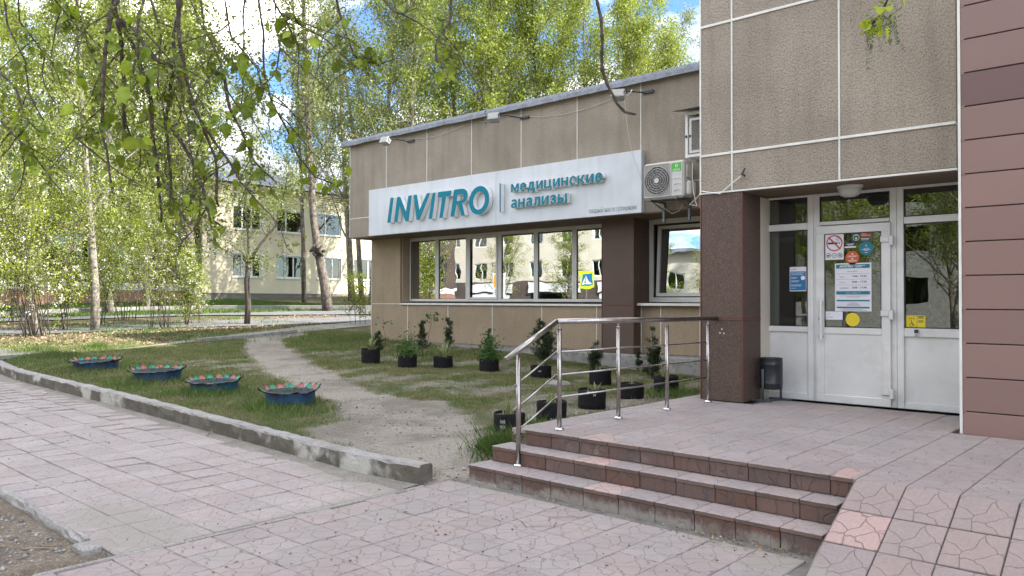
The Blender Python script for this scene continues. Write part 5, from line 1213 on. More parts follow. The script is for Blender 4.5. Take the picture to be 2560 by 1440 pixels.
# ================================================================ foliage tools
def leaf_quads(P, size, R, flat=.0, asp=.62, droop=None):
    """one folded rhombus per point, random orientation; returns verts, quads"""
    n = len(P); th = R.uniform(0, 2*np.pi, n); ph = np.arccos(R.uniform(-1, 1, n))
    a = np.stack([np.sin(ph)*np.cos(th), np.sin(ph)*np.sin(th), np.cos(ph)*(1-flat)], 1); a /= np.linalg.norm(a, axis=1, keepdims=True)+1e-9
    r = R.normal(0, 1, (n, 3)); b = np.cross(a, r); b /= np.linalg.norm(b, axis=1, keepdims=True)+1e-9
    s = (size*R.uniform(.65, 1.35, n))[:, None]
    c = np.cross(a, b)*.12
    v = np.stack([P-a*s*.5, P+b*s*.5*asp+c*s, P+a*s*.5, P-b*s*.5*asp+c*s], 1).reshape(-1, 3)
    return v, np.arange(n*4).reshape(-1, 4)
def grow(trunk, r0, r1, nb, blen, el, start, R, twigs=8, sig=.16, up=.5, wood=None, end=1.0, tl=.3, profile=None, nseg=6, tips=None):
    """wood mesh and leaf anchor points of one tree; trunk: list of Vectors"""
    wood = wood or MB(); N = len(trunk)
    wood.tube(trunk, [r0+(r1-r0)*(i/(N-1))**.85 for i in range(N)], 9)
    L = [0]
    for i in range(N-1): L.append(L[-1]+(trunk[i+1]-trunk[i]).length)
    H = L[-1]; anchors = []
    for b in range(nb):
        u = start+(end-start)*(b+R.uniform(0, 1))/nb; s = u*H
        for i in range(N-1):
            if s <= L[i+1]+1e-6: p = trunk[i].lerp(trunk[i+1], (s-L[i])/(L[i+1]-L[i]+1e-9)); break
        az = R.uniform(0, 2*math.pi); e = math.radians(el+R.uniform(-12, 12))
        ln = blen*(profile(u) if profile else (1.1-.75*(u-start)/(1-start)))*R.uniform(.6, 1.2)
        d = Vector((math.cos(az)*math.cos(e), math.sin(az)*math.cos(e), math.sin(e))); pts = [p.copy()]
        for k in range(nseg):
            d = (d+Vector((0, 0, up*.18))+Vector(R.normal(0, .10, 3))).normalized(); p = p+d*(ln/nseg); pts.append(p.copy())
        rb = max(.008, r0*(1-u*.8)*.32); wood.tube(pts, [rb*(1-.85*i/nseg) for i in range(nseg+1)], 5, cap=False)
        for t in range(twigs):
            q = R.uniform(.25, 1.0)*nseg; i = min(nseg-1, int(q)); o = pts[i].lerp(pts[i+1], q-i)
            td = (d*.4+Vector(R.normal(0, .75, 3))).normalized(); tlen = ln*tl*R.uniform(.4, 1.1); tp = [o.copy()]
            for k in range(3): td = (td+Vector(R.normal(0, .2, 3))+Vector((0, 0, .05))).normalized(); o = o+td*tlen/3; tp.append(o.copy())
            wood.tube(tp, [rb*.3+.003, rb*.22+.002, rb*.15+.002, .002], 3, cap=False)
            anchors += [tuple(x) for x in tp[1:]]
            anchors.append(tuple(tp[1].lerp(tp[2], .5)))
    return wood, np.array(anchors)
def crown_mesh(name, anchors, n, size, sig, R, mats, squash=1.0):
    # only part of the anchors carry leaves, unevenly: gaps and clumps
    w = R.gamma(.45, 1, len(anchors)); w /= w.sum(); idx = R.choice(len(anchors), n, p=w)
    P = anchors[idx]+R.normal(0, sig, (n, 3))*np.array([1, 1, squash])
    v, q = leaf_quads(P, size, R); return fast_mesh(name, v, q, mats)
def add_mesh(name, me, parent, offset=True):
    o = bpy.data.objects.new(name, me); COL.objects.link(o); o.parent = parent
    if offset and parent is not None: me.transform(Matrix.Translation(-wloc(parent)))
    return o
def smooth_wood(o):
    for p in o.data.polygons: p.use_smooth = True

# ================================================================ far buildings
YL_ = thing('cream_building', 'two-storey cream building with white windows and a grey-blue corrugated roof', 'building', (-47, 30, 1.6))
XW = -44.0
yA = PX(505, 745, XW).y; yB = 62.0
def wallx(y0, y1, z0, z1, openings, mat, parent, name='wall', xf=XW, th=.4):
    m = MB(); ys = sorted({y0, y1, *[o[0] for o in openings], *[o[1] for o in openings]})
    for i in range(len(ys)-1):
        a, b = ys[i], ys[i+1]; cuts = sorted([(o[2], o[3]) for o in openings if o[0] <= a+1e-6 and o[1] >= b-1e-6]); z = z0
        for c in cuts:
            if c[0] > z: m.box(xf-th, xf, a, b, z, c[0])
            z = c[1]
        if z1 > z: m.box(xf-th, xf, a, b, z, z1)
    return part(m, name, [mt[mat]], parent)
ops = []
wy = [PX(x, 665, XW).y for x in (618, 723, 823, 905)]; pitch = (wy[2]-wy[0])/2
cs = [wy[0]+pitch*i for i in range(-3, 9)]; cs = [c for c in cs if c > yA+1.2 and c < yB-2]
for c in cs:
    for z0, z1 in ((3.02, 4.42), (5.92, 7.3)): ops.append((c-.95, c+.95, z0, z1))
wallx(yA, yB, 2.02, 8.25, ops, 'yellowwall', YL_)
m = MB(); m.box(XW-.4, XW-.03, yA, yB, .8, 2.018); part(m, 'plinth', [mt['yplinth']], YL_)
for k, (a, b) in enumerate(((8.25, 8.36), (8.36, 8.47), (8.47, 8.62))): m = MB(); m.box(XW-.4, XW+.07+.09*k, yA-.05, yB, a+.003, b); part(m, 'cornice', [mt['yellowwall']], YL_)
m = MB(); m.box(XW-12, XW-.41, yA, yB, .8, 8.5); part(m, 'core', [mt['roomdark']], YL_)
m = MB(); ny = 220; z0, z1 = 8.66, 11.6
for i in range(ny*2):
    ya = yA-.4+(yB-yA+.8)*i/(ny*2); yb_ = yA-.4+(yB-yA+.8)*(i+1)/(ny*2); ha = .04*(i % 2); hb = .04*((i+1) % 2)
    m.quad((XW+.45, ya, z0+ha), (XW+.45, yb_, z0+hb), (XW-6, yb_, z1+hb), (XW-6, ya, z1+ha))
m.quad((XW-6, yA-.4, z1), (XW-6, yB, z1), (XW-12.4, yB, z0), (XW-12.4, yA-.4, z0)); part(m, 'roof', [mt['corr']], YL_)
for (y0, y1, z0, z1) in ops:
    w = bpy.data.objects.new('window', None); COL.objects.link(w); w.parent = YL_; w.location = Vector((XW, (y0+y1)/2, z0))-YL_.location
    m = MB(); t = .07; xa, xb = XW-.16, XW-.09
    for a, b, p, q in ((y0, y1, z0, z0+t), (y0, y1, z1-t, z1), (y0, y0+t, z0+t, z1-t), (y1-t, y1, z0+t, z1-t)): m.box(xa, xb, a, b, p, q)
    nm_ = random.choice([1, 2]); 
    for k in range(nm_):
        yc = y0+(y1-y0)*((.36,) if nm_ == 1 else (.34, .66))[k]; m.box(xa+.002, xb-.002, yc-.04, yc+.04, z0+t, z1-t)
    part(m, 'frame', [mt['pvc']], w); m = MB(); m.box(XW-.14, XW-.13, y0+t, y1-t, z0+t, z1-t); part(m, 'pane', [mt['glassfar']], w)
    m = MB(); m.box(XW-.3, XW-.29, y0, y1, z0, z1); part(m, 'curtain', [mt['curtain']], w)
    m = MB(); m.box(XW-.088, XW+.06, y0-.06, y1+.06, z0-.07, z0-.003); part(m, 'sill', [mt['pvc']], w)
    m = MB(); m.box(XW-.088, XW+.008, y1+.001, y1+.13, z0, z1+.1); m.box(XW-.088, XW+.006, y0-.02, y1, z1+.001, z1+.1); part(m, 'reveal', [mt['pvc']], w)
BB = thing('brown_building', 'brown panelled building with a rose painted base half hidden by the left bushes', 'building', (-45, 12, 1.6))
yb0, yb1 = -14.0, yA-.4; ops2 = [(y, y+2.4, 2.9, 5.1) for y in np.arange(yb0+1, yb1-2.5, 3.3)]
wallx(yb0, yb1, 2.55, 7.2, ops2, 'brownwall', BB)
m = MB(); m.box(XW-.42, XW+.05, yb0, yb1, 2.12, 2.52); part(m, 'light_band', [mt['white']], BB)
m = MB(); m.box(XW-.42, XW+.02, yb0, yb1, .6, 2.10); part(m, 'base_wall', [mt['pinkwall']], BB)
m = MB(); m.box(XW-8, XW+.3, yb0, yb1, 7.21, 7.5); part(m, 'roof', [mt['corr']], BB)
m = MB(); m.box(XW-8, XW-.43, yb0, yb1, .6, 7.2); part(m, 'core', [mt['roomdark']], BB)
for (y0, y1, z0, z1) in ops2:
    w = bpy.data.objects.new('window', None); COL.objects.link(w); w.parent = BB; w.location = Vector((XW, (y0+y1)/2, z0))-BB.location
    m = MB(); m.box(XW-.2, XW-.19, y0, y1, z0, z1); part(m, 'pane', [mt['glassfar']], w); m = MB(); m.box(XW-.18, XW-.1, y0, y0+.08, z0, z1); m.box(XW-.18, XW-.1, y1-.08, y1, z0, z1); m.box(XW-.18, XW-.1, y0+.08, y1-.08, z0, z0+.08); m.box(XW-.18, XW-.1, y0+.08, y1-.08, z1-.08, z1); part(m, 'frame', [mt['grey']], w)

# ------------------------------------------------ the street behind the camera (seen mirrored in the glass)
OB = thing('street_building', 'pale beige block across the street, seen mirrored in the window band', 'building', (-60, -26, 0))
ops3 = [(x, x+1.5, z, z+1.5) for x in np.arange(-96, -30, 3.4) for z in (3.6, 6.6)]
def wally(x0, x1, z0, z1, openings, mat, parent, yf):
    m = MB(); xs = sorted({x0, x1, *[o[0] for o in openings], *[o[1] for o in openings]})
    for i in range(len(xs)-1):
        a, b = xs[i], xs[i+1]; cuts = sorted([(o[2], o[3]) for o in openings if o[0] <= a+1e-6 and o[1] >= b-1e-6]); z = z0
        for c in cuts:
            if c[0] > z: m.box(a, b, yf-.3, yf, z, c[0])
            z = c[1]
        if z1 > z: m.box(a, b, yf-.3, yf, z, z1)
    return part(m, 'wall', [mt[mat]], parent)
wally(-98, -28, 3.3, 9.4, ops3, 'beigeplain', OB, -24)
m = MB(); m.box(-98, -28, -24.3, -24.02, 0, 3.28); part(m, 'shop_front', [mt['brownwall']], OB)
m = MB(); m.box(-98.4, -27.6, -36, -23.6, 9.41, 9.7); part(m, 'roof', [mt['corr']], OB); m = MB(); m.box(-98, -28, -36, -24.35, 0, 9.4); part(m, 'core', [mt['roomdark']], OB)
for (a, b, p, q) in ops3:
    w = bpy.data.objects.new('window', None); COL.objects.link(w); w.parent = OB; w.location = Vector(((a+b)/2, -24, p))-OB.location
    m = MB(); t = .1; m.box(a, b, -24.15, -24.08, p, p+t); m.box(a, b, -24.15, -24.08, q-t, q); m.box(a, a+t, -24.15, -24.08, p+t, q-t); m.box(b-t, b, -24.15, -24.08, p+t, q-t); m.box((a+b)/2-.04, (a+b)/2+.04, -24.15, -24.08, p+t, q-t); part(m, 'frame', [mt['pvc']], w)
    m = MB(); m.box(a+t, b-t, -24.14, -24.13, p+t, q-t); part(m, 'pane', [mt['glassfar']], w)
for x in np.arange(-90, -32, 7.5):
    m = MB(); m.box(x, x+5.6, -24.0, -23.8, 2.35, 3.15); part(m, 'fascia_board', [mt['blueprint'] if abs(x+60) < 4 else mt['paper']], OB); m = MB(); m.box(x+.3, x+5.2, -24.0, -23.95, .3, 2.2); part(m, 'shop_window', [mt['paper'] if int(x) % 3 else mt['glassfar']], OB)
WB = thing('pale_street_building', 'long pale building behind street trees, seen mirrored in the entrance glass', 'building', (-3, -34, 0))
ops4 = [(x, x+1.6, z, z+1.5) for x in np.arange(-25, 26, 3.6) for z in (1.6, 4.6, 7.6)]
wally(-26.5, 30, 0, 10.5, ops4, 'plinth', WB, -32)
m = MB(); m.box(-26.5, 30, -44, -32.35, 0, 10.5); part(m, 'core', [mt['roomdark']], WB); m = MB(); m.box(-27, 30.5, -44.5, -31.6, 10.51, 10.8); part(m, 'roof', [mt['corr']], WB)
for (a, b, p, q) in ops4: m = MB(); m.box(a, b, -32.2, -32.15, p, q); w_ = part(m, 'window', [mt['glassfar']], WB)
for k, (x, y) in enumerate(((-26.5, -7.5), (-23.0, -6.2))):
    T = thing('crossing_sign', 'blue pedestrian crossing sign on a yellow square, mirrored in the %s' % ('fifth window pane' if k == 0 else 'sixth window pane'), 'road sign', (x, y, 0), 'pedestrian crossing signs')
    m = MB(); m.tube([(x, y, 0), (x, y, 3.3)], .035, 8); part(m, 'post', [mt['grey']], T)
    m = MB(); m.box(x-.45, x+.45, y+.04, y+.055, 2.35, 3.25); part(m, 'yellow_plate', [M('fluorescent_yellow', (.62, .75, .02), rough=.4)], T)
    m = MB(); m.box(x-.33, x+.33, y+.056, y+.06, 2.47, 3.13); part(m, 'blue_plate', [mt['blueprint']], T)
    m = MB(); m.poly([(x-.26, y+.062, 2.52), (x+.26, y+.062, 2.52), (x, y+.062, 3.05)]); part(m, 'white_triangle', [mt['print']], T)
    m = MB(); m.tube([(x, y+.065, 2.88), (x, y+.065, 2.7)], .02, 5); m.tube([(x, y+.065, 2.7), (x-.06, y+.065, 2.56)], .015, 5); m.tube([(x, y+.065, 2.7), (x+.06, y+.065, 2.56)], .015, 5); m.discy(x, y+.068, 2.92, .025, 10); part(m, 'walking_figure', [mt['black']], T)
T = thing('poster_stand', 'narrow advertising stand with orange bloom picture mirrored in the second window pane', 'poster', (-28.3, -2.2, 0))
m = MB(); m.tube([(-28.3, -2.2, 0), (-28.3, -2.2, 1.3)], .03, 8); part(m, 'post', [mt['grey']], T); m = MB(); m.box(-28.75, -27.85, -2.22, -2.16, 1.2, 3.1, 0, .01); part(m, 'board', [mt['paper']], T)
m = MB(); m.box(-28.65, -27.95, -2.158, -2.154, 2.3, 3.0); part(m, 'picture', [M('orange_bloom_print', (.75, .22, .02), (.8, .5, .05), nscale=9)], T); m = MB(); m.box(-28.6, -28.1, -2.158, -2.154, 1.3, 1.6); part(m, 'crimson_box', [M('crimson_print', (.35, .02, .06))], T)
m = MB()
for i in range(5): m.box(-28.6, -28.0-.1*(i % 2), -2.158, -2.154, 1.72+.1*i, 1.76+.1*i)
part(m, 'fine_print', [mt['greyprint']], T)

# ================================================================ trees
def tree(name, label, trunk, r0, r1, nb, blen, el, start, n, size, sig, seed, leaf='leafpop', bark='bark', group=None, extra=None, cat='tree', **kw):
    R = np.random.default_rng(seed); T = thing(name, label, cat, tuple(trunk[0]), group)
    w, an = grow(trunk, r0, r1, nb, blen, el, start, R, **kw)
    if extra:
        for (tr_, a, b, nb2, bl2) in extra:
            w, an2 = grow(tr_, a, b, nb2, bl2, el, .25, R, wood=w, **kw); an = np.concatenate([an, an2])
    o = w.build('trunk', [mt[bark]], T); smooth_wood(o)
    add_mesh('crown', crown_mesh('crown', an, n, size, sig, R, [mt[leaf]]), T); return T
def vtrunk(p, h, R, lean=.03, n=10, wig=.12):
    q = Vector(p); out = [q.copy()-Vector((0, 0, .3))]; d = Vector((R.normal(0, lean), R.normal(0, lean), 1))
    for i in range(n): q = q+d*(h/n)+Vector((R.normal(0, wig*h/40), R.normal(0, wig*h/40), 0)); out.append(q.copy())
    return out
def ground_at(px, t):
    P = PD(px, 752, t); return Vector((P.x, P.y, gz(P.x, P.y)))
# masters of the background poplars, then copies
pop = []
spec = [('leafpop', 20, 46, 5.6, 48), ('leafpop', 19, 50, 5.0, 52), ('leafpale', 21, 42, 5.6, 48), ('leafpop', 18, 48, 5.4, 50)]
for i, (lf, h, nb, bl, el) in enumerate(spec):
    R = np.random.default_rng(100+i); tk = vtrunk((0, 0, 0), h, R)
    w, an = grow(tk, .22, .02, nb, bl, el, .16, R, twigs=9, up=.6, tl=.42)
    me = w.mesh('trunk', [mt['bark'] if i % 2 else mt['barkpale']], smooth=True)
    pop.append((me, crown_mesh('crown', an, 23000 if lf == 'leafpop' else 16000, .12, .24, R, [mt[lf]]), h))
BGT = [(880, 47, 2, 1.05), (930, 38, 2, .95), (1000, 44, 2, 1.0), (1040, 37, 0, .92), (1100, 50, 2, 1.12), (1150, 40, 0, .93), (1205, 46, 1, 1.05), (1260, 38, 3, .98), (1320, 45, 0, 1.0), (1370, 39, 1, .92),
       (1430, 47, 3, 1.12), (1480, 39, 0, .86), (1540, 43, 1, .90), (1590, 37, 3, .80), (1645, 44, 0, .83), (1700, 39, 1, .72), (1745, 46, 2, .80), (1800, 40, 3, .8),
       (840, 66, 2, .95), (740, 66, 2, .85), (640, 62, 2, .8), (540, 66, 2, 1.25), (440, 60, 3, 1.25), (340, 64, 0, 1.2), (240, 58, 1, 1.2), (130, 60, 0, 1.2), (20, 56, 3, 1.2), (-120, 52, 0, 1.2)]
wherelab = ['directly above the left floodlight', 'above the left end of the roof', 'above the left part of the sign', 'above the gap between left and middle floodlights', 'above the last letter of the big word', 'above the thin sign divider', 'left of the middle floodlight', 'above the middle floodlight', 'right of the middle floodlight', 'above the first small word', 'above the end of the small words', 'left of the bare hanging twig', 'right of the bare hanging twig', 'above the right floodlight', 'above the right end of the sign', 'above the air conditioner', 'next to the entrance block corner', 'mostly hidden by the entrance block']
kinds = ['slender poplar with yellow-green spring leaves', 'narrow poplar with dense fresh leaves', 'sparse pale poplar with much sky between its leaves', 'upright poplar with bright yellow-green crown']
backlab = ['far poplar behind the cream building roof, furthest right', 'far poplar behind the roof near the thick trunk', 'far poplar behind the roof above the small forked tree', 'far poplar behind the roof, left of the forked tree', 'far poplar above the join of brown and cream buildings', 'far poplar behind the right half of the brown building', 'far poplar behind the middle of the brown building', 'far poplar behind the left half of the brown building', 'far poplar at the left edge behind the bushes', 'far poplar just outside the left edge of the view']
for i, (px, t, k, s) in enumerate(BGT):
    g = ground_at(px, t); lab = (kinds[k]+' behind the roof, '+wherelab[i]) if i < 18 else backlab[i-18]
    lab = ' '.join(lab.split()[:16])
    T = thing('poplar_tree', lab, 'tree', tuple(g), 'poplars rising behind the roofs'); s *= random.uniform(.95, 1.04)
    T.rotation_euler = (0, 0, random.uniform(0, 6.28)); T.scale = (s, s, s)
    for nm, me in (('trunk', pop[k][0]), ('crown', pop[k][1])): o = bpy.data.objects.new(nm, me); COL.objects.link(o); o.parent = T
for i, (x, y, k, s) in enumerate([(-12.5, -13, 1, .42), (-16.5, -17, 0, .5), (-21, -12.5, 3, .45), (-8.5, -20, 3, .55), (-26.5, -15, 1, .5), (-5, -13.5, 0, .42), (-31, -11.5, 3, .42), (-38, -13, 0, .45), (1, -17, 1, .5), (-14.5, -10, 0, .5), (-10.2, -11, 1, .5), (-18.5, -14, 3, .6), (-7.5, -15.5, 0, .6), (-12.8, -19.5, 1, .7), (-23.5, -20, 0, .7)]):
    T = thing('street_tree', 'street tree across the road, mirrored in '+['the left edge of the door glass', 'the entrance sidelight', 'the tilted window', 'the middle of the door glass', 'the sixth window pane', 'the right-hand entrance glass', 'the fifth window pane', 'the fourth window pane', 'the right edge of the entrance glass', 'the narrow left sidelight, nearest the road', 'the right-hand glass, nearest the road', 'the left half of the door glass', 'the transom above the right-hand glass', 'the door glass, rearmost of the row', 'the tilted window, rearmost of the row'][i], 'tree', (x, y, 0), 'street trees seen mirrored in the windows')
    T.rotation_euler = (0, 0, i*1.3); T.scale = (s*1.2, s*1.2, s)
    for nm, me in (('trunk', pop[k][0]), ('crown', pop[k][1])): o = bpy.data.objects.new(nm, me); COL.objects.link(o); o.parent = T
def pxpath(pts, t, base=None):
    P = [PD(a, b, t) for a, b in pts]; g = gz(P[0].x, P[0].y); P[0].z = min(P[0].z, g)-.1; return P
def depth_of(px, py): g = G(px, py); return (g-Vector((0, 0, EYE))).dot(FW)
t2 = depth_of(235, 828)
tree('poplar_tree', 'straight grey-trunked poplar between the two flowering bushes', pxpath([(238, 828), (238, 720), (228, 580), (216, 440), (208, 300), (198, 120), (190, -80), (185, -300)], t2), .145, .04, 34, 3.3, 35, .22, 17850, .085, .16, 21, bark='barkpale', twigs=11, tl=.4, group='trees along the footpath')
t1 = depth_of(80, 838)
tree('poplar_tree', 'pale leaning trunk tree rising out of the left flowering bush', pxpath([(95, 838), (72, 740), (58, 620), (40, 520), (10, 420), (-30, 300), (-80, 120), (-110, -100)], t1), .125, .04, 30, 3.2, 35, .2, 16150, .085, .16, 22, bark='barkpale', twigs=11, tl=.4, group='trees along the footpath')
tree('poplar_tree', 'pale trunk tree standing just behind the straight grey poplar', pxpath([(275, 790), (268, 700), (262, 600), (262, 480), (275, 330), (290, 150), (300, -50)], 33), .2, .04, 34, 3.6, 40, .2, 17000, .10, .16, 23, bark='barkpale', twigs=11, tl=.4, group='trees along the footpath')
tree('poplar_tree', 'tree with a thin pale trunk in front of the brown building', pxpath([(368, 768), (366, 700), (365, 600), (372, 480), (385, 330), (400, 150), (410, -50)], 35), .17, .03, 30, 3.4, 45, .2, 14450, .10, .16, 24, bark='barkpale', twigs=11, tl=.4, group='trees along the footpath')
tree('poplar_tree', 'broad dark trunk tree behind the right flowering bush', pxpath([(492, 785), (486, 730), (480, 650), (470, 550), (462, 430), (455, 300), (450, 100), (445, -100)], 33), .28, .06, 34, 3.8, 42, .25, 15300, .10, .16, 25, bark='bark', twigs=11, tl=.4, group='trees along the footpath')
t5 = depth_of(617, 812)
tree('forked_tree', 'slim young tree forking at half height beside the footpath', pxpath([(617, 812), (621, 760), (616, 705), (624, 648)], t5), .11, .08, 2, .8, 30, .75, 5200, .075, .2, 26, leaf='leafpale', bark='barkdark', twigs=4, tl=.4,
     extra=[(pxpath([(624, 650), (621, 590), (612, 520), (616, 430), (625, 350)], t5)[0:], .05, .012, 12, 1.5), ([PD(624, 650, t5), PD(652, 610, t5+.2), PD(690, 565, t5+.4), PD(705, 505, t5+.5), PD(722, 430, t5+.6)], .065, .015, 12, 1.6)])
tree('poplar_tree', 'thick-trunked rugged poplar with a burr in front of the cream building', pxpath([(820, 776), (812, 710), (800, 650), (792, 610), (783, 540), (778, 450), (772, 330), (766, 200), (760, 50), (755, -150)], 35.5), .25, .07, 26, 3.4, 50, .33, 9500, .10, .3, 27, leaf='leafpale', bark='bark', twigs=11, tl=.4, group='trees along the footpath')
m = MB(); c = PD(797, 626, 35.3)
for i in range(9): m.tube([c+Vector(rng.normal(0, .13, 3))*.6, c+Vector(rng.normal(0, .13, 3)), c+Vector(rng.normal(0, .2, 3))], [.06, .09, .05], 6)
tg = [o for o in bpy.data.objects if o.get('label', '').startswith('thick-trunked')][0]; smooth_wood(m.build('burr', [mt['barkdark']], tg))
tree('poplar_tree', 'slender leaning tree just left of the wing roof corner', pxpath([(905, 760), (893, 560), (884, 340), (866, 210), (848, 60), (835, -120)], 42), .15, .04, 22, 3.2, 50, .3, 8000, .10, .3, 28, leaf='leafpale', bark='barkpale', twigs=11, tl=.4, group='trees along the footpath')
tree('poplar_tree', 'thin twin tree left of the thick-trunked poplar', pxpath([(760, 768), (758, 600), (752, 420), (742, 250), (735, 80), (730, -100)], 44), .14, .04, 24, 3.2, 50, .3, 8000, .10, .3, 29, leaf='leafpale', bark='bark', twigs=11, tl=.4, group='trees along the footpath')
# shrubs
def shrub(label, px, py, h, ns, n, seed, leaf='leafbush', bloss=0, spread=.28, size=.06, sig=.17, bark='barkdark', group='shrubs along the footpath', name='flowering_shrub', r=.035):
    R = np.random.default_rng(seed); g = G(px, py); T = thing(name, label, 'shrub', tuple(g), group); w = MB(); an = []
    for i in range(ns):
        az = R.uniform(0, 6.28); d = Vector((math.cos(az)*spread*R.uniform(.1, 1.2), math.sin(az)*spread*R.uniform(.1, 1.2), 1)); p = g+Vector((R.normal(0, .22), R.normal(0, .22), -.05)); pts = [p.copy()]; L = h*R.uniform(.65, 1.05)
        for k in range(7): p = p+d*(L/7)+Vector(R.normal(0, .03*L/3, 3)); pts.append(p.copy())
        w, a = grow(pts, r*.45*R.uniform(.5, 1.3), .006, 9, h*.22, 40, .15, R, wood=w, twigs=5, tl=.6); an.append(a)
    an = np.concatenate(an); smooth_wood(w.build('stem', [mt[bark]], T)); add_mesh('foliage', crown_mesh('foliage', an, n, size, sig, R, [mt[leaf]]), T)
    if bloss:
        b = an[R.choice(len(an), bloss//5)]; P = np.repeat(b, 5, 0)+R.normal(0, .035, (len(b)*5, 3)); v, q = leaf_quads(P, .05, R, asp=.95); add_mesh('blossom', fast_mesh('blossom', v, q, [mt['blossom']]), T)
    return T
shrub('tall multi-stemmed flowering bush at the left, around the pale leaning trunk', 90, 842, 6.2, 15, 10000, 41, bloss=2600)
shrub('multi-stemmed flowering bush with dark stems right of the straight grey poplar', 402, 822, 5.4, 14, 7600, 42, bloss=1500)
shrub('leafy bush spilling in from the left edge', -60, 852, 5.0, 12, 11000, 43, bloss=1200)
shrub('slanting thin-stemmed bush beside the straight grey poplar', 262, 815, 4.6, 6, 6500, 44, bloss=900, spread=.45)
shrub('bright bush between the left flowering bush and the grey poplar', 165, 828, 4.2, 9, 6000, 45, bloss=2200)
shrub('low blossoming shrub at the foot of the broad dark trunk', 478, 812, 2.6, 8, 5000, 46, bloss=2000)
shrub('tall airy bush above the white-flowering ones, behind the pavement', 330, 800, 7.0, 8, 8000, 47, bloss=800, size=.07)
shrub('tall airy bush at the far left behind the pavement', 20, 806, 8.0, 10, 11000, 48, bloss=600, size=.075)
shrub('slim bright green sapling bush at the left corner of the low wing', 903, 812, 2.1, 6, 1500, 49, size=.055, sig=.07, spread=.10, leaf='leafbush', bark='twig', group='saplings near the low wing corner', name='leafy_sapling', r=.012)

# ================================================================ lawn, litter
def blades(n, sampler, hgt, wid, R, lean=.5):
    P = sampler(n, R); n = len(P); z = GZ(P[:, 0], P[:, 1]); az = R.uniform(0, 2*np.pi, n); h = hgt*R.uniform(.4, 1.3, n)*P[:, 2] if P.shape[1] > 2 else hgt*R.uniform(.4, 1.3, n)
    d = np.stack([np.cos(az), np.sin(az)], 1); ln = R.normal(0, lean, (n, 2)); b = np.stack([P[:, 0], P[:, 1], z-.004], 1)
    w = (wid*R.uniform(.6, 1.3, n))[:, None]; o = np.concatenate([d*w, np.zeros((n, 1))], 1)
    tip = b+np.concatenate([ln*h[:, None], h[:, None]], 1)
    v = np.stack([b-o, b+o, tip], 1).reshape(-1, 3); return v, np.arange(n*3).reshape(-1, 3)
def samp(x0, x1, y0, y1, thr=0):
    def f(n, R):
        x = R.uniform(x0, x1, n); y = R.uniform(y0, y1, n); g, l = masks(x, y); cl = .35+.65*sst((wob(x+3, y+1, 3.5)+.55)/1.1)
        dist = np.hypot(x, y); keep = R.uniform(0, 1, n) < g*cl*np.clip(1-l*.75, 0, 1)
        keep &= (y > kerb_y(x)+.16) & ~((x > -17.8) & (y > 13.72)) & ~((x > -11) & (y > 13.28)) & ~((x > -4.74) & (y > 5.4)) & (x < -4.65)
        # taller tussocks by the path corner, tyres and steps
        hm = .75+.5*sst(wob(x, y, 3))
        for (cx, cy, rr, s) in TUFT: hm = hm+s*np.exp(-((x-cx)**2+(y-cy)**2)/rr**2)
        return np.stack([x, y, hm], 1)[keep]
    return f
TY = [G(215, 930), G(371, 959), G(516, 984), G(710, 1020)]
def tf(px, py, r, s): g = G(px, py); return (g.x, g.y, r, s)
TUFT = [(p.x, p.y, .55, .9) for p in TY]+[tf(130, 895, .5, 2.0), tf(240, 872, .3, 1.8), tf(90, 880, .4, 1.6), tf(900, 850, 1.5, 1.2), tf(1235, 1120, .22, 2.2), tf(1290, 1070, .3, 1.0), tf(1700, 990, .5, 1.0), tf(1090, 890, .8, .5)]
R = np.random.default_rng(5)
v1, q1 = blades(300000, samp(-12.5, -4.7, 4.4, 13.7), .045, .0042, R)
v2, q2 = blades(300000, samp(-23.5, -12.5, 4.4, 15.0), .055, .0065, R)
gl = fast_mesh('lawn_grass', np.concatenate([v1, v2]), np.concatenate([q1, q2+len(v1)]), [mt['grass']])
o = bpy.data.objects.new('lawn_grass', gl); COL.objects.link(o); o['kind'] = 'stuff'
# tufts of extra length at chosen spots
vv = []; qq = []; off = 0
for (cx, cy, rr, s) in TUFT:
    k = int(1300*s*rr); P = np.stack([R.normal(cx, rr*.5, k), R.normal(cy, rr*.5, k)], 1); P = P[(P[:, 1] > kerb_y(P[:, 0])+.17) & (P[:, 0] < -4.99)]
    v, q = blades(len(P), lambda n, R_, P=P: P, .10+.03*s, .006, R, .6); vv.append(v); qq.append(q+off); off += len(v)
o = bpy.data.objects.new('grass_tufts', fast_mesh('grass_tufts', np.concatenate(vv), np.concatenate(qq), [mt['grassfar']])); COL.objects.link(o); o['kind'] = 'stuff'
def far_s(n, R):
    a, b, c, d = G(-300, 812), G(1000, 776), None, None
    t = R.uniform(0, 1, n); p0 = np.array([a.x, a.y]); p1 = np.array([b.x, b.y]); base = p0+(p1-p0)*t[:, None]; x = -44+(base[:, 0]+44-.5)*R.uniform(0, 1, n); return np.stack([x, base[:, 1]], 1)
v, q = blades(90000, far_s, .13, .022, R, .4)
def mid_s(n, R):
    x = R.uniform(-30, -19, n); y = R.uniform(5, 16, n); g, l = masks(x, y); k = R.uniform(0, 1, n) < (.25*l+.05)*(wob(x, y, 1.5) > 0); return np.stack([x, y], 1)[k]
v3, q3 = blades(70000, mid_s, .11, .010, R, .5)
o = bpy.data.objects.new('far_lawn_grass', fast_mesh('far_lawn_grass', np.concatenate([v, v3]), np.concatenate([q, q3+len(v)]), [mt['grassfar']])); COL.objects.link(o); o['kind'] = 'stuff'
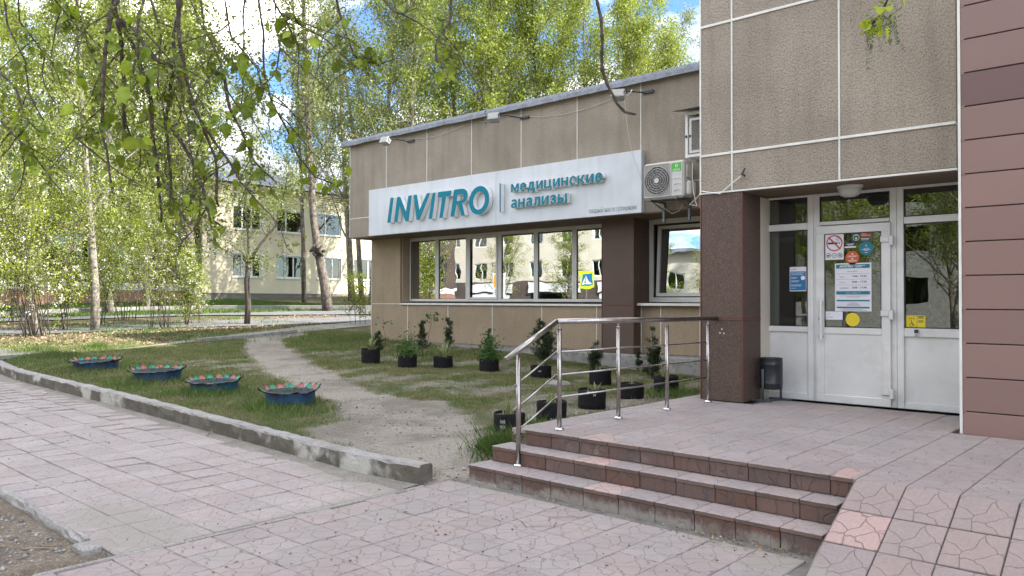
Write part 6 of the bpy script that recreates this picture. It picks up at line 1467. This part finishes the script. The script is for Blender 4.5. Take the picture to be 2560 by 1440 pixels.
# dry leaves
def lit_s(n):
    x = R.uniform(-34, -16, n); y = R.uniform(3.0, 24, n); g, l = masks(x, y); k = (R.uniform(0, 1, n) < l*.9) & ~((x > -18) & (y > 13.5)); return x[k], y[k]
x, y = lit_s(26000); P = np.stack([x, y, GZ(x, y)+.02], 1); v, q = leaf_quads(P, .07, R, flat=.75)
x2 = np.concatenate([R.uniform(-18, -1.9, 700), R.uniform(-5, -2, 260)]); y2 = np.concatenate([R.uniform(2, 9, 700), R.uniform(2, 4.9, 260)]); ok = ~((y2 > 4.9) & (x2 > -5)); x2, y2 = x2[ok], y2[ok]
zz = np.where((x2 > -5.07) | ((y2 < kerb_y(x2)) & (y2 > 1.95)), Tbase(x2, y2)+.004, GZ(x2, y2)+.01); kk = np.abs(y2-kerb_y(x2)-.08) > .13
v2, q2 = leaf_quads(np.stack([x2, y2, zz], 1)[kk], .022, R, flat=.93)
# litter gathered along the foot of the steps
x3 = R.normal(-3.0, .9, 500); x3 = x3[(x3 > -4.8) & (x3 < -1.9)]; y3 = 4.94-np.abs(R.normal(0, .09, len(x3))); w3 = R.uniform(0, 1, len(x3)) < .25+.75*(x3 > -2.7)
v3, q3 = leaf_quads(np.stack([x3, y3, np.full(len(x3), .006)], 1)[w3], .022, R, flat=.9)
o = bpy.data.objects.new('fallen_leaves', fast_mesh('fallen_leaves', np.concatenate([v, v2, v3]), np.concatenate([q, q2+len(v), q3+len(v)+len(v2)]), [mt['litter']])); COL.objects.link(o); o['kind'] = 'stuff'
# pebbles and crumbs on the trodden earth
def peb(n):
    x = R.uniform(-13, -4.9, n); y = R.uniform(4.6, 11.5, n); g, l = masks(x, y); k = (g < .5) & (R.uniform(0, 1, n) < .8) & (y > kerb_y(x)+.2); return x[k], y[k]
x, y = peb(5000); x = np.concatenate([x, R.uniform(-7, -5.3, 900)]); y = np.concatenate([y, R.uniform(.9, 1.82, 900)]); n = len(x); s = R.gamma(2, .0035, n)+.003; c = np.stack([x, y, GZ(x, y)+s*.2], 1)
oc = np.array([(1, 0, 0), (-1, 0, 0), (0, 1, 0), (0, -1, 0), (0, 0, .7), (0, 0, -.7)]); v = (c[:, None, :]+oc[None]*s[:, None, None]*R.uniform(.6, 1.3, (n, 6, 1))).reshape(-1, 3)
fo = np.array([(0, 2, 4), (2, 1, 4), (1, 3, 4), (3, 0, 4), (2, 0, 5), (1, 2, 5), (3, 1, 5), (0, 3, 5)]); q = (fo[None]+6*np.arange(n)[:, None, None]).reshape(-1, 3)
o = bpy.data.objects.new('pebbles', fast_mesh('pebbles', v, q, [M('pebble', (.36, .34, .31), (.2, .19, .17), nscale=9, rough=.9, island=.5)])); COL.objects.link(o); o['kind'] = 'stuff'
# cracked tiles: open dark cracks
for pl in ([(998, 1279), (1033, 1288), (1070, 1280), (1097, 1271), (1094, 1266)], [(1110, 1268), (1150, 1278), (1190, 1287)], [(1297, 1299), (1306, 1306), (1315, 1317), (1350, 1315), (1385, 1317), (1392, 1300)], [(1360, 1290), (1382, 1294), (1405, 1292), (1430, 1291), (1455, 1295), (1490, 1283)]):
    P_ = [PZ(a, b, .0045) for a, b in pl]; m = MB(); L_ = []
    for i in range(len(P_)):
        d = (P_[min(i+1, len(P_)-1)]-P_[max(0, i-1)]).normalized(); n_ = Vector((-d.y, d.x, 0)); w_ = .0035 if 0 < i < len(P_)-1 else .0006; L_.append((P_[i]+n_*w_, P_[i]-n_*w_))
    for i in range(len(P_)-1): m.quad(L_[i][0], L_[i+1][0], L_[i+1][1], L_[i][1])
    m.build('crack', [mt['black']], fp)
# single dropped twigs
def stick(pts, label, r=.006):
    m = MB(); m.tube([Vector(p)+Vector((0, 0, r)) for p in pts], [r]+[r*.8]*(len(pts)-2)+[r*.5] if len(pts) > 2 else r, 5); tag(m.build('fallen_twig', [mt['stick']]), label, 'twig')
def gp3(l):
    out = []
    for a, b in l: g = G(a, b); out.append((g.x, g.y, (float(Tbase(g.x, g.y)) if ((g.y < kerb_y(g.x)) or g.x > -5.05) and not (g.x < -5.12 and g.y < 1.96) else g.z)+.002))
    return out
stick(gp3([(518, 1092), (523, 1100), (517, 1107), (515, 1108)]), 'short pale curved twig lying on the old paving near the kerb')
stick(gp3([(523, 1100), (538, 1102)]), 'tiny straight twig beside the curved one on the old paving', .003)
stick(gp3([(55, 1377), (100, 1376), (144, 1374)]), 'straight dry stick on the soil at the bottom left corner', .007)
stick(gp3([(100, 1364), (108, 1370), (125, 1371), (138, 1368)]), 'crooked dry stick above the straight one at the bottom left', .006)
stick(gp3([(973, 1021), (983, 1018)]), 'little dark twig on the dirt path', .004)
stick(gp3([(980, 1060), (985, 1056), (990, 1052)]), 'forked dark twig on the dirt path near the steps', .004)
T = thing('paper_scrap', 'small white paper scrap on the old paving at the far left', 'litter', tuple(G(113, 997))); g = Vector(gp3([(113, 997)])[0]); m = MB(); m.poly([g+Vector((-.10, -.03, .004)), g+Vector((.06, -.02, .02)), g+Vector((.07, .04, .03)), g+Vector((-.02, .02, .008))]); part(m, 'sheet', [mt['print']], T)

# ================================================================ tyre planters
def petal_mesh(mat):
    m = MB(); nu, nv = 5, 5; W_ = .062; Lh = .13
    for side, off in ((0, 0.0), (1, -.006)):
        b = len(m.v)
        for j in range(nv):
            v = j/(nv-1); ww = W_*(1-.05*v-.95*v**2.6)
            for i in range(nu):
                u = (i/(nu-1)-.5)*2; m.v.append((off*(1-v*.3)+.088*v**.95-.012*u*u*v, u*ww, .078*v**1.15-off*0+.010*u*u*v))
        for j in range(nv-1):
            for i in range(nu-1): m.f.append((b+j*nu+i, b+j*nu+i+1, b+(j+1)*nu+i+1, b+(j+1)*nu+i)); m.m.append(1 if side == 0 else 0)
    me = bpy.data.meshes.new('petal'); me.from_pydata(m.v, [], m.f); me.materials.append(mt[mat]); me.materials.append(mt['rubber']); me.polygons.foreach_set('material_index', m.m); me.polygons.foreach_set('use_smooth', [True]*len(m.f)); return me
pr_, pg_ = petal_mesh('petalred'), petal_mesh('petalgreen')
tyl = ['furthest left blue tyre planter with faded red and green petals', 'second blue tyre planter from the left, its rim rising highest', 'teal-blue tyre planter, third from the left, low in the grass', 'nearest and largest blue tyre planter with rounded petals beside the dirt path']
for i, g in enumerate(TY):
    T = thing('tyre_planter', tyl[i], 'planter', tuple(g), 'painted tyre planters on the lawn'); d = (g-Vector((0, 0, EYE))).dot(FW)
    rr = [(280-150), (440-298), (587-440), (787-632)][i]/2*d/F/1.0; r = rr*.80; c = g+Vector((0, 0, 0)) ; c = c+Vector((FW.x, FW.y, 0)).normalized()*r*.9; c.z = gz(c.x, c.y)-.02
    H = [.19, .20, .17, .21][i]; tm_ = 'tyreteal' if i == 2 else 'tyre'
    m = MB(); m.lathe(c, [(r*.93, -.05), (r*.98, .02), (r*1.0, .06), (r*.985, H*.55), (r*1.0, H*.8), (r*1.01, H), (r*.97, H+.004), (r*.95, H*.7), (r*.93, 0)], 40, cap0=False, cap1=False); o = part(m, 'tyre', [mt[tm_]], T); smooth_wood(o)
    m = MB(); m.lathe(c, [(r*.955, H-.012), (r*.6, H-.004), (r*.2, H+.004)], 24, cap0=False); part(m, 'soil', [mt['soil']], T)
    npet = [20, 19, 20, 17][i]
    for k in range(npet):
        a = 2*math.pi*(k+random.uniform(-.12, .12))/npet; s_ = 2*math.pi*r/npet/.124*.98
        o = piece('petal', pg_ if k % 2 else pr_, T, (c.x+r*.995*math.cos(a), c.y+r*.995*math.sin(a), c.z+H-.012), (0, random.uniform(-.15, .12)+.75*max(0, -(math.cos(a)*FW.x+math.sin(a)*FW.y))**.6, a), (1, s_, random.uniform(.8, 1.1)))
    R = np.random.default_rng(60+i); m = MB()
    vv_, qq_ = leaf_quads(np.stack([R.normal(c.x, r*.4, 60), R.normal(c.y, r*.4, 60), c.z+H+R.uniform(-.01, .05, 60)], 1), .035, R); add_mesh('weeds', fast_mesh('weeds', vv_, qq_, [mt['herb']]), T)['kind'] = 'stuff'

# ================================================================ potted plants
def blade_plant(m, c, n, L, R, w=.011, curl=.9):
    for i in range(n):
        az = R.uniform(0, 6.28); e = R.uniform(.15, .9); l = L*R.uniform(.6, 1.15); p = Vector(c)+Vector((R.normal(0, .03), R.normal(0, .03), 0)); d = Vector((math.cos(az)*e*.5, math.sin(az)*e*.5, 1)).normalized(); sd = Vector((-math.sin(az), math.cos(az), 0)); b = len(m.v); K = 6
        for k in range(K+1):
            ww = w*(1-(k/K)**2)*R.uniform(.9, 1.1)+.001; m.v.append(tuple(p-sd*ww)); m.v.append(tuple(p+sd*ww)); d = (d+Vector((math.cos(az)*.1*curl*e, math.sin(az)*.1*curl*e, -.22*curl*e))).normalized(); p = p+d*l/K
        for k in range(K): m.f.append((b+2*k, b+2*k+1, b+2*k+3, b+2*k+2)); m.m.append(0)
    return m
def pot(px, py, wpx, hpx, label, kind, seed, marks=None, soil=.03):
    g = G(px, py); d = (g-Vector((0, 0, EYE))).dot(FW); r = wpx/2*d/F; h = hpx*d/F; R = np.random.default_rng(seed)
    c = g+Vector((FW.x, FW.y, 0)).normalized()*r; c.z = gz(c.x, c.y)-.015; h += .015
    T = thing('potted_plant', label, 'potted plant', tuple(c), 'black grow-bag pots beside the low wing'); m = MB(); n = 26; ph = R.uniform(0, 6.28, 5)
    prof = [(.93, 0), (.98, .03), (1, .3), (.985, .42), (1.0, .5), (.985, .62), (1.0, .72), (1.0, .97), (.985, 1.0), (.95, .985), (.94, .8)]
    for a, b in prof:
        for k in range(n):
            t = 2*math.pi*k/n; wv = 1+.02*math.sin(3*t+ph[0]+b*2)+.012*math.sin(7*t+ph[1]+b*5); top = (.03*math.sin(2*t+ph[2]) if b > .7 else 0)
            m.v.append((c.x+r*a*wv*math.cos(t), c.y+r*a*wv*math.sin(t), c.z+h*(b+top)))
    for i in range(len(prof)-1):
        for k in range(n): m.f.append((i*n+k, i*n+(k+1) % n, (i+1)*n+(k+1) % n, (i+1)*n+k)); m.m.append(0)
    smooth_wood(part(m, 'pot', [mt['pot']], T)); zs = c.z+h*(.9-soil)
    m = MB(); m.lathe((c.x, c.y, 0), [(r*.945, zs), (r*.6, zs+.012), (r*.2, zs+.01)], 20, cap0=False); part(m, 'soil', [mt['soil']], T)
    top = Vector((c.x, c.y, zs))
    if kind[0] == 'blades': part(blade_plant(MB(), top, kind[1], kind[2], R, curl=kind[3]), 'foliage', [mt['blade']], T)
    elif kind[0] == 'herb':
        P = np.stack([R.normal(c.x, r*.55, kind[1]), R.normal(c.y, r*.55, kind[1]), zs+np.abs(R.normal(0, kind[2]*.5, kind[1]))], 1); v, q = leaf_quads(P, .045, R); add_mesh('foliage', fast_mesh('foliage', v, q, [mt['herb']]), T)
        m = MB()
        for i in range(9): a = R.uniform(0, 6.28); m.tube([top, top+Vector((math.cos(a)*r*.5, math.sin(a)*r*.5, kind[2]*R.uniform(.5, 1.1)))], .003, 4)
        part(m, 'stem', [mt['herb']], T)
    if marks:
        dirc = Vector((-c.x, -c.y, 0)).normalized(); yaw = math.atan2(dirc.y, dirc.x)+math.pi/2
        for (s_, fz, du, hh) in marks:
            me = text_mesh(s_, -.05, 0, 0, h=hh, depth=.001, mats=[mt['chalk']], bold=0); M_ = Matrix.Translation(Vector((c.x, c.y, c.z+h*fz))+dirc*(r*1.02+.004)) @ Matrix.Rotation(yaw, 4, 'Z') @ Matrix.Translation((du, 0, 0)); me.transform(M_)
            # wrap the flat marking on the round pot
            for v_ in me.vertices:
                q = Vector((v_.co.x-c.x, v_.co.y-c.y, 0)); q = q.normalized()*(r*1.025+.004); v_.co.x = c.x+q.x; v_.co.y = c.y+q.y
            me.transform(Matrix.Translation(-wloc(T))); me.name = 'marking'; o = bpy.data.objects.new('marking', me); COL.objects.link(o); o.parent = T
    return T
pot(922, 912, 47, 37, 'leftmost black pot with yellowing long-leaved plant by the wing corner', ('blades', 44, .36, 1.2), 1)
pot(1016, 921, 48, 30, 'black pot with bushy green herb, second from the left by the wall', ('herb', 700, .42), 2)
pot(1106, 922, 49, 28, 'black pot with arching pale leaves in front of a thin conifer', ('blades', 40, .42, 1.3), 3)
pot(1222, 931, 50, 31, 'black pot with bright feathery herb in front of a small thuja', ('herb', 800, .46), 4)
pot(1353, 947, 53, 30, 'black pot with short sprouts and chalk marks in front of the big thuja', ('blades', 14, .16, 1.0), 5, [('160', .55, .0, .03)])
pot(1273, 1078, 81, 45, 'nearest black pot with chalk numbers, left of the first handrail post', ('blades', 14, .20, .5), 6, [('160', .55, -.06, .036), ('960', .26, -.07, .036)], .02)
pot(1380, 1053, 77, 50, 'tilted-looking black pot with a tuft of shoots behind the second handrail post', ('blades', 26, .14, .4), 7, [('920', .12, .04, .036)])
pot(1484, 1025, 71, 47, 'black pot with green shoots and chalk marks between second and third rail posts', ('blades', 22, .14, .8), 8, [('0015', .86, -.02, .03), ('20', .72, .06, .03)])
pot(1582, 1000, 65, 38, 'black pot with small pale shoots just right of the third rail post', ('blades', 12, .13, .6), 9)
pot(1671, 985, 62, 42, 'rightmost black pot with drooping green leaves behind the fourth rail post', ('blades', 16, .26, 1.0), 10)
pot(1504, 966, 56, 40, 'black pot with white stones and tiny shoots below the small round thuja', ('blades', 8, .12, .6), 11)

def conifer(px, py, hpx, wpx, label, seed, n=1500, shape='cone', name='thuja_sapling'):
    g = G(px, py); d = (g-Vector((0, 0, EYE))).dot(FW); h = hpx*d/F; w = wpx*d/F/2; R = np.random.default_rng(seed); T = thing(name, label, 'sapling', tuple(g), 'young conifers along the low wing')
    m = MB(); stems = 1 if shape == 'thin' else 3
    P = []
    for s_ in range(stems):
        top = g+Vector((R.normal(0, w*.25), R.normal(0, w*.25), h*(1 if s_ == 0 else R.uniform(.5, .85)))); m.tube([g-Vector((0, 0, .03)), g.lerp(top, .5)+Vector((R.normal(0, .01), R.normal(0, .01), 0)), top], [.012, .008, .002], 5)
        nb = int(n/stems/24)
        for b in range(nb):
            u = R.uniform(.06 if shape != 'thin' else .25, 1)
            rad = w*(1.15*(1-u)**.7+.12) if shape == 'cone' else (w*(.45+.75*abs(math.sin(u*5+seed)))*(1.15-u*.7) if shape == 'thin' else w*math.sqrt(max(.02, 1-(2*u-.85)**2/1.4)))
            az = R.uniform(0, 6.28); o = g.lerp(top, u); dd = Vector((math.cos(az), math.sin(az), R.uniform(.3, 1.1))).normalized(); L = rad*R.uniform(.5, 1.15); e = o+dd*L; m.tube([o, e], [.004, .0015], 3, cap=False)
            for k in range(24): f = R.uniform(.25, 1.05); q = o.lerp(e, f); P.append((q.x+R.normal(0, .016), q.y+R.normal(0, .016), q.z+R.normal(0, .02)))
    part(m, 'stem', [mt['barkdark']], T); v, q = leaf_quads(np.repeat(np.array(P), 2, 0)+R.normal(0, .008, (len(P)*2, 3)), .036, R, asp=.4); add_mesh('foliage', fast_mesh('foliage', v, q, [mt['thuja']]), T)
conifer(943, 888, 58, 42, 'small dense dark thuja behind the leftmost pot', 71, 2200)
conifer(1058, 897, 92, 44, 'tall thin double conifer between the second and third pots', 72, 1100, 'thin')
conifer(1122, 888, 86, 38, 'thin irregular conifer behind the pot with arching leaves', 73, 1100, 'thin')
conifer(1222, 905, 82, 34, 'slim conical thuja behind the pot with feathery herb', 74, 1300, 'cone')
conifer(1362, 912, 103, 74, 'largest bushy thuja behind the handrail bend', 75, 3600, 'round')
conifer(1489, 928, 72, 46, 'small round-headed thuja in front of the brown column', 76, 1500, 'cone')
conifer(1630, 948, 130, 66, 'tall open thuja between the third and fourth rail posts', 77, 2000, 'cone')
conifer(1596, 930, 44, 22, 'little low conifer shoot left of the tall open thuja', 78, 400, 'thin')
# leafy stalks growing beside the thin conifers
def stalk(px, py, hpx, label, seed, nl=40):
    g = G(px, py); d = (g-Vector((0, 0, EYE))).dot(FW); h = hpx*d/F; R = np.random.default_rng(seed); T = thing('maple_seedling', label, 'seedling', tuple(g), 'thin leafy stalks by the wall'); m = MB(); pts = [g]; p = g.copy()
    for k in range(5): p = p+Vector((R.normal(0, .03), R.normal(0, .03), h/5)); pts.append(p.copy())
    m.tube(pts, [.008, .007, .006, .005, .004, .002], 5); part(m, 'stem', [mt['twigred']], T); P = []
    for i in range(nl): q = pts[-1]+Vector((R.normal(0, .11), R.normal(0, .11), R.normal(-.03, .06))); P.append(tuple(q))
    v, q = leaf_quads(np.array(P), .075, R); add_mesh('foliage', fast_mesh('foliage', v, q, [mt['herb']]), T)
stalk(1066, 897, 108, 'tall thin maple seedling growing through the double conifer', 81)
stalk(958, 870, 68, 'short thin seedling at the left corner of the low wing wall', 82, 16)
T = thing('grey_stone', 'flat grey stone in the grass behind the handrail', 'stone', tuple(G(1392, 963))); g = G(1392, 963); m = MB(); m.box(g.x-.22, g.x+.2, g.y-.1, g.y+.16, g.z-.05, g.z+.07, 0, .05); m.v = [(a+.02*mnoise.noise(Vector((a*8, b*8, c*8))), b+.02*mnoise.noise(Vector((b*8, c*8, a*8))), c+.015*mnoise.noise(Vector((a*9, b*5, c*8)))) for a, b, c in m.v]; part(m, 'boulder', [mt['concrete']], T)

# ================================================================ the overhanging poplar
OT = thing('overhanging_poplar', 'poplar whose hanging twigs with fresh leaves fill the upper left of the view', 'tree', (-4.2, -2.0, 0))
def pts3(l, d0, d1): n = len(l); return [PD(a, b, d0+(d1-d0)*i/max(1, n-1)) for i, (a, b) in enumerate(l)]
def knobby(pts, r0, r1, n=7):
    Q = []; Rr = []; tot = sum((pts[i+1]-pts[i]).length for i in range(len(pts)-1)); acc = 0
    for i in range(len(pts)-1):
        L = (pts[i+1]-pts[i]).length; k = max(2, int(L/.014))
        for j in range(k):
            f = j/k; u = (acc+L*f)/tot; q = pts[i].lerp(pts[i+1], f); w = mnoise.noise(Vector((q.x*14, q.y*14, q.z*14)))
            Q.append(q+Vector((mnoise.noise(q*9), mnoise.noise(q*9+Vector((5, 5, 5))), 0))*.009); Rr.append((r0+(r1-r0)*u)*(1+.22*w+(.35 if (len(Q) % 5 == 0) else 0)))
        acc += L
    Q.append(pts[-1]); Rr.append(r1*.8); return Q, Rr
BR = [([(286, 0), (299, 50), (307, 175), (309, 280), (315, 365)], .0075, .004), ([(299, 50), (334, 117), (350, 163), (373, 241), (379, 311), (393, 428), (404, 556)], .0065, .0028),
 ([(451, 8), (435, 97), (439, 163), (424, 210), (416, 311), (424, 389), (428, 501)], .0075, .003), ([(447, 35), (451, 128), (470, 218), (505, 311), (537, 389), (548, 517)], .007, .003),
 ([(501, 0), (513, 78), (544, 132), (560, 187)], .005, .002), ([(478, 8), (517, 86), (560, 140), (606, 183)], .0045, .002), ([(610, 19), (607, 109), (612, 187), (603, 268)], .0045, .0022),
 ([(645, 0), (657, 78), (661, 187), (680, 264), (719, 327), (746, 389), (789, 443), (844, 463)], .006, .002), ([(688, 12), (719, 58), (743, 113)], .004, .002), ([(844, 0), (855, 58), (886, 140), (937, 148)], .0045, .0018),
 ([(303, 50), (342, 89), (389, 148), (428, 167), (470, 240), (505, 307), (564, 389), (606, 459), (638, 484)], .006, .0022), ([(296, 0), (280, 35), (268, 109), (257, 233), (253, 319), (268, 373), (280, 482)], .006, .0022),
 ([(47, 0), (51, 54), (89, 109), (128, 155), (187, 187)], .0045, .002), ([(136, 0), (167, 35), (218, 62)], .0035, .002), ([(0, 303), (47, 350), (97, 404), (156, 482)], .0032, .0015),
 ([(428, 319), (478, 397), (502, 459), (521, 544), (560, 570)], .005, .002), ([(560, 187), (563, 230), (575, 272), (607, 330), (638, 404), (692, 459)], .0045, .002), ([(356, 0), (350, 39), (342, 136), (334, 183)], .004, .002), ([(249, 330), (217, 342), (187, 346)], .0028, .0016),
 ([(1492, 0), (1503, 47), (1507, 108), (1505, 172), (1521, 216), (1543, 259), (1564, 280), (1589, 286)], .0062, .0040), ([(1130, 0), (1125, 50), (1100, 90), (1090, 115), (1092, 150), (1105, 172)], .0065, .0030), ([(959, 0), (986, 29), (1010, 36)], .0045, .0025), ([(852, 40), (860, 72), (878, 119), (892, 147), (950, 165)], .004, .0018),
 ([(2224, -6), (2214, 14), (2205, 35), (2192, 48), (2182, 59), (2171, 67)], .0042, .0028), ([(2206, 36), (2216, 46), (2229, 58)], .0025, .0018),
 ([(5, -10), (20, 60), (60, 150), (70, 230), (110, 300)], .004, .002), ([(190, 0), (215, 90), (245, 180), (250, 250)], .0045, .002), ([(380, 0), (400, 90), (395, 200), (410, 300)], .0045, .002), ([(560, 0), (575, 90), (640, 170), (655, 230)], .004, .002), ([(686, 0), (700, 120), (690, 180), (640, 230), (590, 300)], .0035, .0018), ([(-10, 170), (40, 220), (60, 290), (100, 330)], .004, .002)]
tipsL = []; R = np.random.default_rng(91); lofts = []
for i, (l, r0, r1) in enumerate(BR):
    base = 2.7+R.uniform(0, 1.1) if i not in (19, 20, 23, 24) else {19: 3.6, 20: 3.2, 23: 3.3, 24: 3.3}[i]
    if i in (1, 10, 11): base = lofts[0]
    if i in (15,): base = lofts[2]
    if i == 16: base = lofts[4]
    if i == 18: base = lofts[11]
    if i == 22: base = lofts[9]
    if i == 24: base = lofts[23]
    P = pts3(l, base, base+R.uniform(-.15, .2)); lofts.append(base)
    if l[0][1] < 60 and i not in (1, 10, 11, 17, 24): # continue up out of the picture to the limb overhead
        P = [P[0]+(P[0]-P[1])*.1+Vector((R.normal(0, .1), R.normal(0, .1)-.3, 1.3)), P[0]+(P[0]-P[1]).normalized()*.25+Vector((0, -.02, .12))]+P
    Q, Rr = knobby(P, r0, r1); m = MB(); m.tube(Q, [r*1.55 for r in Rr], 7); o = part(m, 'hanging_twig', [mt['twig']], OT); smooth_wood(o); tipsL.append((i, P, l))
# finer side twigs leaving the hanging ones
side = []
for i, P, l in list(tipsL):
    if i in (19, 23, 24): continue
    Ls = P[2:] if len(P) > len(l) else P
    for j in range(3 if i < 17 else 1):
        f = R.uniform(.15, .9)*(len(Ls)-1); a = min(len(Ls)-2, int(f)); p = Ls[a].lerp(Ls[a+1], f-a); d = (RT*R.choice([-1, 1])*R.uniform(.3, 1)+Vector((0, 0, -R.uniform(.3, 1)))+FW*R.normal(0, .3)).normalized(); q = [p.copy()]
        for k in range(4): d = (d+Vector(R.normal(0, .22, 3))+Vector((0, 0, -.12))).normalized(); p = p+d*R.uniform(.05, .11); q.append(p.copy())
        Q, Rr = knobby(q, .0034, .0014); m = MB(); m.tube(Q, Rr, 5); smooth_wood(part(m, 'side_twig', [mt['twig']], OT)); side.append((40+i, q, [(0, 0)]*9))
# thick limb overhead and trunk behind the camera
m = MB(); m.tube([(-4.2, -2.0, -.2), (-4.15, -1.95, 2), (-4.0, -1.8, 4.2), (-3.9, -1.7, 7), (-4, -1.6, 10)], [.32, .27, .24, .2, .1], 12); m.tube([(-4.0, -1.8, 4.2), (-3.6, 0, 4.5), (-3.0, 1.4, 4.5), (-2.2, 2.4, 4.3), (-1.2, 3.1, 4.15)], [.12, .09, .07, .05, .02], 8); m.tube([(-3.3, .8, 4.5), (-3.9, 2.0, 4.4), (-4.3, 3.0, 4.2)], [.06, .04, .015], 8); smooth_wood(part(m, 'trunk', [mt['bark']], OT))
def leaf_mesh(nm, mat, w=.029, L=.066, bend=.18, fold=.25):
    m = MB(); K = 8; b = 0
    for k in range(K+1):
        u = k/K; ww = w*math.sin(math.pi*min(1, u*1.0)**.62)**.8*(1-.12*u) if 0 < u < 1 else .0006
        if u > .8: ww = w*.55*((1-u)/.2)**1.25+.0004
        z = -bend*L*u*u
        for s in (-1, -.5, 0, .5, 1): m.v.append((s*ww, u*L, z+abs(s)*ww*fold+.003*math.sin(u*12+s*2)*abs(s)))
    for k in range(K):
        for j in range(4): m.f.append((k*5+j, k*5+j+1, (k+1)*5+j+1, (k+1)*5+j)); m.m.append(0)
    me = bpy.data.meshes.new(nm); me.from_pydata(m.v, [], m.f); me.materials.append(mt[mat]); me.polygons.foreach_set('use_smooth', [True]*len(m.f)); return me
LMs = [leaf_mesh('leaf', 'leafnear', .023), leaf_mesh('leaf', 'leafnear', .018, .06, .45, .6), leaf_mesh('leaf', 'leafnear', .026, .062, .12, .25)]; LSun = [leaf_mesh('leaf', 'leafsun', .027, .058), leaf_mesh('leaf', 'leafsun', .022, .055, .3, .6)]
stalks = MB(); nleaf = 0
def put_leaf(p, sun=False, s=1.0, dirv=None):
    """petiole then a hanging blade"""
    global nleaf
    d = dirv or Vector((R.normal(0, .7), R.normal(0, .7), R.uniform(-.9, .5))).normalized(); pl = .022*R.uniform(.6, 1.5)*s; q = p+d*pl; stalks.tube([p, p.lerp(q, .5)+Vector((0, 0, .004)), q], .0009, 4, cap=False)
    hang = (d*.5+Vector((R.normal(0, .35), R.normal(0, .35), -R.uniform(.1, 1.3)))).normalized(); me = random.choice(LSun if sun else LMs)
    nrm = (Vector((0, -1, .2))*R.uniform(-.2, 1.1)-FW*R.uniform(-.2, 1.0)+Vector((R.normal(0, .7), R.normal(0, .7), R.normal(0, .6)))).normalized(); xx = hang.cross(nrm).normalized(); nn = xx.cross(hang)
    o = bpy.data.objects.new('leaf', me); COL.objects.link(o); o.parent = OT; s_ = s*R.uniform(.55, 1.1)
    rot = Matrix(((xx.x, hang.x, nn.x), (xx.y, hang.y, nn.y), (xx.z, hang.z, nn.z))).to_euler(); o.rotation_euler = rot; o.location = q-OT.location; o.scale = (s_, s_, s_); nleaf += 1
weights = {19: 0, 24: 4, 23: 8, 20: 7, 21: 3, 22: 5, 18: 3}
for i, P, l in tipsL:
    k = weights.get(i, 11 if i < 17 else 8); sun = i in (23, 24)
    Ls = P[2:] if len(P) > len(l) else P
    for j in range(k):
        u = (R.uniform(.15, 1.0) if j else 1.0)**.7; f = u*(len(Ls)-1); a = min(len(Ls)-2, int(f)); p = Ls[a].lerp(Ls[a+1], f-a)
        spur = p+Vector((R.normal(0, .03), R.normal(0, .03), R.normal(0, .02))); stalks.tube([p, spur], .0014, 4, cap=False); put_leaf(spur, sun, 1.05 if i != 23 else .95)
# a few clusters at recognisable places
for (px, py, n, d) in ((840, 450, 3, 3.2), (430, 495, 5, 2.9), (1085, 180, 4, 3.2), (325, 190, 5, 2.9), (330, 330, 4, 2.8), (730, 320, 5, 3.1), (600, 270, 5, 3.0), (500, 240, 4, 3.0), (60, 150, 4, 3.0), (160, 200, 4, 3.1), (820, 160, 2, 3.1), (540, 340, 4, 3.0), (250, 60, 4, 3.0)):
    for j in range(n):
        if nleaf < 296: p = PD(px+R.normal(0, 18), py+R.normal(0, 16), d+R.normal(0, .1)); c_ = PD(px, py, d); stalks.tube([c_, p], .0012, 4, cap=False); put_leaf(p)
part(stalks, 'leaf_stalks', [mt['herb']], OT, kind='stuff')
tipsL = tipsL+side
# small leaves and catkins, uncountable
cat_v = []; sv = []
for i, P, l in tipsL:
    if i == 19: continue
    Ls = P[2:] if len(P) > len(l) else P; nn_ = (24 if i < 17 or 24 < i < 40 else (9 if i >= 40 else 8))
    for j in range(nn_):
        f = R.uniform(.05, 1)*(len(Ls)-1); a = min(len(Ls)-2, int(f)); p = Ls[a].lerp(Ls[a+1], f-a)
        for k in range(7): sv.append(tuple(p+Vector(R.normal(0, .035, 3))))
    for j in range({23: 10, 24: 5}.get(i, 2 if i >= 40 else 4)):
        f = R.uniform(.3, 1)*(len(Ls)-1); a = min(len(Ls)-2, int(f)); p = Ls[a].lerp(Ls[a+1], f-a)+Vector(R.normal(0, .02, 3)); L = R.uniform(.07, .15); sw = R.normal(0, .12, 2)
        for k in range(int(L/.0042)):
            z = k*.0042; a_ = k*2.4; cat_v.append((p.x+sw[0]*z+.0045*math.cos(a_), p.y+sw[1]*z+.0045*math.sin(a_), p.z-z))
v, q = leaf_quads(np.array(sv), .017, R); o = add_mesh('small_leaves', fast_mesh('small_leaves', v, q, [mt['leafsmall']]), OT); o['kind'] = 'stuff'
v, q = leaf_quads(np.array(cat_v), .0115, R, asp=.45); o = add_mesh('catkins', fast_mesh('catkins', v, q, [mt['catkin']]), OT); o['kind'] = 'stuff'
bpy.context.view_layer.update()
